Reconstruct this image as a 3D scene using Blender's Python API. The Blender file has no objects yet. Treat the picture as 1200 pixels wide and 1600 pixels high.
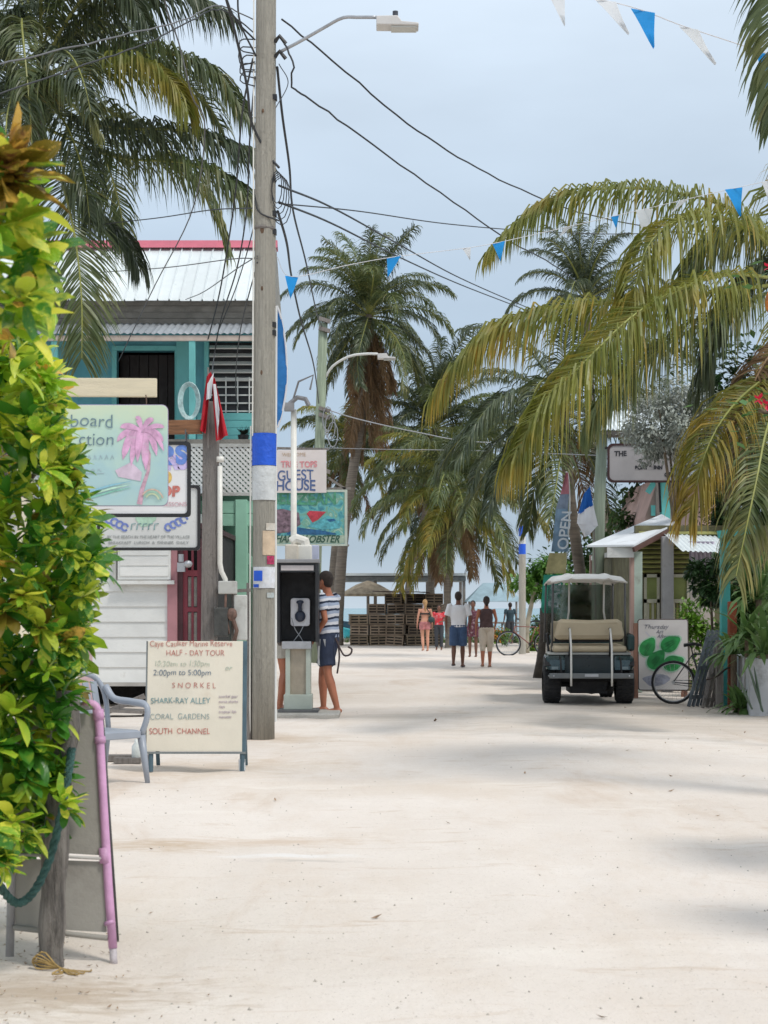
import bpy, math, random
from mathutils import Vector, Matrix, Euler, noise
V = Vector
rad = math.radians
random.seed(7)
S = bpy.context.scene
COL = S.collection

# ------------------------------------------------------------------ camera, sky, sun, exposure
CAMZ, HY, F = 1.3, 950.0, 2600.0
cam = bpy.data.cameras.new('camera')
cam.sensor_fit = 'VERTICAL'; cam.sensor_height = 36; cam.sensor_width = 27
cam.lens = F / 1600 * 36
cam.shift_y = (HY - 800) / 1600
cam.clip_start = 0.1; cam.clip_end = 12000
cam.dof.use_dof = True; cam.dof.focus_distance = 18; cam.dof.aperture_fstop = 9
camo = bpy.data.objects.new('camera', cam); COL.objects.link(camo)
camo.location = (0, 0, CAMZ); camo.rotation_euler = (rad(90), 0, 0)
S.camera = camo

SUN_AZ, SUN_EL = 128, 56          # azimuth clockwise from +Y (the view direction), elevation
w = bpy.data.worlds.new('World'); S.world = w; w.use_nodes = True
nt = w.node_tree; nt.nodes.clear(); N = nt.nodes.new; L = nt.links.new
sky = N('ShaderNodeTexSky'); sky.sky_type = 'NISHITA'; sky.sun_disc = False
sky.sun_elevation = rad(SUN_EL); sky.sun_rotation = rad(SUN_AZ)
tc = N('ShaderNodeTexCoord')
sep = N('ShaderNodeSeparateXYZ'); L(tc.outputs['Generated'], sep.inputs[0])
ramp = N('ShaderNodeValToRGB'); cr = ramp.color_ramp
for i, (p, c) in enumerate([(0.0, (.46, .54, .62)), (.035, (.36, .45, .54)), (.11, (.36, .455, .56)), (.2, (.45, .55, .66)), (.36, (.62, .715, .82)), (1, (.80, .84, .88))]):
    e = cr.elements[i] if i < 2 else cr.elements.new(p)
    e.position = p; e.color = (*c, 1)
L(sep.outputs['Z'], ramp.inputs[0])
mp = N('ShaderNodeMapping'); mp.inputs['Scale'].default_value = (1.6, 1.6, 5); L(tc.outputs['Generated'], mp.inputs[0])
nz = N('ShaderNodeTexNoise'); nz.inputs['Scale'].default_value = 2.3; nz.inputs['Detail'].default_value = 6; L(mp.outputs[0], nz.inputs[0])
mr = N('ShaderNodeMapRange'); mr.inputs[1].default_value = .3; mr.inputs[2].default_value = .7; mr.inputs[3].default_value = 8.6; mr.inputs[4].default_value = 10.2
L(nz.outputs[0], mr.inputs[0])
vm = N('ShaderNodeVectorMath'); vm.operation = 'SCALE'; L(ramp.outputs[0], vm.inputs[0]); L(mr.outputs[0], vm.inputs['Scale'])
mx = N('ShaderNodeMix'); mx.data_type = 'RGBA'; mx.inputs[0].default_value = .93
L(sky.outputs[0], mx.inputs[6]); L(vm.outputs[0], mx.inputs[7])
bg = N('ShaderNodeBackground'); bg.inputs['Strength'].default_value = 0.1
L(mx.outputs[2], bg.inputs['Color'])
wo = N('ShaderNodeOutputWorld'); L(bg.outputs[0], wo.inputs[0])

sl = bpy.data.lights.new('sun', 'SUN'); sl.energy = 1.5; sl.angle = rad(10); sl.color = (1, .96, .9)
so = bpy.data.objects.new('sun', sl); COL.objects.link(so)
az, el = rad(SUN_AZ), rad(SUN_EL)
so.rotation_euler = V((math.sin(az) * math.cos(el), math.cos(az) * math.cos(el), math.sin(el))).to_track_quat('Z', 'Y').to_euler()
so.location = (8, -8, 20)
S.view_settings.view_transform = 'Standard'; S.view_settings.look = 'None'
S.view_settings.gamma = 1; S.view_settings.use_curve_mapping = False
S.view_settings.exposure = 0.42

# ------------------------------------------------------------------ helpers
def P(px, py, D):
    return V(((px - 600) * D / F, D, CAMZ - (py - HY) * D / F))
def GX(px, D): return (px - 600) * D / F
def GZ(py, D): return CAMZ - (py - HY) * D / F

def tag(o, label=None, cat=None, group=None, kind=None):
    if label and len(label.split()) > 16: print('LONG', label)
    if label: o['label'] = label
    if cat: o['category'] = cat
    if group: o['group'] = group
    if kind: o['kind'] = kind
    return o
def root(name, loc, label, cat, group=None, rot=(0, 0, 0)):
    o = bpy.data.objects.new(name, None); COL.objects.link(o)
    o.location = loc; o.rotation_euler = rot; o.empty_display_size = .2
    return tag(o, label, cat, group)
def wloc(o):
    v = V((0, 0, 0))
    while o: v += o.location; o = o.parent
    return v
def copy_tree(o, parent=None):
    c = o.copy(); COL.objects.link(c); c.parent = parent
    for ch in o.children: copy_tree(ch, c)
    return c

def orth(d):
    d = d.normalized()
    a = V((0, 0, 1)) if abs(d.z) < .9 else V((1, 0, 0))
    u = d.cross(a).normalized()
    return u, d.cross(u).normalized()
def spline(pts, n):
    pts = [V(p) for p in pts]
    if len(pts) == 2: return [pts[0].lerp(pts[1], i / n) for i in range(n + 1)]
    q = [2 * pts[0] - pts[1]] + pts + [2 * pts[-1] - pts[-2]]
    out = []; m = len(pts) - 1
    for i in range(n + 1):
        t = i / n * m; k = min(int(t), m - 1); t -= k
        a, b, c, d = q[k:k + 4]
        out.append(.5 * ((2 * b) + (c - a) * t + (2 * a - 5 * b + 4 * c - d) * t * t + (3 * b - a - 3 * c + d) * t ** 3))
    return out

class MB:
    def __init__(s): s.v = []; s.f = []; s.m = []; s.a = []; s.cm = 0; s.ca = 0.
    def add(s, vs, fs):
        b = len(s.v); s.v += [V(x) for x in vs]; s.a += [s.ca] * len(vs)
        s.f += [tuple(b + i for i in f) for f in fs]; s.m += [s.cm] * len(fs); return s
    def mat(s, i): s.cm = i; return s
    def box(s, x0, x1, y0, y1, z0, z1):
        return s.add([(x0, y0, z0), (x1, y0, z0), (x1, y1, z0), (x0, y1, z0), (x0, y0, z1), (x1, y0, z1), (x1, y1, z1), (x0, y1, z1)],
                     [(3, 2, 1, 0), (4, 5, 6, 7), (0, 1, 5, 4), (1, 2, 6, 5), (2, 3, 7, 6), (3, 0, 4, 7)])
    def obox(s, c, size, rot=(0, 0, 0)):
        m = Euler(rot).to_matrix(); h = V(size) / 2; c = V(c)
        vs = [c + m @ V((x * h.x, y * h.y, z * h.z)) for z in (-1, 1) for x, y in ((-1, -1), (1, -1), (1, 1), (-1, 1))]
        return s.add(vs, [(3, 2, 1, 0), (4, 5, 6, 7), (0, 1, 5, 4), (1, 2, 6, 5), (2, 3, 7, 6), (3, 0, 4, 7)])
    def beam(s, a, b, w, h, up=(0, 0, 1)):
        a, b = V(a), V(b); d = (b - a).normalized(); u = V(up)
        if abs(d.dot(u)) > .98: u = V((0, 1, 0))
        r = d.cross(u).normalized(); u = r.cross(d).normalized()
        vs = [p + r * x * w / 2 + u * y * h / 2 for p in (a, b) for x, y in ((-1, -1), (1, -1), (1, 1), (-1, 1))]
        return s.add(vs, [(0, 1, 2, 3), (7, 6, 5, 4), (0, 4, 5, 1), (1, 5, 6, 2), (2, 6, 7, 3), (3, 7, 4, 0)])
    def tube(s, pts, r, n=8, caps=True, sy=1.):
        pts = [V(p) for p in pts]; k = len(pts)
        rs = list(r) if hasattr(r, '__len__') else [r] * k
        u = None; vs = []
        for i, p in enumerate(pts):
            d = (pts[min(i + 1, k - 1)] - pts[max(i - 1, 0)])
            if d.length < 1e-9: d = V((0, 0, 1))
            d.normalize()
            if u is None: u, w_ = orth(d)
            else:
                u = (u - d * u.dot(d))
                u = u.normalized() if u.length > 1e-6 else orth(d)[0]
            w_ = d.cross(u)
            for j in range(n):
                a = 2 * math.pi * j / n
                vs.append(p + (u * math.cos(a) + w_ * math.sin(a) * sy) * rs[i])
        fs = [(i * n + j, i * n + (j + 1) % n, (i + 1) * n + (j + 1) % n, (i + 1) * n + j) for i in range(k - 1) for j in range(n)]
        if caps: fs += [tuple(range(n - 1, -1, -1)), tuple((k - 1) * n + j for j in range(n))]
        return s.add(vs, fs)
    def cyl(s, a, b, r0, r1=None, n=12): return s.tube([a, b], [r0, r0 if r1 is None else r1], n)
    def loft(s, rings, n=14, ex=2.0):            # rings: (x, y, z, rx, ry) stacked in z
        vs = []
        for (x, y, z, rx, ry) in rings:
            for j in range(n):
                a = 2 * math.pi * j / n; c, q = math.cos(a), math.sin(a)
                vs.append((x + rx * math.copysign(abs(c) ** (2 / ex), c), y + ry * math.copysign(abs(q) ** (2 / ex), q), z))
        k = len(rings)
        fs = [(i * n + j, i * n + (j + 1) % n, (i + 1) * n + (j + 1) % n, (i + 1) * n + j) for i in range(k - 1) for j in range(n)]
        fs += [tuple(range(n - 1, -1, -1)), tuple((k - 1) * n + j for j in range(n))]
        return s.add(vs, fs)
    def ell(s, c, r, n=12, m=8, rot=(0, 0, 0)):
        c = V(c); M_ = Euler(rot).to_matrix(); vs = [c + M_ @ V((0, 0, -r[2]))]
        for i in range(1, m):
            t = math.pi * i / m
            for j in range(n):
                a = 2 * math.pi * j / n
                vs.append(c + M_ @ V((r[0] * math.sin(t) * math.cos(a), r[1] * math.sin(t) * math.sin(a), -r[2] * math.cos(t))))
        vs.append(c + M_ @ V((0, 0, r[2]))); fs = []
        for j in range(n): fs.append((0, 1 + (j + 1) % n, 1 + j))
        for i in range(m - 2):
            for j in range(n): a = 1 + i * n + j; b = 1 + i * n + (j + 1) % n; fs.append((a, b, b + n, a + n))
        e = len(vs) - 1; o = 1 + (m - 2) * n
        for j in range(n): fs.append((e, o + j, o + (j + 1) % n))
        return s.add(vs, fs)
    def prism(s, pts, d):                         # flat polygon pushed along d
        k = len(pts); d = V(d); vs = [V(p) for p in pts] + [V(p) + d for p in pts]
        fs = [tuple(range(k)), tuple(range(2 * k - 1, k - 1, -1))] + [(i, i + k, (i + 1) % k + k, (i + 1) % k) for i in range(k)]
        return s.add(vs, fs)
    def sheet(s, P00, P10, P01, nx, ny, fn, th=.004):   # thin displaced sheet, fn(u,v)->Vector offset
        P00, P10, P01 = V(P00), V(P10), V(P01); nn = (P10 - P00).cross(P01 - P00).normalized() * th
        for side in (0, 1):
            vs = [P00 + (P10 - P00) * (i / nx) + (P01 - P00) * (j / ny) + V(fn(i / nx, j / ny)) + nn * side for j in range(ny + 1) for i in range(nx + 1)]
            fs = [(j * (nx + 1) + i, j * (nx + 1) + i + 1, (j + 1) * (nx + 1) + i + 1, (j + 1) * (nx + 1) + i) for j in range(ny) for i in range(nx)]
            s.add(vs, fs)
        return s
    def mesh(s, name, mats, off=V((0, 0, 0)), smooth=False):
        me = bpy.data.meshes.new(name)
        me.from_pydata([v - off for v in s.v], [], s.f)
        for m in (mats if isinstance(mats, (list, tuple)) else [mats]): me.materials.append(m)
        if any(s.m): me.polygons.foreach_set('material_index', s.m)
        if smooth: me.polygons.foreach_set('use_smooth', [True] * len(s.f))
        if any(s.a):
            at = me.attributes.new('age', 'FLOAT', 'POINT'); at.data.foreach_set('value', s.a)
        me.update(); return me
    def build(s, name, mats, parent=None, local=False, smooth=False, bevel=0, base=None):
        off = V((0, 0, 0))
        if parent is not None and not local: off = wloc(parent)
        if parent is None and base is not None: off = V(base)
        o = bpy.data.objects.new(name, s.mesh(name, mats, off, smooth)); COL.objects.link(o)
        if parent is not None: o.parent = parent
        elif base is not None: o.location = base
        if bevel:
            b = o.modifiers.new('bevel', 'BEVEL'); b.width = bevel; b.segments = 2; b.limit_method = 'ANGLE'; b.angle_limit = rad(50)
        return o

MATS = {}
def M(name, col, rough=.65, var=.12, scale=5, bump=.08, bscale=60, metal=0, col2=None, trans=0, spec=.5, dirt=0, dirtcol=(.16, .13, .1), dscale=3, stretch=None, jit=.06, age=None, coat=0):
    if name in MATS: return MATS[name]
    m = bpy.data.materials.new(name); m.use_nodes = True; nt = m.node_tree; nt.nodes.clear()
    N = nt.nodes.new; L = nt.links.new
    tc = N('ShaderNodeTexCoord'); oi = N('ShaderNodeObjectInfo')
    ad = N('ShaderNodeVectorMath'); ad.operation = 'ADD'
    sc = N('ShaderNodeMath'); sc.operation = 'MULTIPLY'; sc.inputs[1].default_value = 31.7
    L(oi.outputs['Random'], sc.inputs[0]); L(tc.outputs['Object'], ad.inputs[0]); L(sc.outputs[0], ad.inputs[1])
    vec = ad.outputs[0]
    if stretch:
        mp = N('ShaderNodeMapping'); mp.inputs['Scale'].default_value = stretch; L(vec, mp.inputs[0]); vec = mp.outputs[0]
    def nz(scale, det=4, rough_=.6):
        n = N('ShaderNodeTexNoise'); n.inputs['Scale'].default_value = scale; n.inputs['Detail'].default_value = det; n.inputs['Roughness'].default_value = rough_
        L(vec, n.inputs[0]); return n.outputs[0]
    def rng(src, a, b, c, d):
        r = N('ShaderNodeMapRange'); r.inputs[1].default_value = a; r.inputs[2].default_value = b; r.inputs[3].default_value = c; r.inputs[4].default_value = d
        L(src, r.inputs[0]); return r.outputs[0]
    def mix(f, a, b):
        x = N('ShaderNodeMix'); x.data_type = 'RGBA'
        if hasattr(f, 'is_linked'): L(f, x.inputs[0])
        else: x.inputs[0].default_value = f
        for s_, q in ((a, x.inputs[6]), (b, x.inputs[7])):
            if hasattr(s_, 'is_linked'): L(s_, q)
            else: q.default_value = (*s_[:3], 1)
        return x.outputs[2]
    n1 = nz(scale)
    c2 = col2 or tuple(min(1, c * (1 + var)) for c in col)
    c1 = col if col2 else tuple(c * (1 - var) for c in col)
    out = mix(rng(n1, .35, .65, 0, 1), c1, c2)
    if age:
        an = N('ShaderNodeAttribute'); an.attribute_name = 'age'
        aj = N('ShaderNodeMath'); aj.operation = 'MULTIPLY_ADD'; L(rng(nz(2.2, 2), .3, .7, -.35, .35), aj.inputs[2]); L(an.outputs['Fac'], aj.inputs[0]); aj.inputs[1].default_value = 1
        aj.use_clamp = True
        out = mix(aj.outputs[0], out, age)
    if dirt:
        out = mix(rng(nz(dscale, 8, .7), .62 - dirt * .3, .78 - dirt * .2, 0, min(1, .4 + dirt)), out, dirtcol)
    hv = N('ShaderNodeHueSaturation'); L(out, hv.inputs['Color']); L(rng(oi.outputs['Random'], 0, 1, 1 - jit, 1 + jit), hv.inputs['Value'])
    out = hv.outputs[0]
    b = N('ShaderNodeBsdfPrincipled'); L(out, b.inputs['Base Color'])
    L(rng(nz(scale * 3), .3, .7, max(.02, rough - .1), min(1, rough + .1)), b.inputs['Roughness'])
    b.inputs['Metallic'].default_value = metal; b.inputs['Specular IOR Level'].default_value = spec
    if coat: b.inputs['Coat Weight'].default_value = coat
    if bump:
        bp = N('ShaderNodeBump'); bp.inputs['Strength'].default_value = min(1, bump * 4); bp.inputs['Distance'].default_value = .01 * (1 + bump * 3)
        L(nz(bscale, 5), bp.inputs['Height']); L(bp.outputs[0], b.inputs['Normal'])
    mo = N('ShaderNodeOutputMaterial')
    if trans:
        t = N('ShaderNodeBsdfTranslucent'); L(out, t.inputs['Color'])
        ms = N('ShaderNodeMixShader'); ms.inputs[0].default_value = trans; L(b.outputs[0], ms.inputs[1]); L(t.outputs[0], ms.inputs[2]); L(ms.outputs[0], mo.inputs[0])
    else: L(b.outputs[0], mo.inputs[0])
    MATS[name] = m; return m

def each(nm, m, par, mbs, **k):
    for q in mbs: q.build(nm, m, par, **k)
TEXTS = []
def text(parent, s, x, z, size, mat, y=-.004, align='LEFT', shear=0, offset=0, sx=1, name='lettering', rz=0, th=.001, rot=None):
    c = bpy.data.curves.new('lettering', 'FONT'); c.body = s; c.size = size; c.align_x = align; c.shear = shear; c.offset = offset; c.extrude = th
    o = bpy.data.objects.new(name, c); COL.objects.link(o); o.parent = parent
    o.location = (x, y, z); o.rotation_euler = rot or (rad(90), 0, 0); o.scale = (sx, 1, 1)
    if rz: o.rotation_euler = Euler((rad(90), 0, 0)).to_matrix().to_4x4().to_euler() if False else (rad(90), -rz, 0)
    c.materials.append(mat); TEXTS.append(o); return o
REMESH = []
def remesh(o, vox, smooth=4):
    r = o.modifiers.new('r', 'REMESH'); r.mode = 'VOXEL'; r.voxel_size = vox; r.use_smooth_shade = True
    k = o.modifiers.new('s', 'SMOOTH'); k.factor = .5; k.iterations = smooth
    REMESH.append(o); return o
def finalize():
    bpy.context.view_layer.update(); dg = bpy.context.evaluated_depsgraph_get()
    done = []
    for o in TEXTS + REMESH: done.append((o, bpy.data.meshes.new_from_object(o.evaluated_get(dg), depsgraph=dg)))
    for o, me in done:
        if o.type == 'FONT':
            n = bpy.data.objects.new('tmp', me); nm = o.name; n.parent = o.parent; n.location = o.location; n.rotation_euler = o.rotation_euler; n.scale = o.scale
            sz = o.data.size
            for v in me.vertices:
                q = noise.noise_vector(V((v.co.x, v.co.y, sum(map(ord, o.data.body)) * .37)) / sz * .9) * sz * .085; v.co.x += q.x; v.co.y += q.y * 1.2
            COL.objects.link(n); bpy.data.objects.remove(o); n.name = nm
        else:
            o.modifiers.clear(); o.data = me

# ------------------------------------------------------------------ materials
white = M('white_paint', (.74, .74, .71), .5, .05, 3, .05, dirt=.12, dirtcol=(.45, .42, .36))
cream = M('cream_paint', (.76, .68, .52), .6, .05, 4, .06, dirt=.08, dirtcol=(.5, .42, .3))
wood_grey = M('grey_weathered_wood', (.34, .305, .28), .85, .25, 3, .5, 30, stretch=(14, 14, 1), dirt=.3, dirtcol=(.12, .11, .1))
wood_post = M('dark_weathered_post', (.30, .27, .24), .85, .35, 4, .6, 30, stretch=(12, 12, 1.2), dirt=.35, dirtcol=(.05, .045, .04))
wood_pole = M('utility_pole_wood', (.47, .44, .375), .85, .16, 3, .4, 25, stretch=(20, 20, .6), dirt=.22, dirtcol=(.30, .28, .22))
wood_brown = M('brown_wood', (.24, .11, .05), .7, .3, 4, .2, 30, stretch=(1, 10, 10))
wood_red = M('reddish_wood', (.33, .17, .12), .7, .2, 4, .2, 30, stretch=(8, 8, 1))
black = M('black_paint', (.018, .018, .02), .45, .2)
dark = M('void_shade_black', (.012, .011, .011), .8, .2)
steel = M('galvanised_steel', (.42, .43, .45), .4, .1, 8, .05, metal=.6)
pvc = M('white_pvc', (.72, .70, .64), .4, .06, 5, .03, dirt=.15, dirtcol=(.45, .42, .36))
pink_pvc = M('pink_painted_pipe', (.58, .31, .50), .45, .12, 9, .06, dirt=.15, dirtcol=(.62, .48, .58))
concrete = M('pale_concrete', (.50, .47, .42), .9, .12, 3, .3, 50, dirt=.2, dirtcol=(.3, .27, .23))
teal = M('teal_wall_paint', (.12, .40, .47), .6, .12, 2, .08, 40, dirt=.15, dirtcol=(.05, .2, .22))
teal_l = M('light_teal_paint', (.17, .52, .52), .6, .08, 2, .06, 40, dirt=.1, dirtcol=(.1, .33, .33))
mint = M('mint_green_paint', (.30, .56, .42), .6, .08, 2, .06, 40, dirt=.12, dirtcol=(.18, .36, .27))
mint_d = M('deep_mint_paint', (.13, .29, .20), .7, .15, 2, .1, 40)
maroon = M('maroon_paint', (.16, .022, .035), .5, .2, 3, .05)
rose = M('rose_trim_paint', (.42, .20, .22), .6, .1, 3, .05, dirt=.15, dirtcol=(.3, .15, .14))
roof_w = M('pale_metal_roof', (.74, .79, .80), .45, .06, 1.5, .03, metal=.1, dirt=.15, dirtcol=(.48, .52, .52))
roof_g = M('grey_corrugated_tin', (.42, .45, .48), .45, .12, 3, .04, metal=.35, dirt=.12, dirtcol=(.3, .27, .25))
red_t = M('red_ridge_cap', (.52, .12, .17), .5, .12, 2, .03)
brown_grey = M('grey_brown_boards', (.24, .225, .20), .8, .2, 3, .2, 30)
rubber = M('tyre_rubber', (.022, .022, .024), .8, .25, 6, .2, dirt=.3, dirtcol=(.12, .11, .1))
red_flag = M('red_cloth', (.55, .02, .035), .8, .15, 6, .05, trans=.25)
white_cloth = M('white_cloth', (.78, .78, .80), .85, .05, 6, .05, trans=.3)
blue_cloth = M('blue_cloth', (.015, .14, .50), .8, .1, 6, .05, trans=.3)
blue_pl = M('sky_blue_plastic', (.02, .38, .80), .5, .08, 6, .03, trans=.35)
white_pl = M('white_plastic', (.78, .80, .82), .5, .04, 6, .03, trans=.35)
cable_m = M('black_cable', (.03, .032, .036), .6, .1)
cable_g = M('grey_cable', (.30, .31, .33), .6, .1)
ink_r = M('red_lettering', (.52, .17, .14), .7, .2, 30, 0)
ink_d = M('dark_blue_lettering', (.17, .21, .26), .7, .25, 30, 0)
ink_g = M('faded_green_lettering', (.50, .56, .46), .7, .2, 30, 0)
ink_t = M('teal_lettering', (.20, .32, .33), .7, .25, 30, 0)
ink_k = M('black_lettering', (.04, .04, .05), .7, .2, 30, 0)
ink_b = M('blue_lettering', (.05, .10, .42), .7, .2, 20, 0)
# ------------------------------------------------------------------ ground, sea
def sand_mat():
    m = bpy.data.materials.new('packed_coral_sand'); m.use_nodes = True; nt = m.node_tree; nt.nodes.clear(); N = nt.nodes.new; L = nt.links.new
    g = N('ShaderNodeNewGeometry'); pos = g.outputs['Position']
    def nz(scale, det=6, r=.6, st=(1, 1, 1), dist=0):
        mp = N('ShaderNodeMapping'); mp.inputs['Scale'].default_value = st; L(pos, mp.inputs[0])
        n = N('ShaderNodeTexNoise'); n.inputs['Scale'].default_value = scale; n.inputs['Detail'].default_value = det; n.inputs['Roughness'].default_value = r; n.inputs['Distortion'].default_value = dist
        L(mp.outputs[0], n.inputs[0]); return n.outputs[0]
    def rng(s, a, b, c, d):
        r = N('ShaderNodeMapRange'); r.inputs[1].default_value = a; r.inputs[2].default_value = b; r.inputs[3].default_value = c; r.inputs[4].default_value = d; L(s, r.inputs[0]); return r.outputs[0]
    def mix(f, a, b):
        x = N('ShaderNodeMix'); x.data_type = 'RGBA'; L(f, x.inputs[0])
        for s_, q in ((a, x.inputs[6]), (b, x.inputs[7])):
            if hasattr(s_, 'is_linked'): L(s_, q)
            else: q.default_value = (*s_, 1)
        return x.outputs[2]
    c = mix(rng(nz(.35, 5), .35, .65, 0, 1), (.67, .595, .525), (.745, .675, .61))
    c = mix(rng(nz(1.4, 8, .7, (1, .35, 1)), .48, .72, 0, .38), c, (.58, .46, .35))            # worn tracks
    c = mix(rng(nz(.55, 8, .68, (1.6, .5, 1), .6), .56, .70, 0, .5), c, (.52, .39, .285))          # damp / dirty patches
    c = mix(rng(nz(.8, 7, .6, (.5, 1.6, 1), .5), .58, .72, 0, .6), c, (.80, .74, .67))           # drifts of clean sand
    c = mix(rng(nz(2.6, 9, .72, (.45, 1.8, 1), 1.2), .57, .68, 0, .45), c, (.50, .375, .27))       # thin brown soil streaks
    c = mix(rng(nz(26, 4, .75), .60, .72, 0, .45), c, (.34, .28, .22))
    c = mix(rng(nz(90, 2, .8), .64, .72, 0, .6), c, (.26, .21, .17))                             # grit
    c = mix(rng(nz(120, 2, .8), .66, .74, 0, .7), c, (.84, .82, .78))
    # individual patches: soil by the post, round the boards and pole, a scuffed streak, a whitish line and wide darker areas
    for (x, y, rx, ry, col, k, ns) in ((-1.15, 5.6, .75, .45, (.44, .34, .25), .75, 9), (-1.25, 9.1, .55, .35, (.50, .375, .26), .8, 7), (-.62, 9.3, .75, .28, (.54, .40, .28), .55, 8), (-.5, 8.75, .55, .13, (.80, .80, .80), .5, 9), (-.42, 8.55, .4, .09, (.50, .45, .40), .7, 11),
                                       (-1.4, 13.6, 1.5, 1.3, (.56, .44, .32), .55, 5), (-1.0, 16.6, .8, .8, (.54, .42, .31), .6, 5), (.4, 12, 2.2, 1.0, (.60, .50, .40), .3, 3), (2.6, 19, 3.2, 3.5, (.50, .43, .36), .55, 1.2), (3.6, 22, 2.0, 3, (.44, .37, .30), .5, 1.6), (-.2, 19.8, 1.6, .9, (.60, .51, .42), .5, 3)):
        sb = N('ShaderNodeVectorMath'); sb.operation = 'SUBTRACT'; L(pos, sb.inputs[0]); sb.inputs[1].default_value = (x, y, 0)
        ml = N('ShaderNodeVectorMath'); ml.operation = 'MULTIPLY'; L(sb.outputs[0], ml.inputs[0]); ml.inputs[1].default_value = (1 / rx, 1 / ry, 0)
        ln = N('ShaderNodeVectorMath'); ln.operation = 'LENGTH'; L(ml.outputs[0], ln.inputs[0])
        ad = N('ShaderNodeMath'); ad.operation = 'MULTIPLY_ADD'; L(nz(ns, 7, .7, (.6, 1.6, 1), .8), ad.inputs[0]); ad.inputs[1].default_value = 2.4; 
        ng = N('ShaderNodeMath'); ng.operation = 'MULTIPLY'; L(ln.outputs['Value'], ng.inputs[0]); ng.inputs[1].default_value = -1; L(ng.outputs[0], ad.inputs[2])
        c = mix(rng(ad.outputs[0], .35, 1.1, 0, k), c, col)
    b = N('ShaderNodeBsdfPrincipled'); L(c, b.inputs['Base Color']); b.inputs['Roughness'].default_value = .95; b.inputs['Specular IOR Level'].default_value = .15
    b1 = N('ShaderNodeBump'); b1.inputs['Strength'].default_value = .5; b1.inputs['Distance'].default_value = .03; L(nz(7, 8, .7), b1.inputs['Height'])
    b2 = N('ShaderNodeBump'); b2.inputs['Strength'].default_value = .5; b2.inputs['Distance'].default_value = .006; L(nz(70, 4, .7), b2.inputs['Height']); L(b1.outputs[0], b2.inputs['Normal'])
    L(b2.outputs[0], b.inputs['Normal'])
    o = N('ShaderNodeOutputMaterial'); L(b.outputs[0], o.inputs[0]); return m
sand = sand_mat()
xs = []; x = 0.
while x < 7: xs.append(x); x += .07
while x < 3500: xs.append(x); x *= 1.28
xs = sorted([-q for q in xs[1:]] + xs)
ys = [-2500, -800, -200, -50, -10, 0, 2, 3]; y = 3.2
while y < 86: ys.append(y); y += .02 + y * .011
def gz(x, y):
    f = 1 if y < 66 else 0
    n = noise.noise(V((x * .9, y * .5, 0))) * .016 + noise.noise(V((x * .35, y * .2, 5))) * .03 + noise.noise(V((x * 4, y * 2.5, 9))) * .006
    for tx, tw in ((-.75, .16), (.85, .16), (1.9, .14), (-1.5, .15)):       # shallow wheel tracks
        q = x - tx - .25 * noise.noise(V((y * .12, tx, 2)))
        n -= .010 * math.exp(-(q / tw) ** 2)
    if abs(x) > 7 or y < 3: n = 0
    n *= min(1, 30 / max(y, 1)) ** .5 * max(0, min(1, (7 - abs(x)) / 2))
    if y > 70: n = -.9 * min(1, (y - 70) / 14)
    return n
g = MB(); nx = len(xs)
g.add([(x, y, gz(x, y)) for y in ys for x in xs], [(j * nx + i, j * nx + i + 1, (j + 1) * nx + i + 1, (j + 1) * nx + i) for j in range(len(ys) - 1) for i in range(nx - 1)])
tag(g.build('ground', sand, smooth=True), kind='structure')

sea_m = M('shallow_sea_water', (.10, .34, .38), .12, .12, .02, .5, 1.2, spec=.5, stretch=(1, 3, 1), jit=0)
s = MB(); s.add([(-6000, 71, -.4), (6000, 71, -.4), (6000, 9000, -.4), (-6000, 9000, -.4)], [(0, 1, 2, 3)])
tag(s.build('sea', sea_m), kind='structure')

# grit, shells, leaf litter
peb_m = M('coral_pebbles', (.50, .45, .39), .9, .4, 30, .1, jit=.2)
pb = MB(); rr = random.Random(3)
for i in range(1100):
    y = 4.3 + 20 * rr.random() ** 2.2; x = rr.uniform(-1, 1) * (.4 + y * .27)
    r = rr.uniform(.003, .009) * (1.5 if rr.random() < .06 else 1); z = gz(x, y)
    a = rr.random() * 6.28; c, q = math.cos(a) * r, math.sin(a) * r
    pb.add([(x + c, y + q, z - .002), (x - q, y + c, z - .002), (x - c, y - q, z - .002), (x + q, y - c, z - .002), (x + c * .3, y, z + r * .8)], [(0, 1, 4), (1, 2, 4), (2, 3, 4), (3, 0, 4)])
tag(pb.build('pebbles', peb_m), kind='stuff')
lit_m = M('dry_leaf_litter', (.32, .22, .14), .9, .4, 20, .1, jit=.2)
lt = MB()
def litter(x, y, r):
    a = rr.random() * 6.28; u = V((math.cos(a), math.sin(a), .1)) * r; v_ = V((-math.sin(a), math.cos(a), .3)) * r * .3
    c = V((x, y, gz(x, y) + .006 + r * .1)); lt.add([c - u, c - v_, c + u + V((0, 0, r * .3)), c + v_, c + V((0, 0, -r * .2))], [(0, 1, 4), (1, 2, 4), (2, 3, 4), (3, 0, 4)])
for i in range(260):
    D = rr.uniform(5.2, 7.5); px = rr.gauss(40, 110)
    if px < 330: litter(GX(px, D), D, rr.uniform(.004, .014))
for i in range(34):
    D = rr.uniform(9, 22); px = rr.uniform(150, 330) if rr.random() < .5 else rr.uniform(960, 1250); litter(GX(px, D), D, rr.uniform(.008, .03))
for px, py, r in ((588, 1437, .028), (680, 1128, .07), (940, 1594, .02), (236, 1330, .02), (700, 1290, .02), (430, 1250, .03), (820, 1210, .03), (500, 1390, .012)):
    D = CAMZ * F / (py - HY); litter(GX(px, D), D, r)
tag(lt.build('leaf_litter', lit_m), kind='stuff')

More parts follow.
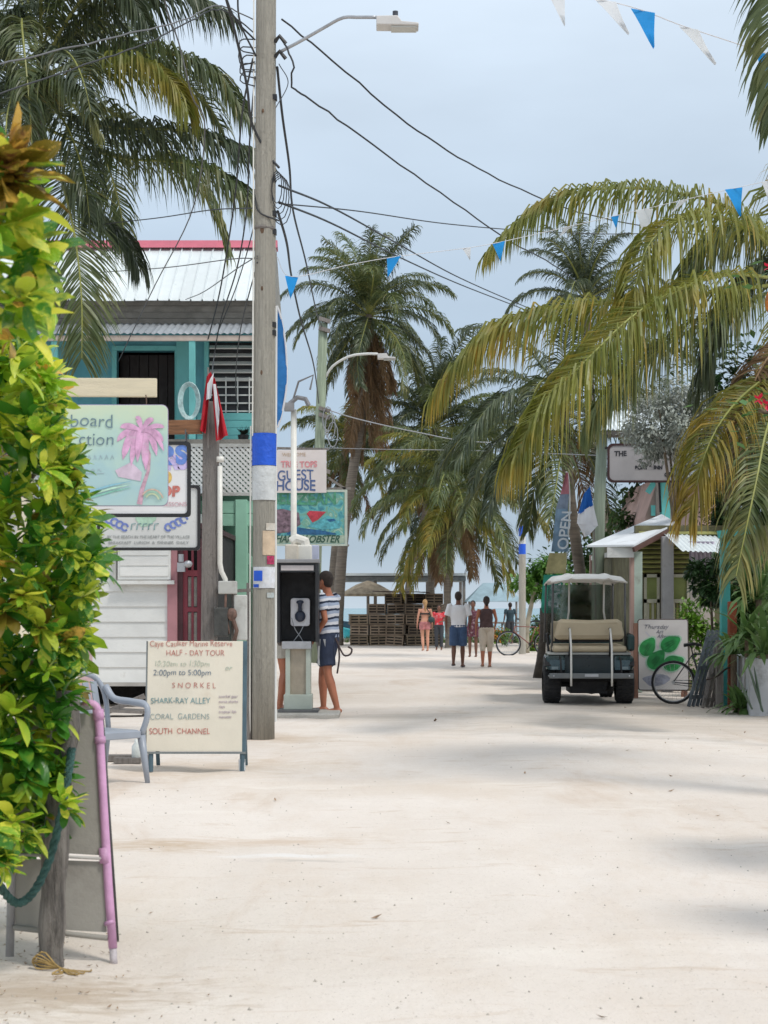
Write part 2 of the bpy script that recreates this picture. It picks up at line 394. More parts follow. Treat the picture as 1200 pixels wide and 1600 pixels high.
# verge beyond the sand road: kerb and grass
kb = MB(); kb.box(GX(500, 63), GX(790, 63), 63, 63.35, -.1, .14)
tag(kb.build('kerb', concrete, bevel=.02), kind='structure')
gm = M('verge_grass', (.09, .15, .04), .8, .3, 3, 0, trans=.2)
gb = MB()
for i in range(5000):
    px = rr.choice([rr.gauss(615, 40), rr.gauss(790, 35), rr.uniform(540, 860)]); D = rr.uniform(61.8, 66.5); x = GX(px, D); h = rr.uniform(.08, .28); a = rr.random() * 3.14
    gb.add([(x - .03 * math.cos(a), D - .03 * math.sin(a), -.02), (x + .03 * math.cos(a), D + .03 * math.sin(a), -.02), (x + rr.gauss(0, .08), D, h)], [(0, 1, 2)])
tag(gb.build('grass', gm), kind='stuff')

# ------------------------------------------------------------------ teal two-storey house
H = root('house', (-4.4, 27, 0), 'two-storey teal and mint house with pale metal roof and red ridge behind the hanging signs', 'house')
X0, X1 = -7.4, -1.97
m_ = MB()                                            # upper wall, real openings
def wall(mb, x0, x1, z0, z1, y, th, holes):
    xx = sorted({x0, x1, *[h[0] for h in holes], *[h[1] for h in holes]}); zz = sorted({z0, z1, *[h[2] for h in holes], *[h[3] for h in holes]})
    for i in range(len(xx) - 1):
        for j in range(len(zz) - 1):
            cx, cz = (xx[i] + xx[i + 1]) / 2, (zz[j] + zz[j + 1]) / 2
            if not any(h[0] < cx < h[1] and h[2] < cz < h[3] for h in holes): mb.box(xx[i], xx[i + 1], y, y + th, zz[j], zz[j + 1])
door_h = (-4.33, -3.39, 3.92, 5.47); win_h = (-2.86, -2.08, 4.44, 5.62)
wall(m_, X0, X1, 3.9, 5.9, 27, .14, [door_h, win_h])
m_.build('wall', teal, H)
m_ = MB(); wall(m_, X0, X1, 0.0, 3.9, 27, .14, []); m_.build('wall', mint_d, H)
m_ = MB(); m_.box(X0, X1, 27.14, 30.2, 3.74, 3.9); m_.box(X0, X0 + .14, 27.14, 30.2, 0, 5.9); m_.box(X1 - .14, X1, 27.14, 30.2, 0, 5.9); m_.box(X0, X1, 30.2, 30.34, 0, 5.9)
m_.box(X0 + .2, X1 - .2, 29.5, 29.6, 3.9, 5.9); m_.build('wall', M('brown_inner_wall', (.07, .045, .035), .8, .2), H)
# corner and frame timbers
m_ = MB(); m_.box(-3.36, -3.16, 26.9, 27.0, 3.9, 5.62); m_.build('post', teal_l, H, bevel=.01)
m_ = MB(); m_.box(X1 - .02, X1 + .1, 26.9, 27.02, 3.0, 5.7); m_.build('post', teal_l, H, bevel=.01)
fr = MB(); x0, x1, z0, z1 = door_h
for b in ((x0 - .08, x0, z0, z1), (x1, x1 + .0299, z0, z1), (x0 - .08, x1 + .0299, z1, z1 + .08)): fr.box(b[0], b[1], 26.94, 27.05, b[2], b[3])
fr.build('door_frame', teal_l, H, bevel=.006)
dm = M('opening_shade_brown', (.016, .010, .009), .6, .3)  # near-black boards stand in for the shade in the door opening
for i in range(6):
    b = MB(); a = x0 + (x1 - x0) * i / 6; b.box(a + .006, a + (x1 - x0) / 6 - .006, 27.3, 27.33 + .01 * (i % 2), 3.92, 5.45); b.build('opening_shade_board', dm, H)
# window with pale bars and louvre slats
x0, x1, z0, z1 = win_h; wf = MB()
for b in ((x0 - .05, x0 + .02, z0, z1), (x1 - .02, x1 + .05, z0, z1), (x0 - .05, x1 + .05, z1, z1 + .06), (x0 - .07, x1 + .07, z0 - .07, z0)): wf.box(b[0], b[1], 26.93, 27.06, b[2], b[3])
W = wf.build('window', teal_l, H)
for i in range(5):
    b = MB(); z = z1 - .09 - i * .13; b.obox(((x0 + x1) / 2, 26.99, z), (x1 - x0 - .06, .1, .018), (rad(35), 0, 0)); b.build('louvre_slat', white, W)
gr = MB()
for i in range(5): z = z0 + .04 + i * .13; gr.box(x0 + .02, x1 - .02, 26.965, 26.985, z, z + .022)
for i in range(4): a = x0 + .1 + i * .19; gr.box(a, a + .02, 26.94, 26.962, z0, z0 + .6)
gr.build('window_bars', white, W)
pn = MB(); pn.box(x0, x1, 27.1, 27.12, z0, z1); pn.build('pane', M('dark_glass', (.03, .03, .035), .15, .2), W)
# grey band under roof, fascia, upper roof panels, ridge
bands = 4
for i in range(bands):
    b = MB(); z = 5.9 + i * .1; b.box(X0, X1, 27.0 - .01 * (i % 2), 27.08, z + .004, z + .098); b.build('fascia_board', brown_grey, H)
def tin(mb, A, B, C, ribs, amp, th=.006, square=False):      # A->B along eave, A->C up slope
    A, B, C = V(A), V(B), V(C); u, w_ = B - A, C - A; n = u.cross(w_).normalized()
    if n.z < 0: n = -n
    k = ribs * (8 if not square else 1); vs = []
    if square:
        for i in range(ribs):
            for t, h in ((0, 0), (.04, amp), (.1, amp), (.14, 0), (.999, 0)): vs.append(((i + t) / ribs, h))
        vs.append((1, 0))
    else: vs = [(i / k, amp * .5 * (1 + math.cos(i / 8 * 2 * math.pi))) for i in range(k + 1)]
    q = len(vs); pts = [A + u * t + n * h for t, h in vs] + [C + u * t + n * h for t, h in vs] + [A + u * t + n * (h - th) for t, h in vs] + [C + u * t + n * (h - th) for t, h in vs]
    fs = [(i, i + 1, q + i + 1, q + i) for i in range(q - 1)] + [(2 * q + i + 1, 2 * q + i, 3 * q + i, 3 * q + i + 1) for i in range(q - 1)] + [(i + 1, i, 2 * q + i, 2 * q + i + 1) for i in range(q - 1)]
    mb.add(pts, fs)
RF = MB(); RF.box(X0 - .1, X1 + .06, 27.0, 30.2, 6.22, 6.26); RF = RF.build('roof', brown_grey, H)
np_ = 8; wx = (X1 + .1 - X0 + .2) / np_
for i in range(np_):
    b = MB(); a = X0 - .2 + i * wx; tin(b, (a, 26.75, 6.24 + .006 * (i % 2)), (a + wx + .02, 26.75, 6.24 + .006 * (i % 2)), (a, 28.6, 7.50 + .006 * (i % 2)), 4, .03, square=True); b.build('roof_panel', roof_w, RF)
    b = MB(); tin(b, (a, 30.5, 6.24 + .006 * (i % 2)), (a + wx + .02, 30.5, 6.24 + .006 * (i % 2)), (a, 28.6, 7.50 + .006 * (i % 2)), 4, .03, square=True); b.build('roof_panel', roof_w, RF)
b = MB(); b.prism([(X0 - .22, 28.43, 7.46), (X0 - .22, 28.6, 7.62), (X0 - .22, 28.77, 7.46), (X0 - .22, 28.6, 7.51)], (X1 - X0 + .36, 0, 0)); b.build('ridge_cap', red_t, RF)
for xa in (X0 + .02, X1 - .1):
    b = MB(); b.prism([(xa, 27.1, 5.9), (xa, 30.2, 5.9), (xa, 30.2, 6.25), (xa, 28.6, 7.43), (xa, 27.1, 6.25)], (.08, 0, 0)); b.build('gable', brown_grey, H)
# lower corrugated awning over the balcony
for i in range(6):
    b = MB(); wx = (X1 + .2 - X0) / 6; a = X0 + i * wx; tin(b, (a, 25.95, 5.57 + .004 * (i % 2)), (a + wx + .02, 25.95, 5.57 + .004 * (i % 2)), (a, 27.0, 5.9 + .004 * (i % 2)), 9, .022); b.build('awning_panel', roof_g, H)
b = MB(); b.box(X0, X1 + .2, 25.97, 26.02, 5.47, 5.555); b.build('fascia_board', M('pale_pinkish_fascia', (.62, .52, .46), .6, .1), H, bevel=.004)
# balcony
b = MB(); b.box(X0, X1 + .25, 25.95, 27, 3.8, 3.88); b.build('balcony_floor', wood_grey, H)
b = MB(); b.box(X0, X1 + .25, 25.93, 25.97, 3.86, 3.93); b.build('balcony_rail', brown_grey, H)
for i in range(4):
    b = MB(); z = 3.94 + i * .12; b.box(-2.98, X1, 26.55, 26.57, z, z + .112); b.build('balcony_board', teal_l, H)
for px in (-3.05, X1 - .02, -5.2):
    b = MB(); b.box(px, px + .1, 25.98, 26.08, 3.88, 5.5); b.build('balcony_post', teal_l, H, bevel=.008)
lat = MB()                                            # white diagonal lattice skirt
lx0, lx1, lz0, lz1 = -5.6, -2.04, 3.08, 3.82
n = int((lx1 - lx0) / .085)
for sgn, yy in ((1, 25.95), (-1, 25.938)):
    for i in range(-9, n + 9):
        a = lx0 + i * .085; pts = []
        x_a, x_b = (a, a + (lz1 - lz0) * sgn)
        lo, hi = min(x_a, x_b), max(x_a, x_b)
        if hi < lx0 or lo > lx1: continue
        ta, tb_ = sorted(((lx0 - x_a) / (x_b - x_a), (lx1 - x_a) / (x_b - x_a))); t0 = max(0, ta); t1 = min(1, tb_)
        if t1 <= t0: continue
        lat.beam((x_a + (x_b - x_a) * t0, yy, lz0 + (lz1 - lz0) * t0), (x_a + (x_b - x_a) * t1, yy, lz0 + (lz1 - lz0) * t1), .036, .01, (0, 1, 0))
tag(lat.build('lattice', white, H), kind='stuff')
b = MB()
for z in (lz0 - .03, lz1 - .01): b.box(lx0, lx1 + .03, 25.92, 25.985, z, z + .05)
b.box(lx1, lx1 + .05, 25.92, 25.985, lz0, lz1); b.build('lattice_frame', M('grey_white_trim', (.5, .5, .47), .6, .1), H)
for z, m0 in ((2.78, mint), (2.58, mint)):
    b = MB(); b.box(X0, X1 + .1, 25.96, 26.02, z, z + .19); b.build('beam', m0, H, bevel=.006)
for px in (-2.32, -4.9, X1 + .02):
    b = MB(); b.box(px, px + .19, 25.93, 26.1, 0, 2.99); b.build('post', mint, H, bevel=.01)
# stair behind the mint posts
ST = MB(); ST.beam((-4.1, 26.5, 3.75), (-2.0, 26.5, 1.95), .05, .13); st = ST.build('stair', mint, H)
b = MB(); b.beam((-4.1, 26.5, 3.2), (-2.0, 26.5, 1.4), .05, .13); b.build('stringer', mint, st)
for i in range(9):
    b = MB(); t = i / 9; x = -4.1 + 2.0 * t; z = 3.1 - 1.75 * t; b.box(x, x + .3, 26.2, 26.75, z, z + .04); b.build('tread', mint, st)
# coiled garden hose and pot plants on the balcony
b = MB(); c = P(296, 627, 25.85)
for k in range(6):
    b.tube([c + V((math.sin(a) * (.11 + .012 * k), -.01 * k, math.cos(a) * (.24 + .01 * k))) for a in [i * math.pi / 10 for i in range(21)]], .011, 6)
b = b.build('garden_hose', M('pale_blue_hose', (.45, .62, .62), .4, .3, 8), base=c); tag(b, 'pale blue and white garden hose coiled on a post of the teal house', 'hose')
pp = root('potted_plant', (GX(378, 25.98), 26.25, 3.88), 'small dark leafy pot plant on the balcony edge left of the banded pole', 'plant')
b = MB(); b.cyl((GX(378, 25.98), 26.25, 3.88), (GX(378, 25.98), 26.25, 4.03), .07, .09); b.build('pot', black, pp)
b = MB()
for i in range(60):
    a = rr.random() * 6.28; e = rr.uniform(.1, 1.3); l = rr.uniform(.08, .2); d = V((math.cos(a) * math.cos(e), math.sin(a) * math.cos(e) * .7, math.sin(e))); o = V((GX(378, 25.98), 26.25, 4.02)); q = orth(d)[0] * .025
    b.add([o + d * .03, o + d * l * .6 + q, o + d * l, o + d * l * .6 - q], [(0, 1, 2, 3)])
b.build('foliage', M('dark_pot_leaf', (.03, .04, .025), .6, .3), pp)

# ------------------------------------------------------------------ white clapboard kiosk
K = root('kiosk', (GX(200, 22), 22, 0), 'small white clapboard kiosk raised on blocks with rose corner trim behind the tour board', 'kiosk')
kx0, kx1 = GX(-120, 22), GX(262, 22)
kz0, kz1 = GZ(1066, 22), 2.72
n = 12; hh = (kz1 - kz0) / n
for i in range(n):
    b = MB(); z = kz0 + i * hh
    b.prism([(kx0, 22 - .022, z), (kx0, 22 - .004, z + hh + .006), (kx0, 22.012, z + hh + .006), (kx0, 22.012, z)], (kx1 - kx0, 0, 0)); b.build('siding_board', white, K)
b = MB(); b.box(kx0, kx1 + .1, 22.02, 26, kz0 - .02, kz1); b.build('wall', white, K)
b = MB(); b.box(kx1, kx1 + .13, 21.95, 22.13, kz0 - .02, kz1); b.build('corner_trim', rose, K, bevel=.008)
b = MB(); b.box(kx0, kx1 + .14, 21.96, 22.02, kz0 - .05, kz0); b.build('sill_board', M('grey_sill', (.42, .40, .37), .8, .1), K)
b = MB(); sx0, sx1, sz0, sz1 = GX(186, 22), GX(268, 22), GZ(906, 22), GZ(862 - 60, 22); b.box(sx0, sx1, 21.9, 21.97, sz0, sz1); sh = b.build('hatch', white, K, bevel=.006)
for i in range(6):
    b = MB(); z = sz0 + .05 + i * (sz1 - sz0 - .06) / 6; b.box(sx0 + .03, sx1 - .03, 21.886, 21.9, z, z + (sz1 - sz0) / 6 - .03); b.build('slat', white, sh)
b = MB(); b.box(sx0 - .02, sx1 + .05, 21.87, 21.93, sz0 - .06, sz0 - .01); b.build('ledge', white, K)
b = MB(); b.box(sx0 - .07, sx0 - .03, 21.93, 21.975, sz0 - .02, sz1); b.build('trim', M('grey_white_trim', (.5, .5, .47)), K)
b = MB(); tin(b, (kx0 - .2, 21.6, kz1), (kx1 + .35, 21.6, kz1), (kx0 - .2, 26.3, kz1 + .5), 22, .02); b.build('roof', roof_g, K)
b = MB(); b.box(kx0, kx1 + .1, 22.7, 22.75, 0, kz0 - .05); b.build('skirt', dark, K)  # dark sheet painted as the shade in the void under the kiosk
for x in (kx0 + .2, (kx0 + kx1) / 2, kx1 - .15, GX(60, 22)):
    b = MB(); b.box(x - .1, x + .1, 22.1, 22.4, -.02, kz0 - .02); b.build('block', concrete, K)
# maroon door bay right of the kiosk
DB = root('door_bay', (GX(298, 22.1), 22.1, 0), 'maroon glazed door in a dark porch between the white kiosk and the grey post', 'door')
dx0, dx1 = GX(281, 22.1), GX(322, 22.1)
b = MB(); b.box(dx0 - .02, dx0 + .05, 22, 22.1, .12, 2.25); b.box(dx1 - .05, dx1 + .02, 22, 22.1, .12, 2.25); b.box(dx0 - .02, dx1 + .02, 22, 22.1, 2.25, 2.33); b.build('door_frame', M('dark_maroon', (.05, .015, .02), .6, .2), DB)
dz = [.14, .62, .78, GZ(905, 23), 2.2]
b = MB(); b.box(dx0 + .05, dx0 + .11, 22.04, 22.08, .14, 2.22); b.box(dx1 - .11, dx1 - .05, 22.04, 22.08, .14, 2.22)
for z0, z1 in ((.14, .25), (.72, .86), (1.25, 1.31), (1.72, 1.8), (2.14, 2.22)): b.box(dx0 + .11, dx1 - .11, 22.04, 22.08, z0, z1)
b.box((dx0 + dx1) / 2 - .015, (dx0 + dx1) / 2 + .015, 22.045, 22.075, .86, 2.14)
d_ = b.build('door', maroon, DB)
b = MB(); b.box(dx0 + .11, dx1 - .11, 22.065, 22.072, .25, .72); b.build('door_panel', maroon, d_)
for zz in ((.87, 1.24), (1.32, 1.71)):
    for s0, s1 in ((dx0 + .115, (dx0 + dx1) / 2 - .017), ((dx0 + dx1) / 2 + .017, dx1 - .115)):
        b = MB(); b.box(s0, s1, 22.058, 22.064, *zz); b.build('pane', M('dusty_glass', (.18, .17, .15), .25, .3), d_)
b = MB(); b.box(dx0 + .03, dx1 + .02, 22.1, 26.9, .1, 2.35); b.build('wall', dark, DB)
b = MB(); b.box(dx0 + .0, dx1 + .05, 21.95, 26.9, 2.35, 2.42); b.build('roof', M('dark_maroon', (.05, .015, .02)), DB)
# little grey lamp / meter on kiosk corner
b = MB(); c = P(283, 885, 21.8); b.box(c.x - .05, c.x + .05, 21.78, 21.9, c.z - .07, c.z + .05); b.cyl(c + V((.0, 0, .06)), c + V((0, 0, .16)), .035); b.ell(c + V((.09, 0, .03)), (.06, .05, .05)); b.cyl(c + V((.02, .05, 0)), c + V((-.05, .14, .0)), .02)
tag(b.build('floodlight', steel, base=c), 'small grey floodlight fixed to the rose corner of the white kiosk', 'lamp')

# low timber pallet and scraps beside the kiosk (behind the chair)
cb = MB(); c = P(190, 1190, 14.2)
tag(MB().box(c.x - .18, c.x + .26, 14.1, 14.22, .0, .05).box(c.x - .02, c.x + .2, 13.9, 14.0, .0, .045).build('timber_offcut', wood_grey, base=(c.x, 14.1, 0)), 'short grey timber offcuts lying on the sand behind the plastic chair', 'timber')
b = MB(); c = P(213, 1190, 14); b.tube([c + V((0, 0, -.02)), c + V((0, 0, .05)), c + V((0, 0, .13)), c + V((0, 0, .16)), c + V((0, 0, .19))], [.035, .04, .038, .015, .014], 12)
tag(b.build('plastic_bottle', M('cloudy_plastic', (.62, .66, .64), .25, .1), base=(c.x, c.y, 0), smooth=True), 'cloudy white plastic bottle standing on the sand by the tour board leg', 'bottle')
b = MB(); c = V((GX(185, 20), 20, 0)); b.obox((c.x, 20, .07), (.8, .4, .035), (0, .05, .1)); b.obox((c.x + .1, 19.9, .15), (.5, .03, .06), (.1, -.4, .2)); b.box(c.x - .4, c.x - .3, 19.9, 20.1, 0, .07); b.box(c.x + .3, c.x + .4, 19.9, 20.1, 0, .07)
tag(b.build('plank_heap', wood_grey, base=c), 'low heap of grey planks on the ground in front of the white kiosk', 'planks')
# ------------------------------------------------------------------ street poles
UP = root('utility_pole', (GX(411, 16.5), 16.5, 0), 'tall weathered timber utility pole with blue and white bands in the left foreground', 'utility pole')
ux, uy = UP.location.x, 16.5
def polex(z): return ux + (z / 8.5) * .035
b = MB(); b.tube([(polex(z), uy, z) for z in (-.1, 1, 2.5, 4, 5.5, 7, 8.6, 10)], [.115, .112, .11, .107, .104, .10, .097, .094], 20); b.build('pole', wood_pole, UP, smooth=True)
def band(z0, z1, m, nm, r, a0=0, a1=360, n=24, label=None):
    b = MB(); k = max(3, int(n * (a1 - a0) / 360)); vs = []
    for rr_ in (r, r + .003):
        for z in (z0, z1):
            for i in range(k + 1):
                a = rad(a0 + (a1 - a0) * i / k); wv = .002 * math.sin(i * 2.1 + z * 9)
                vs.append((polex(z) + (rr_ + wv) * math.cos(a), uy + (rr_ + wv) * math.sin(a), z))
    q = k + 1
    b.add(vs, [(i, i + 1, q + i + 1, q + i) for i in range(k)] + [(2 * q + i, 2 * q + i + 1, 3 * q + i + 1, 3 * q + i) for i in range(k)])
    return tag(b.build(nm, m, UP, smooth=True), label)
bluew = M('blue_wrap', (.012, .10, .62), .55, .12, 5, .25, 14, dirt=.1, dirtcol=(.03, .14, .5))
whitew = M('greyish_white_wrap', (.60, .62, .62), .6, .12, 4, .25, 12, dirt=.3, dirtcol=(.42, .42, .4))
band(GZ(728, uy), GZ(678, uy), bluew, 'wrap', .118, label='blue plastic wrap')
band(GZ(782, uy), GZ(728, uy) - .004, whitew, 'wrap', .115, label='dirty white plastic wrap')
poster = lambda c, nm='poster': M(nm, c, .8, .12, 14, .15, 20, dirt=.3, dirtcol=(.5, .42, .33))
band(GZ(868, uy), GZ(830, uy), poster((.62, .48, .34), 'faded_peach_poster'), 'poster', .114, 268, 345, label='faded peach paper poster')
band(GZ(829, uy), GZ(818, uy), poster((.55, .52, .46), 'torn_white_paper'), 'poster', .114, 285, 345, label='torn scrap of pale paper')
band(GZ(919, uy), GZ(886, uy), poster((.66, .68, .72), 'white_sticker'), 'sticker', .115, 215, 345, label='white and blue notice')
band(GZ(908, uy), GZ(892, uy), bluew, 'sticker', .119, 222, 268, label='blue patch on the notice')
band(GZ(918, uy), GZ(913, uy), bluew, 'sticker', .119, 220, 250)
band(GZ(882, uy), GZ(869, uy), M('crimson_sticker', (.4, .03, .10), .6, .4, 30), 'sticker', .115, 290, 335, label='small dark and crimson sticker')
band(GZ(934, uy), GZ(926, uy), poster((.4, .45, .45), 'grey_sticker'), 'sticker', .115, 290, 335)
b = MB(); b.tube([(ux - .127, uy - .03, 0), (ux - .125, uy - .035, 1.5), (ux - .118, uy - .04, 3.1)], .009, 6); b.tube([(ux - .10, uy - .06, 3), (ux - .09, uy - .07, 5), (ux - .085, uy - .07, 8)], .008, 6); b.build('conduit', pvc, UP)
b = MB(); b.tube([(ux - .14, uy - .02, -.05), (ux - .138, uy, .6), (ux - .14, uy, 1.55)], [.028, .027, .025], 8); b.build('stub_post', wood_grey, UP)
b = MB()
for z in (6.35, 5.2, 5.02, 4.1, 4.02): b = MB(); b.obox((polex(z) + .09, uy - .03, z), (.05, .08, .05)); b.build('bracket', black, UP)
for z in (6.9, 6.75): b = MB(); b.tube([(polex(z) + .09, uy - .04, z), (polex(z) + .14, uy - .06, z + .05), (polex(z) + .2, uy - .05, z - .02)], .022, 6); b.build('insulator', black, UP)
for z, r in ((5.03, .022), (4.45, .014), (3.62, .016), (6.2, .012)):
    b = MB(); b.ell((polex(z) - .02, uy - .1, z), (r, .008, r * 1.9), 8, 5); b.build('knot', M('dark_knot', (.12, .07, .04), .8, .3), UP)
b = MB(); b.tube([(polex(5.05) - .1, uy - .05, 5.06), (polex(5.05) - .02, uy - .105, 5.06), (polex(5.05) + .09, uy - .06, 5.05)], .02, 6); b.build('cable_clamp', wood_grey, UP)
b = MB(); cc = V((polex(5.5) + .12, uy - .05, 5.45)); rk = random.Random(4)
for k in range(5):
    b.tube([cc + V((.035 * k * .3 + (.05 + .012 * k) * math.sin(a), .02 * k - .05, (.16 + .02 * k) * math.cos(a) - .03 * k)) for a in [i * .523 for i in range(13)]], .005, 4)
tag(b.build('cable_coil', cable_m, UP), kind='stuff')
b = MB()
for k in range(5):
    z = 6.6 + .08 * k; b.tube(spline([V((polex(z) - .1, uy - .05, z)), V((polex(z) - .2 - .05 * rk.random(), uy - .1, z - .02)), V((polex(z) - .24, uy - .1, z - .1 - .1 * rk.random())), V((polex(z) - .1, uy - .08, z - .15))], 8), .007, 5)
b.build('cable_tangle', cable_m, UP)['kind'] = 'stuff'
# street lamp on the pole
SLm = root('street_lamp', (polex(6.8) + .1, uy, 6.55), 'white street lamp on a bent grey arm high on the foreground pole', 'street lamp')
arm = MB(); arm.tube(spline([P(436, 82, 16.45), P(470, 64, 16.4), P(505, 44, 16.3), P(535, 28, 16.2), P(560, 27, 16.15), P(588, 27, 16.1)], 18), .017, 8); arm.build('arm', steel, SLm, smooth=True)
def lamp_head(px0, px1, py, D, par, sc=1):
    a = P(px0, py, D); c = P(px1, py, D); l = c.x - a.x; z = a.z
    b = MB(); b.prism([(a.x, D - .09 * sc, z + .03 * sc), (a.x, D - .09 * sc, z - .055 * sc), (c.x, D - .09 * sc, z - .06 * sc), (c.x, D - .09 * sc, z - .035 * sc), (a.x + l * .6, D - .09 * sc, z - .02 * sc), (a.x + l * .5, D - .09 * sc, z + .035 * sc)], (0, .2 * sc, 0)); b.build('housing', M('pale_lamp_housing', (.62, .60, .58), .4, .05), par, bevel=.008)
    b = MB(); b.box(a.x + l * .35, c.x - .02 * sc, D - .07 * sc, D + .09 * sc, z - .075 * sc, z - .06 * sc); b.build('lens', M('lamp_lens', (.5, .5, .47), .2, .05), par)
    b = MB(); b.tube([(a.x + l * .45, D, z + .03 * sc), (a.x + l * .45, D, z + .10 * sc)], .028 * sc, 10); b.build('photocell', M('dark_photocell', (.05, .055, .07), .4), par)
lamp_head(588, 654, 34, 16.1, SLm)

# second pole, green-grey
U2 = root('utility_pole', (GX(490, 40), 40, 0), 'greenish grey utility pole with a lamp arm standing behind the guest house sign', 'utility pole')
b = MB(); b.tube([(GX(490, 40), 40, -.1), (GX(497, 40), 40, 4), (GX(505, 40), 40, GZ(505, 40))], [.13, .125, .11], 14); b.build('pole', M('greenish_pole', (.27, .32, .23), .8, .2, 3, .2, 20, stretch=(10, 10, .5)), U2, smooth=True)
b = MB()
for py in (500, 515, 640, 650, 735): b = MB(); b.obox(P(507, py, 39.9), (.28, .12, .09), (0, .3, 0)); b.build('bracket', wood_grey, U2)
b = MB(); 
for k in range(3):
    c = P(512 + k * 4, 655 + k * 12, 39.8); b.tube([c + V((math.sin(a) * .12, 0, math.cos(a) * .3)) for a in [i * .523 for i in range(13)]], .012, 5); b.build('cable_loop', cable_g, U2); b = MB()
SL2 = root('street_lamp', (GX(508, 40), 40, GZ(590, 40)), 'small white street lamp on a curved arm in front of the palms', 'street lamp')
b = MB(); b.tube(spline([P(508, 590, 40), P(520, 572, 39.9), P(545, 557, 39.8), P(570, 553, 39.7), P(590, 553, 39.6)], 12), .03, 6); b.build('arm', white, SL2, smooth=True)
lamp_head(590, 618, 556, 39.6, SL2, 1.3)

# ------------------------------------------------------------------ grey sign post, red flag, conduit
GP = root('sign_post', (GX(327, 15.5), 15.5, 0), 'square grey timber post draped with a red flag beside the hanging signs', 'post')
gx = GP.location.x
b = MB(); b.beam((gx - .01, 15.5, -.1), (gx + .02, 15.5, GZ(628, 15.5)), .145, .13, (0, 1, 0)); b.build('post', wood_grey, GP, bevel=.012)
b = MB(); b.beam((GX(180, 15.42), 15.42, GZ(669, 15.42)), (gx - .06, 15.42, GZ(667, 15.42)), .1, .125); b.build('arm', wood_brown, GP, bevel=.006)
b = MB(); b.tube([(GX(344, 15.45), 15.43, z) for z in (GZ(728, 15.4), GZ(820, 15.4), GZ(880, 15.4))] + [P(346, 893, 15.43), P(352, 905, 15.43), P(353, 925, 15.43)], .024, 10); c = P(344, 722, 15.43); b.tube([c, c + V((0, 0, .05))], .036, 10)
cd = tag(b.build('conduit_pipe', pvc, base=(GX(344, 15.45), 15.43, GZ(930, 15.4)), smooth=True), 'white plastic conduit running down the right side of the grey sign post', 'pipe')
MT = root('meter_box', P(357, 1003, 15.4), 'cluster of grey electric meter boxes right of the grey sign post above the tour board', 'meter')
b = MB(); c = P(356, 918, 15.4); b.obox(c, (.17, .1, .12)); b.build('junction_box', M('pale_grey_box', (.5, .5, .47), .5, .1, dirt=.3), MT, bevel=.01)
b = MB(); c = P(346, 972, 15.38); b.obox(c, (.13, .09, .27)); b.build('meter_case', M('dark_meter', (.06, .06, .055), .5, .3, 10), MT, bevel=.01)
b = MB(); c = P(376, 965, 15.42); b.obox(c, (.12, .08, .42)); b.build('meter_case', M('pale_grey_box', (.5, .5, .47)), MT, bevel=.01)
b = MB(); c = P(362, 960, 15.36); b.ell(c, (.05, .04, .06)); b.tube([c, P(370, 985, 15.36), P(366, 1003, 15.36)], .02, 6); b.tube([P(353, 925, 15.38), P(352, 950, 15.36), P(358, 990, 15.36)], .012, 6); b.build('cable', M('brown_rust', (.14, .08, .06), .7, .4, 20), MT)
b = MB(); b.beam(P(366, 1085, 15.5), P(366, 925, 15.5), .05, .05, (0, 1, 0)); b.beam(P(340, 925, 15.5), P(392, 922, 15.5), .05, .03); b.build('backboard', wood_grey, MT)
FL = root('flag', (gx, 15.4, GZ(690, 15.4)), 'red flag with a white corner draped over the top of the grey sign post', 'flag')
b = MB()
def drape(pa, pb, pc, pd, mb, nx=8, ny=14, amp=.03, seed=0):      # quad corners a,b top; c,d bottom
    th = V((0, .004, 0))
    for s_ in (0, 1):
        vs = []
        for j in range(ny + 1):
            v_ = j / ny; a = pa.lerp(pc, v_); c = pb.lerp(pd, v_)
            for i in range(nx + 1):
                u = i / nx; p = a.lerp(c, u); vs.append(p + V((0, amp * math.sin(u * 9 + v_ * 2 + seed) * (.3 + v_), 0)) + th * s_)
        mb.add(vs, [(j * (nx + 1) + i, j * (nx + 1) + i + 1, (j + 1) * (nx + 1) + i + 1, (j + 1) * (nx + 1) + i) for j in range(ny) for i in range(nx)])
D_ = 15.36
drape(P(323, 588, D_), P(330, 580, D_), P(311, 672, D_), P(322, 678, D_), b)
drape(P(329, 582, D_), P(336, 592, D_), P(338, 690, D_), P(356, 680, D_), b, seed=2)
b.build('cloth', red_flag, FL, smooth=True)
b = MB(); drape(P(324, 600, D_ - .03), P(334, 582, D_ - .03), P(322, 625, D_ - .03), P(330, 622, D_ - .03), b, 4, 5, .015); drape(P(333, 600, D_ - .03), P(337, 600, D_ - .03), P(340, 690, D_ - .03), P(343, 640, D_ - .03), b, 3, 8, .01); b.build('cloth', white_cloth, FL, smooth=True)
b = MB(); b.cyl((gx + .0, 15.4, GZ(700, 15.4)), (gx + .0, 15.4, GZ(574, 15.4)), .008); b.build('stick', wood_grey, FL)

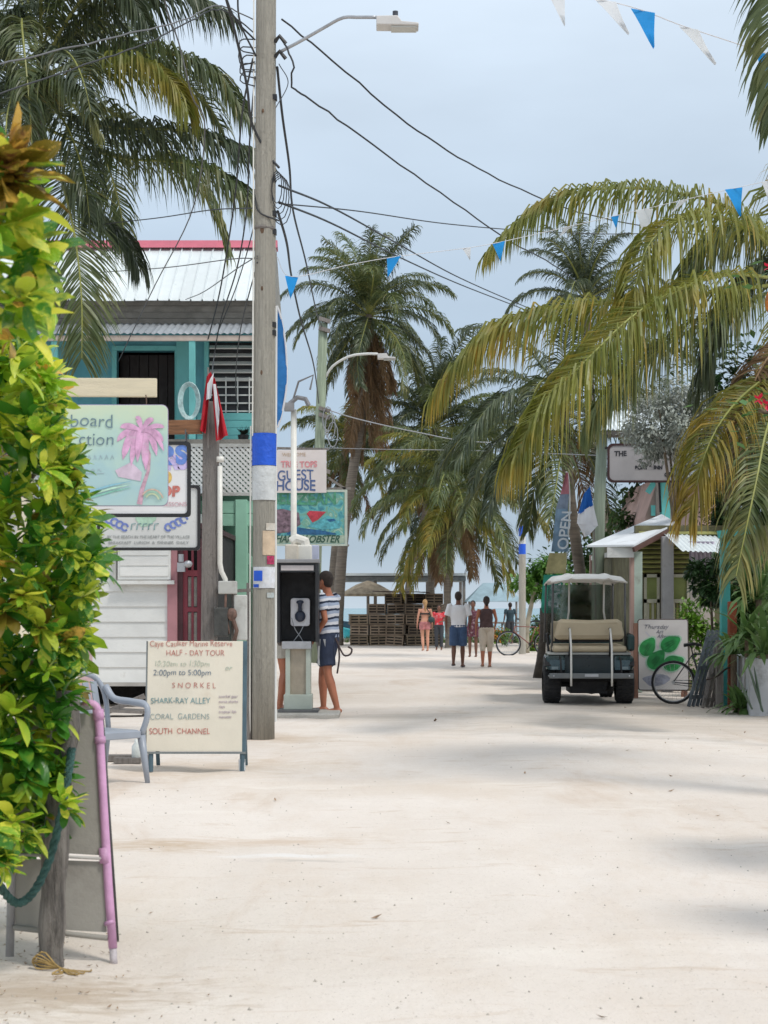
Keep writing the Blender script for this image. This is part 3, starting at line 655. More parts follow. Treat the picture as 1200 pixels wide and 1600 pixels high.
# ------------------------------------------------------------------ hanging signs
def rrect(w_, h_, r, n=5):
    pts = []
    for cx, cz, a0 in ((w_ - r, r, -90), (w_ - r, h_ - r, 0), (r, h_ - r, 90), (r, r, 180)):
        for i in range(n + 1): a = rad(a0 + 90 * i / n); pts.append((cx + r * math.cos(a), cz + r * math.sin(a)))
    return pts
def flat(par, pts, m, y=-.003, th=.0015, nm='print', label=None):
    b = MB(); b.prism([(x, y, z) for x, z in pts], (0, th, 0)); return b.build(nm, m, par, local=True)
def blobpts(cx, cz, rx, rz, n=14, w=0, ph=0): return [(cx + rx * math.cos(a) * (1 + w * math.sin(3 * a + ph)), cz + rz * math.sin(a) * (1 + w * math.sin(2 * a + ph))) for a in [2 * math.pi * i / n for i in range(n)]]
def stroke(pts, w_):
    L_, R_ = [], []
    for i, (x, z) in enumerate(pts):
        a = pts[max(0, i - 1)]; c = pts[min(len(pts) - 1, i + 1)]; dx, dz = c[0] - a[0], c[1] - a[1]; l = math.hypot(dx, dz) or 1
        ww = w_[i] if hasattr(w_, '__len__') else w_
        L_.append((x - dz / l * ww, z + dx / l * ww)); R_.append((x + dz / l * ww, z - dx / l * ww))
    return L_ + R_[::-1]
# timber carrier post hidden in the croton, with the cream arm
CP = root('sign_post', (GX(40, 11), 11, 0), 'cream painted timber bracket carrying the pastel palm sign, half hidden by the croton hedge', 'post')
b = MB(); b.beam((GX(40, 11.1), 11.1, -.1), (GX(40, 11.1), 11.1, 3.0), .1, .1, (0, 1, 0)); b.build('post', cream, CP, bevel=.006)
b = MB(); b.beam((GX(20, 11), 11, GZ(605, 11)), (GX(245, 11), 11, GZ(606, 11)), .04, .122); b.build('arm', M('cream_board', (.66, .58, .42), .65, .08, 3, .1, 40, stretch=(1, 8, 8), dirt=.1, dirtcol=(.5, .4, .28)), CP, bevel=.004)
pxm = 2600 / 10.95
PS = root('hanging_sign', P(60, 790, 10.95), 'pastel green sign with a pink palm tree hanging from the cream arm', 'sign')
PW, PH = 202 / pxm, 157 / pxm
b = MB(); b.prism([(x, 0, z) for x, z in rrect(PW, PH, .04)], (0, .02, 0))
def art_mat():
    m = bpy.data.materials.new('pastel_washed_paint'); m.use_nodes = True; nt = m.node_tree; N = nt.nodes.new; L = nt.links.new; bs = nt.nodes['Principled BSDF']; bs.inputs['Roughness'].default_value = .5
    tc = N('ShaderNodeTexCoord'); n = N('ShaderNodeTexNoise'); n.inputs['Scale'].default_value = 3.2; n.inputs['Detail'].default_value = 5; L(tc.outputs['Object'], n.inputs[0])
    sp = N('ShaderNodeSeparateXYZ'); L(tc.outputs['Object'], sp.inputs[0]); ma = N('ShaderNodeMath'); ma.operation = 'MULTIPLY_ADD'; ma.inputs[1].default_value = 1.2; L(sp.outputs['Z'], ma.inputs[0]); 
    m2 = N('ShaderNodeMath'); m2.operation = 'MULTIPLY_ADD'; m2.inputs[1].default_value = .9; m2.inputs[2].default_value = -.4; L(n.outputs[0], m2.inputs[0]); L(m2.outputs[0], ma.inputs[2])
    r = N('ShaderNodeValToRGB'); e = r.color_ramp.elements
    for i, (p, c) in enumerate([(0, (.42, .58, .55)), (.3, (.38, .56, .58)), (.55, (.50, .66, .55)), (.8, (.58, .68, .50)), (1, (.64, .66, .50))]):
        q = e[i] if i < 2 else e.new(p); q.position = p; q.color = (*c, 1)
    L(ma.outputs[0], r.inputs[0]); L(r.outputs[0], bs.inputs['Base Color']); return m
PB = b.build('board', art_mat(), PS, local=True, bevel=.003)
b = MB(); rim = rrect(PW, PH, .04); b.tube([(x, 0.006, z) for x, z in rim] + [(rim[0][0], .006, rim[0][1])], .0045, 5); b.build('edging', M('mauve_edge', (.30, .25, .36), .5), PS, local=True)
def sp(px, py): return ((px - 60) / pxm, (790 - py) / pxm)
pinkp = M('pink_paint', (.64, .36, .54), .6, .25, 14, 0, dirt=.25, dirtcol=(.58, .56, .56), dscale=12); pinkl = M('pale_pink_paint', (.62, .50, .60), .6, .15, 12, 0)
for i, (ex, ey, w0) in enumerate(((183, 690, .013), (192, 718, .017), (205, 728, .014), (228, 735, .018), (245, 712, .014), (255, 690, .012), (188, 668, .012), (213, 655, .012), (240, 658, .012), (257, 668, .01), (215, 722, .014), (256, 705, .01))):
    c = sp(222, 674); e = sp(ex, ey); mid = ((c[0] + e[0]) / 2 + (e[0] - c[0]) * .12, max(c[1], e[1]) + .03)
    q = [(c[0] * (1 - t) ** 2 + 2 * mid[0] * t * (1 - t) + e[0] * t * t, c[1] * (1 - t) ** 2 + 2 * mid[1] * t * (1 - t) + e[1] * t * t) for t in [k / 8 for k in range(9)]]
    flat(PB, stroke(q, [w0 * (.5 + math.sin(min(1, k / 8 * 1.1) * 2.6) * 1.1) * (1 if k < 8 else .1) for k in range(9)]), pinkp, -.003 - i * .0004, .0003)
flat(PB, stroke([sp(226, 690), sp(234, 710), sp(232, 735), sp(222, 765), sp(218, 788)], [.007, .008, .01, .014, .018]), M('dusty_pink_paint', (.55, .34, .42), .6, .2, 30, 0))
flat(PB, [sp(180, 735), sp(205, 722), sp(222, 738), sp(220, 752), sp(200, 748), sp(185, 745)], pinkl)
for k, (c_, oy) in enumerate((((.24, .52, .42), 0), ((.45, .66, .52), 5), ((.25, .48, .58), 10))):
    q = [sp(100, 782 - oy), sp(140, 778 - oy), sp(175, 768 - oy), sp(205, 762 - oy)]; flat(PB, stroke([(a, c) for a, c in q], [.002, .006, .006, .001]), M('wave_paint_%s' % 'abc'[k], c_, .6, .15, 20, 0), -.004 - k * .001, .0003)
for k, c_ in enumerate(((.60, .45, .35), (.35, .55, .42), (.55, .62, .40))):
    q = [(sp(238, 772)[0] + (.075 - .014 * k) * math.cos(a), sp(238, 785)[1] + (.085 - .014 * k) * math.sin(a)) for a in [rad(20 + 14 * i) for i in range(10)]]; flat(PB, stroke(q, .005), M('arc_paint_%s' % 'abc'[k], c_, .6, .15, 20, 0), -.0095 - k * .001, .0003)
ink_s = M('slate_lettering', (.16, .24, .28), .7, .2, 30, 0); ink_s2 = M('pale_slate_lettering', (.38, .48, .52), .7, .2, 30, 0)
x_, z_ = sp(178, 668); text(PB, 'board', x_, z_, .122, ink_s, align='RIGHT', offset=-.001)
x_, z_ = sp(180, 695); text(PB, 'ction', x_, z_, .118, ink_s, align='RIGHT', offset=-.001)
for k in range(6):
    x_, z_ = sp(128 + k * 9, 718); flat(PB, stroke([(x_, z_), (x_ + .01, z_ + .03), (x_ + .02, z_ + .005)], .0025), ink_s2)
for k in range(3):
    x_, z_ = sp(132 + k * 10, 736); flat(PB, stroke([(x_, z_), (x_ + .012, z_ + .016), (x_ + .026, z_)], .0025), ink_s2)
x_, z_ = sp(125, 740); flat(PB, stroke([(x_, z_), (x_ + .16, z_ + .003)], .002), ink_s2)
b = MB()
for px in (228, 95):
    a = P(px, 617, 10.96); c = P(px, 640, 10.96); b = MB(); b.tube([a, (a + c) / 2 + V((.004, 0, 0)), c], .004, 5); b.build('hanger', M('rusty_wire', (.12, .07, .05), .7, .3), PS)

# two framed white signs hung from the brown arm
def framed(D, px0, px1, py0, py1, label, ct, fw=.028, r=.03, fm=black):
    k = 2600 / D; R_ = root('hanging_sign', P(px0, py1, D), label, 'sign'); w_, h_ = (px1 - px0) / k, (py1 - py0) / k
    b = MB(); b.prism([(x, 0, z) for x, z in rrect(w_, h_, r)], (0, .015, 0)); B = b.build('board', ct, R_, local=True)
    b = MB(); o = rrect(w_, h_, r); i_ = [(fw + (w_ - 2 * fw) * x / w_, fw + (h_ - 2 * fw) * z / h_) for x, z in o]; n = len(o)
    vs = [(x, -.012, z) for x, z in o] + [(x, -.012, z) for x, z in i_] + [(x, .02, z) for x, z in o] + [(x, .02, z) for x, z in i_]
    fs = []
    for j in range(n):
        q = (j + 1) % n; fs += [(j, q, n + q, n + j), (2 * n + q, 2 * n + j, 3 * n + j, 3 * n + q), (q, j, 2 * n + j, 2 * n + q), (n + j, n + q, 3 * n + q, 3 * n + j)]
    b.add(vs, fs); b.build('frame', fm, R_, local=True)
    return R_, B, (lambda px, py: ((px - px0) / k, (py1 - py) / k)), k
signw = M('white_sign_board', (.74, .73, .73), .4, .05, 2, .02, dirt=.1, dirtcol=(.6, .56, .55))
S2, B2, f2, k2 = framed(13.6, 118, 298, 690, 808, 'black framed white sign with blue and red lettering hanging behind the palm sign', signw)
x_, z_ = f2(291, 724); text(B2, 'RS', x_, z_, .2, M('big_blue_letter', (.12, .22, .55), .6, .15, 20, 0), align='RIGHT', offset=.012)
x_, z_ = f2(292, 736); text(B2, 'RS', x_, z_ + .02, .16, M('lilac_letter', (.50, .42, .66), .6, .15, 20, 0), align='RIGHT', offset=.01, y=-.002)
x_, z_ = f2(281, 776); text(B2, 'SHOP', x_, z_, .125, ink_r, align='RIGHT', offset=.006)
x_, z_ = f2(292, 791); text(B2, 'LESSONS', x_, z_, .05, M('pinkish_lettering', (.62, .40, .44), .7), align='RIGHT')
x_, z_ = f2(262, 746); flat(B2, blobpts(x_, z_, .035, .05), M('ochre_paint', (.62, .42, .12), .6, .2, 20, 0))
x_, z_ = f2(150, 790); flat(B2, [(x_, z_), (x_ + .55, z_), (x_ + .55, z_ + .005), (x_, z_ + .005)], M('pinkish_lettering', (.62, .40, .44)))
S3, B3, f3, k3 = framed(14.6, 152, 313, 758, 860, 'lowest black framed white sign with blue scrollwork and fine print', M('grey_white_sign', (.60, .61, .60), .4, .05, 2, .02, dirt=.1), fw=.025)
bl = M('scroll_blue', (.16, .22, .52), .6, .2, 20, 0)
for cx, s_ in ((175, 1), (283, -1)):
    for k in range(4):
        x_, z_ = f3(cx + s_ * (k * 8 - 4), 812 + k * 4); q = [(x_ + (.034 - .002 * k) * math.cos(a), z_ + .03 * math.sin(a)) for a in [i * .55 for i in range(11)]]; flat(B3, stroke(q, .009), bl, -.003 - .001 * k, .0003)
x_, z_ = f3(228, 812); flat(B3, blobpts(x_, z_, .09, .06, 12, .2), M('soft_green_paint', (.40, .58, .46), .6, .2, 14, 0))
for k in range(5):
    x_, z_ = f3(205 + k * 9, 828); flat(B3, stroke([(x_, z_), (x_ + .006, z_ + .05), (x_ + .04, z_ + .055)], .005), ink_t, -.006, .0003)
x_, z_ = f3(232, 841); text(B3, 'BY THE BEACH IN THE HEART OF THE VILLAGE', x_, z_, .036, M('grey_lettering', (.34, .36, .36), .7), align='CENTER', sx=.95)
x_, z_ = f3(232, 850); text(B3, 'BREAKFAST  LUNCH  &  DINNER  DAILY', x_, z_, .036, M('grey_lettering', (.34, .36, .36), .7), align='CENTER', sx=1.1)
b = MB(); 
for px in (196, 290): b = MB(); b.tube([P(px, 672, 14.0), P(px, 690, 13.61)], .006, 5); b.build('hanger', black, S2)
b = MB()
for px in (180, 292): b = MB(); b.tube([P(px, 676, 15.35), P(px, 762, 14.62)], .006, 5); b.build('hanger', black, S3)

# ------------------------------------------------------------------ signs on the utility pole
k = 2600 / 21.5; kk = 21.5 / 17
GS = root('guest_house_sign', P(418, 770, 21.5), 'white guest house sign with pink and blue lettering right of the utility pole', 'sign', rot=(0, 0, 0))
gw, gh = 92 / k, 67 / k
b = MB(); b.box(0, gw, 0, .02, 0, gh); GB = b.build('board', M('off_white_board', (.68, .62, .60), .5, .05, 3, .03, dirt=.15, dirtcol=(.5, .42, .36)), GS, local=True, bevel=.003)
text(GB, 'GUEST', 72 / k, 20 / k, .145 * kk, M('blue_grey_letter', (.09, .14, .30), .6, .15, 20, 0), align='RIGHT', offset=.002, sx=.86)
text(GB, 'HOUSE', 75 / k, 4 / k, .145 * kk, M('blue_grey_letter', (.09, .14, .30)), align='RIGHT', offset=.004, sx=.86)
text(GB, 'TREE TOPS', 78 / k, 40 / k, .085 * kk, M('salmon_letter', (.66, .26, .28), .6, .2, 20, 0), align='RIGHT', offset=.003, sx=.9)
text(GB, 'WELCOME', 60 / k, 57 / k, .05 * kk, M('tan_letter', (.56, .42, .30), .6), align='RIGHT')
LS = root('restaurant_sign', P(418, 853, 21.55), 'painted seafood restaurant sign with a red boat below the guest house sign', 'sign')
lw, lh = 125 / k, 88 / k
q_ = kk
def sea_art():
    m = bpy.data.materials.new('painted_seascape'); m.use_nodes = True; nt = m.node_tree; N = nt.nodes.new; L = nt.links.new; bs = nt.nodes['Principled BSDF']; bs.inputs['Roughness'].default_value = .5
    tc = N('ShaderNodeTexCoord'); n = N('ShaderNodeTexNoise'); n.inputs['Scale'].default_value = 9; n.inputs['Detail'].default_value = 6; n.inputs['Distortion'].default_value = 1.2; L(tc.outputs['Object'], n.inputs[0])
    r = N('ShaderNodeValToRGB'); e = r.color_ramp.elements
    for i, (p, c) in enumerate([(.3, (.04, .16, .22)), (.42, (.07, .30, .34)), (.5, (.14, .42, .42)), (.6, (.16, .34, .24)), (.7, (.36, .56, .48))]):
        q = e[i] if i < 2 else e.new(p); q.position = p; q.color = (*c, 1)
    L(n.outputs[0], r.inputs[0]); L(r.outputs[0], bs.inputs['Base Color']); return m
b = MB(); b.box(.02, lw - .02, 0, .02, .02, lh - .02); LB = b.build('board', sea_art(), LS, local=True)
b = MB()
for q in ((0, .035, 0, lh), (lw - .035, lw, 0, lh), (.035, lw - .035, 0, .03), (.035, lw - .035, lh - .03, lh)): b.box(q[0], q[1], -.01, .03, q[2], q[3])
b.build('frame', M('pale_green_frame', (.50, .56, .48), .6, .1, dirt=.2), LS, local=True)
Q_ = lambda l: [(min(x * q_, lw - .035) if x < .9 else x, z * q_) for x, z in l]
flat(LB, Q_([(.035, .03), (lw - .035, .03), (lw - .035, .11), (.035, .10)]), M('grey_green_band', (.34, .42, .33), .6, .2, 14))
text(LB, 'BELIZEAN', .03, lh - .15 * q_, .17 * q_, M('green_letter', (.08, .30, .18), .6, .2, 20), offset=.006, y=-.006, sx=.92)
text(LB, 'HAPPY LOBSTER', .075 * q_, .035 * q_, .105 * q_, M('dark_green_letter', (.03, .09, .06), .6, .2, 20), shear=.3, offset=.003, y=-.006, sx=.86)
flat(LB, Q_([(.40, .33), (.43, .36), (.60, .35), (.52, .27), (.46, .24)]), M('boat_red', (.42, .04, .06), .6, .3, 20))
flat(LB, Q_([(.035, .12), (.035, .36), (.15, .38), (.32, .34), (.34, .22), (.22, .14)]), M('mauve_rock', (.18, .12, .15), .7, .5, 20))
flat(LB, Q_([(.2, .13), (.3, .19), (.55, .16), (.7, .13), (.7, .115), (.2, .115)]), M('deep_blue_paint', (.02, .11, .24), .6, .3, 20))
flat(LB, Q_([(.46, .23), (.62, .31), (.76, .24), (.74, .18), (.56, .17), (.4, .2)]), M('turquoise_paint', (.10, .40, .46), .6, .3, 20))
flat(LB, Q_([(.6, .27), (.68, .28), (.7, .26), (.64, .245)]), M('deep_blue_paint', (.02, .11, .24)), -.005)
SP2 = root('sign_post', (GX(424, 21.7), 21.7, 0), 'timber post carrying the guest house and seafood signs, mostly hidden by the utility pole', 'post')
b = MB(); b.beam((GX(424, 21.7), 21.7, -.1), (GX(424, 21.7), 21.7, GZ(696, 21.7)), .12, .12, (0, 1, 0)); b.build('post', wood_grey, SP2)
for a, c in (((418, 700), (514, 702)), ((418, 766), (548, 763)), ((418, 738), (512, 745)), ((545, 853), (520, 838)), ((540, 764), (510, 745))):
    b = MB(); b.beam(P(a[0], a[1], 21.62), P(c[0], c[1], 21.62), .03, .03); b.build('sign_arm', wood_grey, SP2)

# blue feather banner and hanging bits near the pole
b = MB()
cs = spline([P(433, 478, 19), P(440, 500, 19), P(447, 545, 19), P(448, 600, 19), P(442, 640, 19), P(434, 668, 19)], 20); in_ = [P(432.5, 478 + 9.5 * i, 19) for i in range(21)]
q = 21
b.add([v + V((0, .02 * math.sin(i), 0)) for i, v in enumerate(cs)] + in_, [(i, i + 1, q + i + 1, q + i) for i in range(20)]); fb = root('feather_banner', (GX(431, 19), 19, 0), 'curved blue feather banner showing behind the right edge of the utility pole', 'banner')
b.build('cloth', M('banner_blue', (.03, .20, .52), .7, .1, 4, .05, trans=.3), fb)
b = MB(); b.tube(cs, .012, 6); b.build('hem', white_cloth, fb)
b = MB(); b.tube([(GX(431, 19), 19, 0), (GX(431, 19), 19, 3), P(432, 478, 19)], .014, 6); b.build('mast', white, fb)

# ------------------------------------------------------------------ service riser, payphone
SR = root('service_riser', (GX(461, 20.6), 20.6, 0), 'white electrical service pipe rising behind the payphone with cream meter boxes', 'pipe')
b = MB(); b.tube([P(461, 1110, 20.6), P(461, 855, 20.6), P(459, 850, 20.6), P(459, 640, 20.6)], .038, 10); b.build('pipe', pvc, SR, smooth=True)
b = MB(); b.tube([P(455, 848, 20.5), P(463, 842, 20.5), P(476, 846, 20.5), P(478, 860, 20.5)], .07, 10); b.obox(P(475, 868, 20.5), (.2, .16, .26)); b.build('elbow', pvc, SR, smooth=False, bevel=.02)
b = MB(); b.obox(P(456, 866, 20.45), (.16, .14, .24)); b.build('meter_box', M('cream_meter_box', (.55, .50, .42), .5, .1, dirt=.2), SR, bevel=.02)
b = MB(); b.obox(P(491, 868, 20.55), (.12, .12, .25)); b.build('meter_box', M('pale_blue_box', (.42, .45, .58), .5, .1), SR, bevel=.01)
b = MB(); c = P(452, 636, 20.5); b.obox(c, (.12, .1, .1)); b.tube([c + V((0, 0, .04)), c + V((.1, 0, .12)), c + V((.2, 0, .1)), c + V((.24, 0, .02))], .03, 7); b.tube([c + V((.05, 0, .1)), c + V((.12, -.1, .3)), c + V((.3, -.1, .38)), c + V((.26, -.1, .2))], .014, 6); b.build('weatherhead', M('dark_grey_metal', (.22, .22, .23), .5, .2), SR)

PHN = root('payphone', (GX(466, 20.1), 20.1, 0), 'black hooded public payphone on a pale green pedestal next to the utility pole', 'payphone')
px0, px1 = GX(433, 20), GX(498, 20); z0, z1 = GZ(1010, 20), GZ(880, 20)
hood = M('black_hood_metal', (.022, .025, .03), .4, .2, 6, .04, dirt=.15, dirtcol=(.08, .09, .09))
b = MB(); b.prism([(px0, 19.85, z1), (px0, 19.93, z0 + .05), (px0, 20.3, z0), (px0, 20.3, z1)], (.035, 0, 0)); b.build('side_panel', hood, PHN)
b = MB(); b.prism([(px1 - .035, 19.85, z1), (px1 - .035, 19.93, z0 + .05), (px1 - .035, 20.3, z0), (px1 - .035, 20.3, z1)], (.035, 0, 0)); b.build('side_panel', hood, PHN)
b = MB(); b.box(px0 + .036, px1 - .036, 20.27, 20.3, z0 + .05, z1 - .05); b.build('back_panel', M('inner_black', (.012, .012, .014), .6, .3), PHN)
b = MB(); b.box(px0 - .01, px1 + .01, 19.83, 20.31, z1, z1 + .045); b.build('roof', M('grey_hood_roof', (.26, .26, .27), .5, .1), PHN, bevel=.008)
b = MB(); b.box(px0 + .04, px1 - .04, 19.87, 20.25, z1 - .11, z1 - .003); b.build('header', hood, PHN)
b = MB(); b.box(px0 + .055, px1 - .055, 19.862, 19.869, z1 - .09, z1 - .03); b.build('header_sign', M('pale_header', (.52, .48, .48), .5, .1), PHN)
b = MB(); b.prism([(px0 + .15 + x, 20.2, 1.3 - .22 + z) for x, z in rrect(.235, .34, .035)], (0, .06, 0)); tel = b.build('telephone', M('white_phone_plate', (.82, .81, .84), .4, .06), PHN, bevel=.006)
hs = M('phone_dark_blue', (.03, .04, .07), .35, .2)
cx = px0 + .15 + .1175
b = MB(); b.ell((cx, 20.18, 1.20), (.065, .03, .07)); b.build('dial', hs, tel)
b = MB(); b.tube([(cx, 20.16, 1.27), (cx, 20.15, 1.31), (cx, 20.155, 1.36)], [.03, .022, .032], 8); b.ell((cx, 20.15, 1.37), (.045, .03, .025)); b.build('handset', hs, tel)
b = MB(); b.tube(spline([(cx - .10, 20.15, 1.18), (cx - .06, 20.12, 1.05), (cx + .02, 20.12, .93), (cx + .05, 20.13, .85), (cx + .03, 20.14, .80)], 16), .006, 6); b.tube(spline([(cx + .04, 20.14, 1.08), (cx, 20.12, 1.0), (cx - .06, 20.12, .92), (cx - .12, 20.14, .84)], 12), .005, 6); b.build('cord', steel, tel)
ped = M('pale_green_pedestal', (.42, .46, .40), .6, .08, 3, .06, dirt=.2, dirtcol=(.3, .3, .26))
b = MB(); b.box(px0 + .06, px1 - .09, 19.95, 20.28, z0 - .03, z0 + .06); b.build('shelf', steel, PHN, bevel=.006)
b = MB(); b.box(px0 + .10, px0 + .155, 20.0, 20.26, .17, z0 - .03); b.build('leg', ped, PHN, bevel=.006)
b = MB(); b.box(px1 - .155, px1 - .10, 20.0, 20.26, .17, z0 - .03); b.build('leg', ped, PHN, bevel=.006)
b = MB(); b.box(px0 + .155, px1 - .155, 20.03, 20.05, .26, z0 - .03); b.build('panel', M('beige_panel', (.36, .31, .24), .7, .15, 3), PHN)
b = MB(); b.box(px0 + .08, px1 - .08, 19.97, 20.28, .08, .26); b.build('foot', ped, PHN, bevel=.008)
b = MB(); b.box(px0 + .02, px1 - .0, 19.85, 20.35, .055, .08); b.build('base_plate', M('dark_base', (.12, .12, .12), .6), PHN)
b = MB(); b.prism([(GX(425, 20), 19.6, -.08), (GX(425, 20), 19.6, .05), (GX(425, 20), 20.5, .055), (GX(425, 20), 20.5, -.08)], (GX(531, 20) - GX(425, 20), 0, 0)); tag(b.build('concrete_slab', concrete, bevel=.015, base=(GX(466, 20.1), 20.1, 0)), 'low cracked concrete slab under the payphone', 'slab')

# ------------------------------------------------------------------ tour A-board
TB = root('tour_board', (GX(303, 13.2), 13.2, 0), 'cream snorkel tour A-board with handwritten red and blue lettering beside the grey plastic chair', 'sign board', rot=(rad(-6), 0, 0))
k = 2600 / 13.2; w_ = 150 / k; zt = (1206 - 1001) / k; zb = (1206 - 1174) / k
b = MB(); b.box(-w_ / 2, w_ / 2, 0, .015, zb, zt); TP = b.build('board', M('cream_board_paint', (.76, .70, .58), .6, .05, 3, .04, dirt=.12, dirtcol=(.66, .55, .42)), TB, local=True, bevel=.003)
fm_ = M('dark_slate_metal', (.07, .12, .15), .5, .2)
b = MB(); b.box(w_ / 2, w_ / 2 + .03, .0, .06, zb - .02, zt); b.build('frame', fm_, TB, local=True)
b = MB(); b.box(-w_ / 2 - .02, w_ / 2 + .03, -.005, .03, zb - .02, zb - .003); b.box(-w_ / 2 - .012, -w_ / 2 - .001, 0, .03, zb, zt); b.build('frame', M('grey_metal_edge', (.2, .22, .22), .5), TB, local=True)
for x in (-w_ / 2 + .035, w_ / 2 + .0):
    b = MB(); b.cyl((x, .02, 0.0), (x, .02, zb - .02), .02, .02, 8); b.build('leg', fm_, TB, local=True)
b = MB(); b.tube([(w_ / 2, .03, .01), (w_ / 2 - .004, .03, .1)], .027, 8); b.build('foot_wrap', white_pl, TB, local=True)
b = MB(); b.beam((-w_ / 2 + .03, .05, zt - .05), (-w_ / 2 + .03, .5, .06), .03, .02); b.beam((w_ / 2 - .01, .05, zt - .05), (w_ / 2 - .01, .5, .06), .03, .02); b.box(-w_ / 2 + .03, w_ / 2, .06, .075, .3, zt - .04); b.build('back_leg', fm_, TB, local=True)
def tz(py): return (1206 - py) / k
def tx(px): return (px - 303) / k
text(TP, 'Caye Caulker Marine Reserve', tx(231), tz(1009), .068, ink_r, offset=-.001, sx=.80)
text(TP, 'HALF - DAY TOUR', tx(257), tz(1024), .066, ink_r, offset=-.001, sx=.86)
text(TP, '10:30am to 1:30pm', tx(238), tz(1041), .066, ink_g, offset=-.001, sx=.86, shear=.1)
text(TP, '2:00pm to 5:00pm', tx(237), tz(1055), .068, ink_d, offset=-.0005, sx=.92, shear=.05)
text(TP, 'or', tx(350), tz(1047), .06, ink_g, shear=.2)
text(TP, 'S N O R K E L', tx(267), tz(1075), .064, ink_r, offset=-.001, sx=.92)
text(TP, 'SHARK-RAY ALLEY', tx(234), tz(1099), .066, ink_t, offset=-.0002, sx=.86)
text(TP, 'CORAL  GARDENS', tx(233), tz(1124), .066, ink_g if False else M('grey_teal_lettering', (.26, .34, .34), .7, .2, 30, 0), offset=-.001, sx=.86)
text(TP, 'SOUTH  CHANNEL', tx(232), tz(1147), .066, ink_r, offset=-.0005, sx=.86)
lil = M('lilac_small_print', (.48, .40, .46), .7)
for i, s_ in enumerate(('snorkel gear', 'nurse sharks', 'rays', 'tropical fish', 'manatee')): text(TP, s_, tx(341), tz(1090 + i * 8), .03, lil)

# ------------------------------------------------------------------ plastic chair
gp = M('blue_grey_plastic', (.30, .33, .38), .38, .08, 3, .02, dirt=.15, dirtcol=(.22, .22, .22))
CH = root('plastic_chair', (GX(154, 12.3), 12.35, 0), 'blue grey moulded plastic armchair beside the tour board', 'chair', rot=(0, 0, rad(46)))
CH.scale = (.93,) * 3
b = MB()                                             # seat: x sideways, -y front
b.prism([(x, y, .40 + .012 * math.cos(x * 6)) for x, y in ((-.22, -.22), (.22, -.22), (.21, .2), (-.21, .2))], (0, 0, .022)); b.box(-.225, .225, -.245, -.22, .36, .42); b.build('seat', gp, CH, local=True, bevel=.008)
for sx_ in (-1, 1):
    b = MB(); b.tube([(sx_ * .27, -.27, 0), (sx_ * .245, -.22, .38)], [.02, .034], 8); b.build('leg', gp, CH, local=True, smooth=True)
    b = MB(); b.tube([(sx_ * .26, .30, 0), (sx_ * .235, .22, .4)], [.02, .034], 8); b.build('leg', gp, CH, local=True, smooth=True)
    b = MB(); b.tube(spline([(sx_ * .245, -.22, .38), (sx_ * .27, -.26, .52), (sx_ * .275, -.24, .62), (sx_ * .275, -.05, .64), (sx_ * .26, .16, .66), (sx_ * .24, .25, .76)], 18), [.024] * 8 + [.03] * 11, 8, sy=1.0); b.build('armrest', gp, CH, local=True, smooth=True)
for i in range(5):
    b = MB(); x = -.16 + i * .08; b.prism([(x - .028, .2, .42), (x + .028, .2, .42), (x * 1.05 + .028, .31, .80), (x * 1.05 - .028, .31, .80)], (0, .014, 0)); b.build('back_slat', gp, CH, local=True)
b = MB(); b.tube(spline([(-.235, .2, .40), (-.25, .26, .66), (-.22, .32, .80), (-.1, .33, .86), (.1, .33, .86), (.22, .32, .80), (.25, .26, .66), (.235, .2, .40)], 24), .022, 8); b.build('backrest', gp, CH, local=True, smooth=True)

# pink board leaning behind the chair
b = MB(); b.obox(P(134, 1060, 13.1) + V((0, 0, 0)), (.12, .03, 1.15), (0, -.06, 0)); tag(b.build('pink_plank', M('pale_pink_paint_old', (.56, .38, .38), .7, .12, 3, .1), base=(GX(134, 13.1), 13.1, 0)), 'pale pink plank standing behind the plastic chair at the hedge edge', 'plank')

# ------------------------------------------------------------------ PVC framed A-board seen from behind
Db = 6.1; k = 2600 / Db
PBD = root('sandwich_board', (GX(95, Db), Db, 0), 'grey backed sandwich board in a pink painted pipe frame seen from behind at the hedge', 'sign board')
grey_bd = M('grey_beige_board', (.31, .29, .255), .7, .08, 2, .05, dirt=.15, dirtcol=(.17, .15, .13))
top, bot = .93, 0
def bp(px, py, dy=0): 
    z = GZ(py, Db); return V((GX(px, Db), Db + .12 * (z / .9) + dy, z))
for pa, pb_, pc, pd in (((22, 1118), (147, 1118), (158, 1340), (18, 1332)), ((18, 1345), (158, 1350), (165, 1458), (22, 1450))):
    b = MB(); b.prism([bp(*pa), bp(*pb_), bp(*pc), bp(*pd)][::-1], (0, .012, 0)); b.build('panel', grey_bd, PBD)
b = MB(); b.tube([bp(18, 1337, -.012), bp(160, 1344, -.012)], .006, 8); b.build('crossbar', M('grey_pvc', (.45, .43, .40), .5, .1), PBD, smooth=True)
b = MB(); b.tube([bp(20, 1108, .0), bp(138, 1106, .0)], .015, 8); b.build('crossbar', M('grey_painted_pipe', (.34, .33, .33), .5, .1), PBD, smooth=True)
b = MB(); b.tube([bp(20, 1450, -.01), bp(168, 1466, -.01)], .010, 8); b.build('crossbar', grey_bd, PBD, smooth=True)
b = MB(); b.tube(spline([bp(120, 1103), bp(136, 1104), bp(143, 1112), bp(146, 1130)], 8) + [bp(156, 1260), bp(167, 1390), bp(176, 1482)], .0165, 12)
leg = b.build('leg', pink_pvc, PBD, smooth=True); tag(leg, 'pink painted pipe leg')
for a, c in (((144, 1112), (146, 1128)), ((148, 1155), (149, 1165)), ((159, 1328), (161, 1352)), ((169, 1440), (171, 1446))):
    b = MB(); b.tube([bp(*a), bp(*c)], .021, 12); b.build('coupling', pink_pvc, leg, smooth=True)
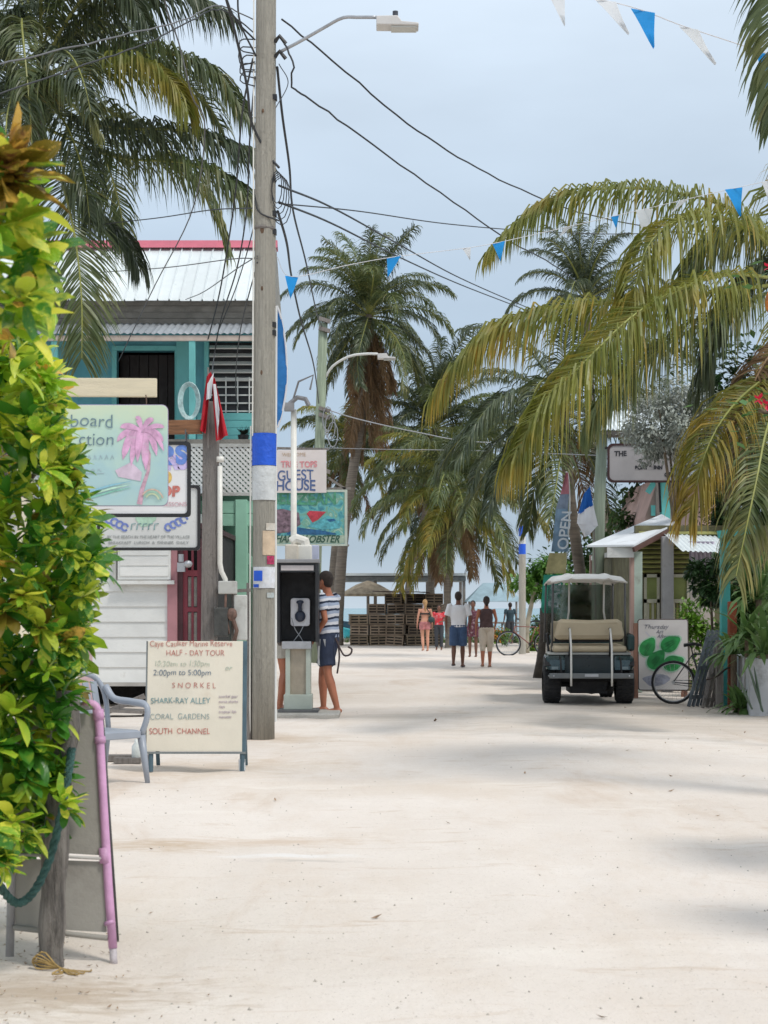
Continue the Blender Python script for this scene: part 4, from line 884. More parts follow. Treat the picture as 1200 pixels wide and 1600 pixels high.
b = MB(); b.tube([bp(176, 1482), bp(178, 1508)], .014, 10); b.build('foot', M('greyed_pvc', (.55, .50, .52), .5, .15, dirt=.3), leg, smooth=True)
b = MB(); b.tube([bp(19, 1110), bp(14, 1300), bp(15, 1495)], .0155, 10); b.build('leg', M('grey_painted_pipe', (.34, .33, .33)), PBD, smooth=True)
b = MB(); b.tube([bp(148, 1112, .02), V((GX(183, Db + .35), Db + .35, 0.01))], .008, 8); b.build('back_leg', black if False else M('dark_prop', (.08, .08, .08)), PBD, smooth=True)

# weathered post, rope, twine
HP = root('hedge_post', (GX(79, 6.0), 6.0, 0), 'crooked weathered timber post at the front of the croton hedge holding a green rope', 'post')
b = MB(); pts = [V((GX(px, 6.0), 6.0, GZ(py, 6.0))) for px, py in ((78, 1515), (80, 1480), (83, 1400), (88, 1300), (94, 1220), (103, 1150), (106, 1080))]
b.tube(spline(pts, 24), [.047 + .004 * math.sin(i * 1.3) for i in range(25)], 16); b.build('post', wood_post, HP, smooth=True)
b = MB(); b.tube([P(103, 1175, 5.93), P(110, 1150, 5.93)], .02, 8); b.build('branch_stub', wood_grey, HP)
b = MB(); rp = spline([P(112, 1170, 5.92), P(108, 1200, 5.9), P(96, 1270, 5.88), P(78, 1340, 5.88), P(55, 1390, 5.86), P(30, 1411, 5.84), P(8, 1396, 5.8), P(-20, 1350, 5.7), P(-60, 1290, 5.6)], 160)
for ph in range(3):
    st = []
    for i, p in enumerate(rp):
        a = i * .42 + ph * 2.094; u, q = orth(rp[min(i + 1, 160)] - rp[max(i - 1, 0)]); st.append(p + (u * math.cos(a) + q * math.sin(a)) * .0075)
    b.tube(st, .0088, 6)
tag(b.build('rope', M('green_blue_rope', (.07, .17, .15), .85, .25, 30, .3, 150), base=P(112, 1170, 5.92), smooth=True), 'thick green blue rope hanging in a loop from the hedge post', 'rope')
b = MB()
for i in range(7):
    a = rr.uniform(-1, 1); b.tube(spline([V((HP.location.x - .06, 5.97, .03)), V((HP.location.x - .02 + a * .02, 5.93, .015 + .01 * i)), V((HP.location.x + .05, 5.92, .02)), V((HP.location.x + .03 + .02 * i, 5.9 + a * .04, .008)), V((HP.location.x + .07 + .015 * i, 5.9 + a * .06, .012))], 14), .003, 5)
tag(b.build('twine', M('yellow_twine', (.42, .28, .10), .8, .2, 30), base=(HP.location.x, 5.95, 0)), 'tangle of yellow twine around the foot of the hedge post', 'twine')
# ------------------------------------------------------------------ croton hedge
def leaf_mesh(name, m, w_=.22, curl=.25, fold=.18, wavy=0):
    b = MB(); n = 6; L_ = []; C_ = []; R_ = []
    for i in range(n + 1):
        t = i / n; ww = w_ * math.sin(math.pi * min(1, t * .9 + .06) ** 1.25) ** .7 * (1 if i < n else 0); z = -curl * t * t + wavy * math.sin(t * 9) * .03
        C_.append((0, t, z)); L_.append((-ww, t, z + fold * ww)); R_.append((ww, t, z + fold * ww))
    vs = L_ + C_ + R_; q = n + 1
    b.add(vs, [(i, q + i, q + i + 1, i + 1) for i in range(n)] + [(q + i, 2 * q + i, 2 * q + i + 1, q + i + 1) for i in range(n)])
    return b, b.mesh(name, m, smooth=True)
def croton_mat(name, green, yellow, lo, hi, red=None):
    m = bpy.data.materials.new(name); m.use_nodes = True; nt = m.node_tree; nt.nodes.clear(); N = nt.nodes.new; L = nt.links.new
    tc = N('ShaderNodeTexCoord'); oi = N('ShaderNodeObjectInfo'); sc = N('ShaderNodeMath'); sc.operation = 'MULTIPLY'; sc.inputs[1].default_value = 57; L(oi.outputs['Random'], sc.inputs[0])
    ad = N('ShaderNodeVectorMath'); ad.operation = 'ADD'; L(tc.outputs['Object'], ad.inputs[0]); L(sc.outputs[0], ad.inputs[1])
    def nz(s, st=(1, 1, 1)):
        mp = N('ShaderNodeMapping'); mp.inputs['Scale'].default_value = st; L(ad.outputs[0], mp.inputs[0]); n = N('ShaderNodeTexNoise'); n.inputs['Scale'].default_value = s; n.inputs['Detail'].default_value = 3; L(mp.outputs[0], n.inputs[0]); return n.outputs[0]
    def rng(s, a, b, c=0, d=1):
        r = N('ShaderNodeMapRange'); r.inputs[1].default_value = a; r.inputs[2].default_value = b; r.inputs[3].default_value = c; r.inputs[4].default_value = d; L(s, r.inputs[0]); return r.outputs[0]
    def mix(f, a, b):
        x = N('ShaderNodeMix'); x.data_type = 'RGBA'; L(f, x.inputs[0])
        for s_, q in ((a, x.inputs[6]), (b, x.inputs[7])):
            if hasattr(s_, 'is_linked'): L(s_, q)
            else: q.default_value = (*s_, 1)
        return x.outputs[2]
    sumn = N('ShaderNodeMath'); sumn.operation = 'ADD'; L(nz(4.5), sumn.inputs[0]); L(rng(oi.outputs['Random'], 0, 1, -.28, .28), sumn.inputs[1])
    c = mix(rng(sumn.outputs[0], lo, hi), green, yellow)
    c = mix(rng(nz(14), .62, .7, 0, .8), c, yellow)
    if red: c = mix(rng(nz(2), .56, .66, 0, .8), c, red)
    p = N('ShaderNodeBsdfPrincipled'); L(c, p.inputs['Base Color']); p.inputs['Roughness'].default_value = .32; p.inputs['Specular IOR Level'].default_value = .5
    bp = N('ShaderNodeBump'); bp.inputs['Strength'].default_value = .4; bp.inputs['Distance'].default_value = .02; L(nz(9, (3, 1, 1)), bp.inputs['Height']); L(bp.outputs[0], p.inputs['Normal'])
    t = N('ShaderNodeBsdfTranslucent'); L(c, t.inputs['Color']); ms = N('ShaderNodeMixShader'); ms.inputs[0].default_value = .4; L(p.outputs[0], ms.inputs[1]); L(t.outputs[0], ms.inputs[2])
    o = N('ShaderNodeOutputMaterial'); L(ms.outputs[0], o.inputs[0]); return m
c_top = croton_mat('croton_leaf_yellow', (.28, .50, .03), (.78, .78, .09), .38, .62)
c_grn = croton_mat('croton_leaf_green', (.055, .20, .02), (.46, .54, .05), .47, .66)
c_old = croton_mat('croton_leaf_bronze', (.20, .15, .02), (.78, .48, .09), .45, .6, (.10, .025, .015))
LV = {}
for nm, m in (('y', c_top), ('g', c_grn), ('o', c_old)):
    LV[nm] = [leaf_mesh('leaf', m, .2, .3, .25), leaf_mesh('leaf', m, .25, .12, .1, 1), leaf_mesh('leaf', m, .17, .5, .3), leaf_mesh('leaf', m, .22, -.1, .35)]
rc = random.Random(11)
def leaf_xf(p, d, l, roll):
    y = d.normalized(); up = V((0, 0, 1)) if abs(y.z) < .95 else V((1, 0, 0))
    x = y.cross(up).normalized(); z = x.cross(y)
    c, s_ = math.cos(roll), math.sin(roll); x2 = x * c + z * s_; z2 = z * c - x * s_
    m = Matrix((x2, y, z2)).transposed().to_4x4(); m = m @ Matrix.Diagonal((l, l, l, 1)); m.translation = p; return m
HX = [(205, 30), (240, 62), (300, 72), (330, 85), (380, 96), (450, 85), (500, 62), (545, 72), (575, 88), (620, 102), (700, 114), (760, 128), (810, 150), (860, 170), (910, 158), (960, 142), (1010, 132), (1060, 128), (1110, 120), (1180, 112), (1240, 112), (1275, 128), (1300, 70), (1340, 45), (1375, 22)]
def edge(py):
    if py <= HX[0][0]: return HX[0][1] - (HX[0][0] - py) * 2
    for (a, xa), (b, xb) in zip(HX, HX[1:]):
        if a <= py <= b: return xa + (xb - xa) * (py - a) / (b - a)
    return -200
def rosette(p, out, n, ln, kind):
    L_ = []
    for i in range(n):
        a = i * 2.4 + rc.random(); tilt = .25 + 1.15 * (i / n) + rc.gauss(0, .12)
        u, w_ = orth(out); d = out * math.cos(tilt) + (u * math.cos(a) + w_ * math.sin(a)) * math.sin(tilt)
        d = (d + V((0, 0, -.15))).normalized()
        kd = kind if rc.random() < .82 else rc.choice('ygo' if rc.random() < .2 else 'yg')
        L_.append((leaf_xf(p + d * .01, d, ln * rc.uniform(.5, 1.2), rc.gauss(0, .35)), kd, rc.randrange(4)))
    return L_
def hedge(D0, D1, py0, py1, nros, ln, seed, rt, xmin=-140, topk='y'):
    leaves = []
    k = 0
    while k < nros:
        py = rc.uniform(py0, py1); D = rc.uniform(D0, D1); e = edge(py) - ln * 2600 / D * .5
        px = xmin + (e - xmin) * (1 - rc.random() ** 1.45)
        depth_in = (e - px) / 200
        p = P(px, py, D); out = V((.75 - depth_in * .4 + rc.gauss(0, .35), -.85 + rc.gauss(0, .3), .45 + rc.gauss(0, .35))).normalized()
        f = (py - 480) / 500
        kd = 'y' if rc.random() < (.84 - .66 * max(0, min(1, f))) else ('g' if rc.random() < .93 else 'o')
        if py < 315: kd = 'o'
        leaves += [(m, a, i, p) for m, a, i in rosette(p, out, rc.randint(8, 13), ln * rc.uniform(.75, 1.2), kd)]; k += 1
    leaves.sort(key=lambda q: q[3].y - .8 * q[3].x)
    off = wloc(rt)
    first = leaves[:300]; rest = leaves[300:]
    for m, a, i, p in first:
        o = bpy.data.objects.new('leaf', LV[a][i][1]); COL.objects.link(o); o.parent = rt; mm = m.copy(); mm.translation -= off; o.matrix_basis = mm
    mb = MB(); 
    for m, a, i, p in rest: mb.cm = 'ygo'.index(a); s_ = LV[a][i][0]; mb.add([m @ v for v in s_.v], s_.f)
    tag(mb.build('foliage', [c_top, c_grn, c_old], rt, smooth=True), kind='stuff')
stem_m = M('croton_stem', (.16, .12, .08), .8, .3, 5, .2)
def stems(rt, base, tops, r=.02):
    for t in tops:
        b = MB(); mid = V((V(base).x * .8 + t.x * .2, (V(base).y + t.y) / 2, t.z * .75)); b.tube(spline([V(base), mid, t], 10), [r * (1 - .06 * i) for i in range(11)], 6); b.build('stem', stem_m, rt, smooth=True)
HX0 = 0
CR = root('croton_shrub', (GX(0, 6.6) - .1, 6.7, 0), 'large yellow and green croton hedge filling the left edge above the weathered post', 'shrub')
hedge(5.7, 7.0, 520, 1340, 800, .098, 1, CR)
stems(CR, CR.location, [P(80, 700, 6.6), P(60, 900, 6.5), P(100, 1000, 6.4), P(20, 600, 6.7), P(70, 1180, 6.2), P(-80, 800, 6.6), P(-60, 1200, 6.3)])
CR2 = root('croton_shrub', (-1.5, 4.3, 0), 'nearer taller croton branch with big green and orange spotted leaves at the upper left edge', 'shrub')
hedge(4.0, 4.6, 235, 520, 36, .13, 2, CR2, xmin=-90)
leafo = 0
hedge_big = []
stems(CR2, CR2.location, [P(20, 260, 4.3), P(30, 420, 4.3), P(-10, 520, 4.3)], .018)
CR3 = root('croton_shrub', (GX(-60, 5.4), 5.4, 0), 'low sprig of bright croton leaves at the bottom of the left edge beside the rope', 'shrub')
HXs = HX; HX = [(1290, 20), (1330, 30), (1370, 24), (1390, 0)]
hedge(5.2, 5.6, 1290, 1385, 12, .08, 3, CR3, xmin=-120); HX = HXs
stems(CR3, CR3.location, [P(0, 1320, 5.4)], .012)

# ------------------------------------------------------------------ palms
pal_g = M('palm_leaf_green', (.075, .105, .038), .42, .3, 1.2, 0, trans=.25, jit=.2, age=(.26, .23, .07), col2=(.11, .145, .05))
pal_d = M('palm_leaf_dark', (.055, .08, .042), .42, .3, 1.2, 0, trans=.2, jit=.2, age=(.13, .15, .06), col2=(.085, .11, .058))
pal_y = M('palm_leaf_olive', (.15, .18, .035), .45, .3, 1.2, 0, trans=.42, jit=.12, col2=(.25, .26, .05), age=(.52, .33, .055))
pal_b = M('palm_leaf_dead', (.16, .095, .045), .85, .35, 2, 0, trans=.1, jit=.25, col2=(.24, .15, .075))
rach = M('palm_rachis', (.26, .27, .07), .5, .15, 2, 0); rach_b = M('palm_rachis_dry', (.24, .15, .08), .7, .2)
trunk_m = M('palm_trunk_bark', (.22, .185, .15), .9, .25, 2, .5, 18, stretch=(1, 1, 9), dirt=.2, dirtcol=(.12, .10, .08))
rp_ = random.Random(21)
def frond(pts, LL=.8, n=70, w_=.03, droop=1.0, seed=0, yellow=0., start=.14, rr0=.022, seg=4, tipcut=.45, stiff=.35, gap=.0, lift=.25, side=None):
    """rachis through pts; leaflets both sides bending under gravity; 'age' grows toward tips"""
    r = random.Random(seed); b = MB(); path = spline(pts, 120)
    b.cm = 1; b.tube(path[::6], [rr0 * (1 - .85 * i / 20) + .002 for i in range(21)], 5)
    b.cm = 0; N_ = len(path) - 1; g = V((0, 0, -1))
    for i in range(n):
        t = start + (1 - start) * (i + .5) / n
        k = t * N_; j = min(int(k), N_ - 1); p = path[j].lerp(path[j + 1], k - j); T = (path[min(j + 3, N_)] - path[max(j - 3, 0)]).normalized()
        Sd = T.cross(V((0, 0, 1)))
        if Sd.length < .25:
            Sd = (Sd + V((1, 0, 0)) * (.3 if side is None else 0) + (V(side) * .6 if side else V((0, 0, 0))))
        if side: Sd = V(side)
        Sd = (Sd - T * Sd.dot(T)).normalized(); Nn = Sd.cross(T)
        if Nn.z < 0 and abs(T.z) < .9: Nn = -Nn
        prof = min(1, (t - start + .12) / .3) ** .7 * (1 - (1 - tipcut) * t ** 3)
        u_ = (i + .5) / n; ang = .5 + .45 * u_
        for sg in (-1, 1):
            if r.random() < gap: continue
            brn = .55 if r.random() < .05 else 0; dr = droop * r.uniform(.65, 1.4)
            l = LL * prof * (r.uniform(.82, 1.08) if r.random() < .85 else r.uniform(.45, .8)); d = (Sd * sg * math.cos(ang) + T * math.sin(ang) + Nn * (lift + r.gauss(0, .1))).normalized()
            d = (d + V((r.gauss(0, .06), r.gauss(0, .06), r.gauss(0, .05)))).normalized()
            ww = w_ * r.uniform(.75, 1.15); q = p.copy(); tw = r.gauss(0, .5); vs = []; ages = []
            for s_ in range(seg + 1):
                f = s_ / seg; wd = T - d * T.dot(d)
                if wd.length < .05: wd = Nn
                wd.normalize(); wd = (wd * math.cos(tw) + d.cross(wd) * math.sin(tw))
                hw = ww * .5 * (1 if f < .55 else max(.0, (1 - f) / .45)) * (.6 if s_ == 0 else 1)
                vs += [q - wd * hw, q + wd * hw] if s_ < seg else [q]
                ages += [max(0, brn + yellow + (f - .6) * .55 + (t - .6) * .4 * (yellow > 0) + r.gauss(0, .03))] * (2 if s_ < seg else 1)
                q = q + d * (l / seg); d = (d * stiff * 3 + g * dr * (.5 + f * .6)).normalized() if True else d
            bs = len(b.v); b.v += vs; b.a += ages
            for s_ in range(seg - 1): b.f.append((bs + 2 * s_, bs + 2 * s_ + 1, bs + 2 * s_ + 3, bs + 2 * s_ + 2)); b.m.append(0)
            b.f.append((bs + 2 * seg - 2, bs + 2 * seg - 1, bs + 2 * seg)); b.m.append(0)
    return b
def fpath(e0, L_, bend, n=10):
    p = V((0, 0, 0)); e = rad(e0); out = [p.copy()]
    for i in range(n): p = p + V((math.cos(e), 0, math.sin(e))) * (L_ / n); out.append(p.copy()); e -= rad(bend) / n * (.5 + 1.0 * i / n); e = max(e, rad(-88))
    return out
ARC = {}
def arche(key, **kw):
    e0, L_, bend, m, yl = key
    if key not in ARC:
        ARC[key] = frond(fpath(e0, L_, bend), LL=kw.get('LL', .27 * L_), n=kw.get('n', 92), w_=kw.get('w', .038 * L_ / 3.5), droop=kw.get('droop', 1.7), seed=len(ARC) + 50, yellow=yl, seg=3, rr0=.03).mesh('frond', [m, rach if m is not pal_b else rach_b])
    return ARC[key]
CLS = [(80, 50), (66, 85), (48, 105), (30, 110), (10, 95), (-14, 70), (-40, 45)]
def crown(rt, c, Lf, n, seed, mats=(pal_g, pal_d), dead=0, az=None, emin=0, emax=6, nlow=0):
    r = random.Random(seed); off = wloc(rt)
    for i in range(n):
        k = emin + int((emax - emin + .999) * ((i + .5) / n)) ; k = min(k, 6); e0, bend = CLS[k]; m = mats[0] if r.random() < .6 else mats[-1]
        me = arche((e0, round(Lf * (1 if i % 2 else .88), 2), bend, m, .15 if k > 3 else 0.))
        o = bpy.data.objects.new('frond', me); COL.objects.link(o); o.parent = rt; o.location = c - off + V((0, 0, .1 - k * .04))
        a = i * 2.39996 + r.gauss(0, .15) if az is None else rad(r.uniform(*az)); o.rotation_euler = (r.gauss(0, .12), r.gauss(0, .06), a)
    for i in range(dead):
        me = arche((-60 - (i % 2) * 12, round(Lf * .75, 2), 25, pal_b, 0.), droop=1.6)
        o = bpy.data.objects.new('dead_frond', me); COL.objects.link(o); o.parent = rt; o.location = c - off - V((0, 0, .25)); o.rotation_euler = (0, 0, i * 2.4 + r.random())
def coconuts(rt, c, n, seed):
    r = random.Random(seed)
    for i in range(n):
        a = r.random() * 6.28; b = MB(); b.ell(c + V((math.cos(a) * .25, math.sin(a) * .25, -.35 + r.uniform(-.12, .12))), (.1, .1, .13), 8, 6); b.build('coconut', M('coconut_husk', (.20, .17, .04), .5, .3, 3), rt, smooth=True)
def trunk(rt, pts, r0, r1):
    p = spline(pts, 40); b = MB(); b.tube(p, [(r0 + (r1 - r0) * min(1, i / 14) ** .5) * (1 + .035 * (i % 2)) + (.05 * max(0, 1 - i / 3)) for i in range(41)], 12); b.build('trunk', trunk_m, rt, smooth=True)
def palm(px, py, D, bpx, label, group=None, off=.3):
    x = GX(bpx, D); rt = root('palm_tree', (x, D, 0), label, 'palm tree', group); return rt, P(px, py, D)
def ex(rt, pts, m, **kw):
    q = [P(*p) for p in pts]; kw.setdefault('seed', len(bpy.data.objects)); b = frond(q, **kw); return b.build('frond', [m, rach if m is not pal_b else rach_b], rt)

# A: big palm, top left
A, c = palm(62, 120, 23, 20, 'tall coconut palm at the upper left with fronds hanging before the teal house')
trunk(A, [(GX(20, 23), 23, -.1), (GX(10, 23), 23, 3), (GX(40, 23), 23, 6), c], .17, .12)
kw = dict(LL=1.15, n=150, w_=.027, droop=1.9)
ex(A, [(62, 120, 23), (160, 82, 22.6), (255, 82, 22.2), (330, 112, 21.9), (380, 175, 21.7)], pal_g, **kw)
ex(A, [(70, 140, 22.8), (140, 112, 22), (215, 98, 21.6), (262, 125, 21.4), (285, 165, 21.3)], pal_y, yellow=-.15, **kw)
ex(A, [(70, 170, 22.9), (170, 198, 22.4), (290, 205, 22), (400, 240, 21.7)], pal_d, **kw)
ex(A, [(70, 200, 23), (180, 245, 22.4), (290, 255, 21.9), (360, 285, 21.6), (405, 335, 21.5)], pal_g, yellow=.05, **kw)
ex(A, [(60, 200, 22.6), (92, 270, 22), (115, 360, 21.7), (127, 460, 21.5), (128, 560, 21.5)], pal_g, LL=1.05, n=150, w_=.024, droop=.42, side=(1, 0, 0))
ex(A, [(80, 260, 23.2), (130, 325, 23), (190, 370, 22.8), (214, 415, 22.7)], pal_d, LL=.95, n=120, w_=.026, droop=1.8)
ex(A, [(40, 230, 22.8), (45, 165, 21.8), (72, 125, 21.3), (115, 140, 21), (148, 200, 21)], pal_g, LL=.75, n=130, w_=.026, droop=2, yellow=.1)
ex(A, [(50, 80, 22.8), (34, 30, 21.9), (40, 100, 21.2), (48, 190, 21), (52, 290, 21)], pal_g, LL=.7, n=130, w_=.026, droop=1.4, yellow=.0)
ex(A, [(60, 90, 23), (110, -30, 22.5), (180, -30, 22.2), (225, 30, 22)], pal_d, **kw)
ex(A, [(60, 90, 23), (40, -60, 23), (100, -110, 23), (160, -60, 23)], pal_d, **kw)
ex(A, [(60, 90, 23), (20, 30, 22.7), (-10, 60, 22.3), (5, 170, 22)], pal_d, **kw)
ex(A, [(60, 150, 23), (100, 190, 22.2), (130, 270, 21.8), (140, 340, 21.7)], pal_d, LL=.95, n=130, w_=.026, droop=1.9)
ex(A, [(60, 100, 23.2), (150, 30, 23), (260, -10, 22.9), (350, 20, 22.8)], pal_d, **kw)
crown(A, c, 3.6, 16, 5, (pal_g, pal_d), emin=1, emax=5, dead=0)
coconuts(A, c, 7, 3)

# B: skirted palm behind the guest house sign
B_, c = palm(575, 492, 58, 524, 'tall palm with a brown skirt of dead fronds behind the guest house sign')
trunk(B_, [(GX(524, 58), 58, -.1), (GX(538, 58), 58, 4), (GX(564, 58), 58, 8), c], .24, .17)
crown(B_, c, 3.4, 44, 9, (pal_g, pal_d), dead=11)
for i in range(7):
    me = arche((-74, 3.2, 12, pal_b, 0.), droop=1.8); o = bpy.data.objects.new('dead_frond', me); COL.objects.link(o); o.parent = B_; o.location = c - wloc(B_) - V((0, 0, 1.0 + .16 * i)); o.rotation_euler = (0, 0, i * 2.4)
coconuts(B_, c, 5, 4)
# lower leaning palms left of centre (olive fronds beside the signs)
B2_, c = palm(540, 700, 62, 515, 'short shaggy palm with yellowing fronds directly right of the restaurant sign')
trunk(B2_, [(GX(515, 62), 62, -.1), (GX(520, 62), 62, 2.5), c], .2, .15)
crown(B2_, c, 3.3, 26, 31, (pal_y, pal_g), dead=5, emin=1)
# C: two beach palms in the middle
C1, c = palm(680, 668, 62, 636, 'slender beach palm in the middle, the left and higher of the crowded pair')
trunk(C1, [(GX(634, 62), 62, -.1), (GX(640, 62), 62, 2.5), (GX(665, 62), 62, 5), c], .15, .11)
crown(C1, c, 3.9, 42, 12, (pal_d, pal_g), dead=2); coconuts(C1, c, 6, 8)
C2, c = palm(708, 765, 55, 700, 'broad drooping beach palm in the middle with fronds hanging over the lumber stack')
trunk(C2, [(GX(703, 55), 55, -.1), (GX(699, 55), 55, 2), c], .15, .12)
crown(C2, c, 3.8, 40, 16, (pal_g, pal_y), dead=5, emin=1); coconuts(C2, c, 6, 9)
C3, c = palm(672, 800, 66, 674, 'thin palm with a dark trunk close behind the broad beach palm')
trunk(C3, [(GX(676, 66), 66, -.1), (GX(674, 66), 66, 2), c], .16, .13)
crown(C3, c, 3.0, 14, 19, (pal_d, pal_g), dead=2, emin=2)
# D: palm behind the golf cart
Dp, c = palm(880, 640, 36, 892, 'curved trunk palm rising behind the golf cart between the flags')
trunk(Dp, [(GX(915, 36), 36, -.1), (GX(911, 36), 36, 1.5), (GX(900, 36), 36, 2.7), (GX(889, 36), 36, 3.9), c], .17, .12)
ex(Dp, [(880, 640, 36), (820, 612, 35.5), (760, 640, 35), (715, 720, 34.6)], pal_d, LL=1.25, n=120, w_=.034, droop=1.9)
ex(Dp, [(880, 650, 36), (840, 660, 35), (790, 720, 34.3), (762, 800, 34)], pal_d, LL=1.1, n=120, w_=.034, droop=1.9)
ex(Dp, [(885, 650, 36), (860, 690, 35.2), (838, 750, 34.8), (826, 830, 34.7)], pal_g, LL=1, n=120, w_=.034, droop=1.5)
ex(Dp, [(880, 640, 36), (900, 560, 36), (950, 560, 36), (1010, 640, 35.6)], pal_d, LL=1.2, n=110, w_=.034, droop=1.9)
crown(Dp, c, 3.4, 18, 23, (pal_d, pal_g), emin=1, dead=1)
D2, c = palm(915, 470, 42, 960, 'dark tufted palm crown peeking above the long olive fronds')
trunk(D2, [(GX(960, 42), 42, -.1), (GX(950, 42), 42, 3), (GX(925, 42), 42, 6), c], .17, .12)
crown(D2, c, 2.3, 24, 27, (pal_d, pal_d), emin=0, emax=4)
# E: big olive palm on the right
E, c = palm(1245, 440, 19.5, 1275, 'large olive and yellow coconut palm whose long fronds arch in from the right')
trunk(E, [(GX(1330, 19.5), 19.5, -.1), (GX(1300, 19.5), 19.5, 2), (GX(1265, 19.5), 19.5, 4), c], .2, .14)
ke = dict(w_=.024, droop=2.3, stiff=.3)
ex(E, [(1245, 420, 19.5), (1160, 335, 19.2), (1050, 300, 19), (930, 296, 18.8), (840, 325, 18.7), (768, 392, 18.6)], pal_y, LL=.95, n=170, yellow=-.25, gap=.12, **ke)
ex(E, [(1245, 430, 19.5), (1165, 352, 18.6), (1080, 340, 18), (1020, 375, 17.6), (995, 440, 17.4), (985, 500, 17.4)], pal_y, LL=1.05, n=170, yellow=-.05, gap=.05, **ke)
ex(E, [(1245, 440, 19.5), (1130, 455, 18.9), (990, 470, 18.4), (850, 487, 18.1), (760, 525, 18), (685, 612, 18)], pal_y, LL=1.2, n=210, yellow=.08, gap=.04, **ke)
ex(E, [(1245, 440, 19.5), (1130, 430, 18), (1010, 480, 17.1), (920, 560, 16.6), (855, 630, 16.4), (812, 705, 16.3)], pal_y, LL=1.35, n=220, yellow=.06, gap=.03, **ke)
ex(E, [(1245, 440, 19.6), (1150, 480, 19), (1040, 540, 18.4), (960, 610, 18.2), (930, 650, 18.2)], pal_g, LL=1.1, n=160, yellow=0, **ke)
ex(E, [(1250, 430, 19.7), (1180, 360, 19.6), (1110, 380, 19.5), (1060, 460, 19.4)], pal_g, LL=1.15, n=150, yellow=0, **ke)
ex(E, [(1250, 560, 19.3), (1165, 615, 18), (1110, 690, 17.2), (1078, 800, 17)], pal_y, LL=1.0, n=160, yellow=.42, w_=.024, droop=1.6, stiff=.3)
ex(E, [(1255, 560, 19.3), (1205, 650, 17.6), (1180, 760, 16.9), (1150, 900, 16.7)], pal_g, LL=.9, n=160, yellow=.25, w_=.024, droop=1.3, stiff=.35, side=(1, 0, 0))
ex(E, [(1260, 500, 19.3), (1200, 560, 18.6), (1165, 640, 18.3), (1150, 760, 18.2)], pal_b, LL=.7, n=90, w_=.028, droop=1.2)
ex(E, [(1250, 440, 19.6), (1190, 420, 19.6), (1130, 500, 19.5), (1100, 600, 19.5)], pal_d, LL=1.1, n=150, w_=.026, droop=2)
crown(E, c, 3.9, 8, 41, (pal_y, pal_g), emin=1, emax=4, az=(-70, 120))
# G: near palm outside the right edge, frond tips and shade in view
G, c = palm(1420, -190, 11, 1440, 'nearest palm, only a hanging frond at the upper right corner of the view')
trunk(G, [(3.75, 10.6, -.1), (3.7, 10.8, 2), (3.6, 11, 4), c], .19, .13)
ex(G, [(1420, -190, 11), (1300, -190, 10.8), (1225, -80, 10.7), (1203, 60, 10.6), (1210, 190, 10.6)], pal_g, LL=.5, n=90, w_=.026, droop=.8, side=(1, 0, 0))
crown(G, c, 3.4, 7, 51, (pal_g, pal_y), emin=1, emax=5, az=(-100, 100))
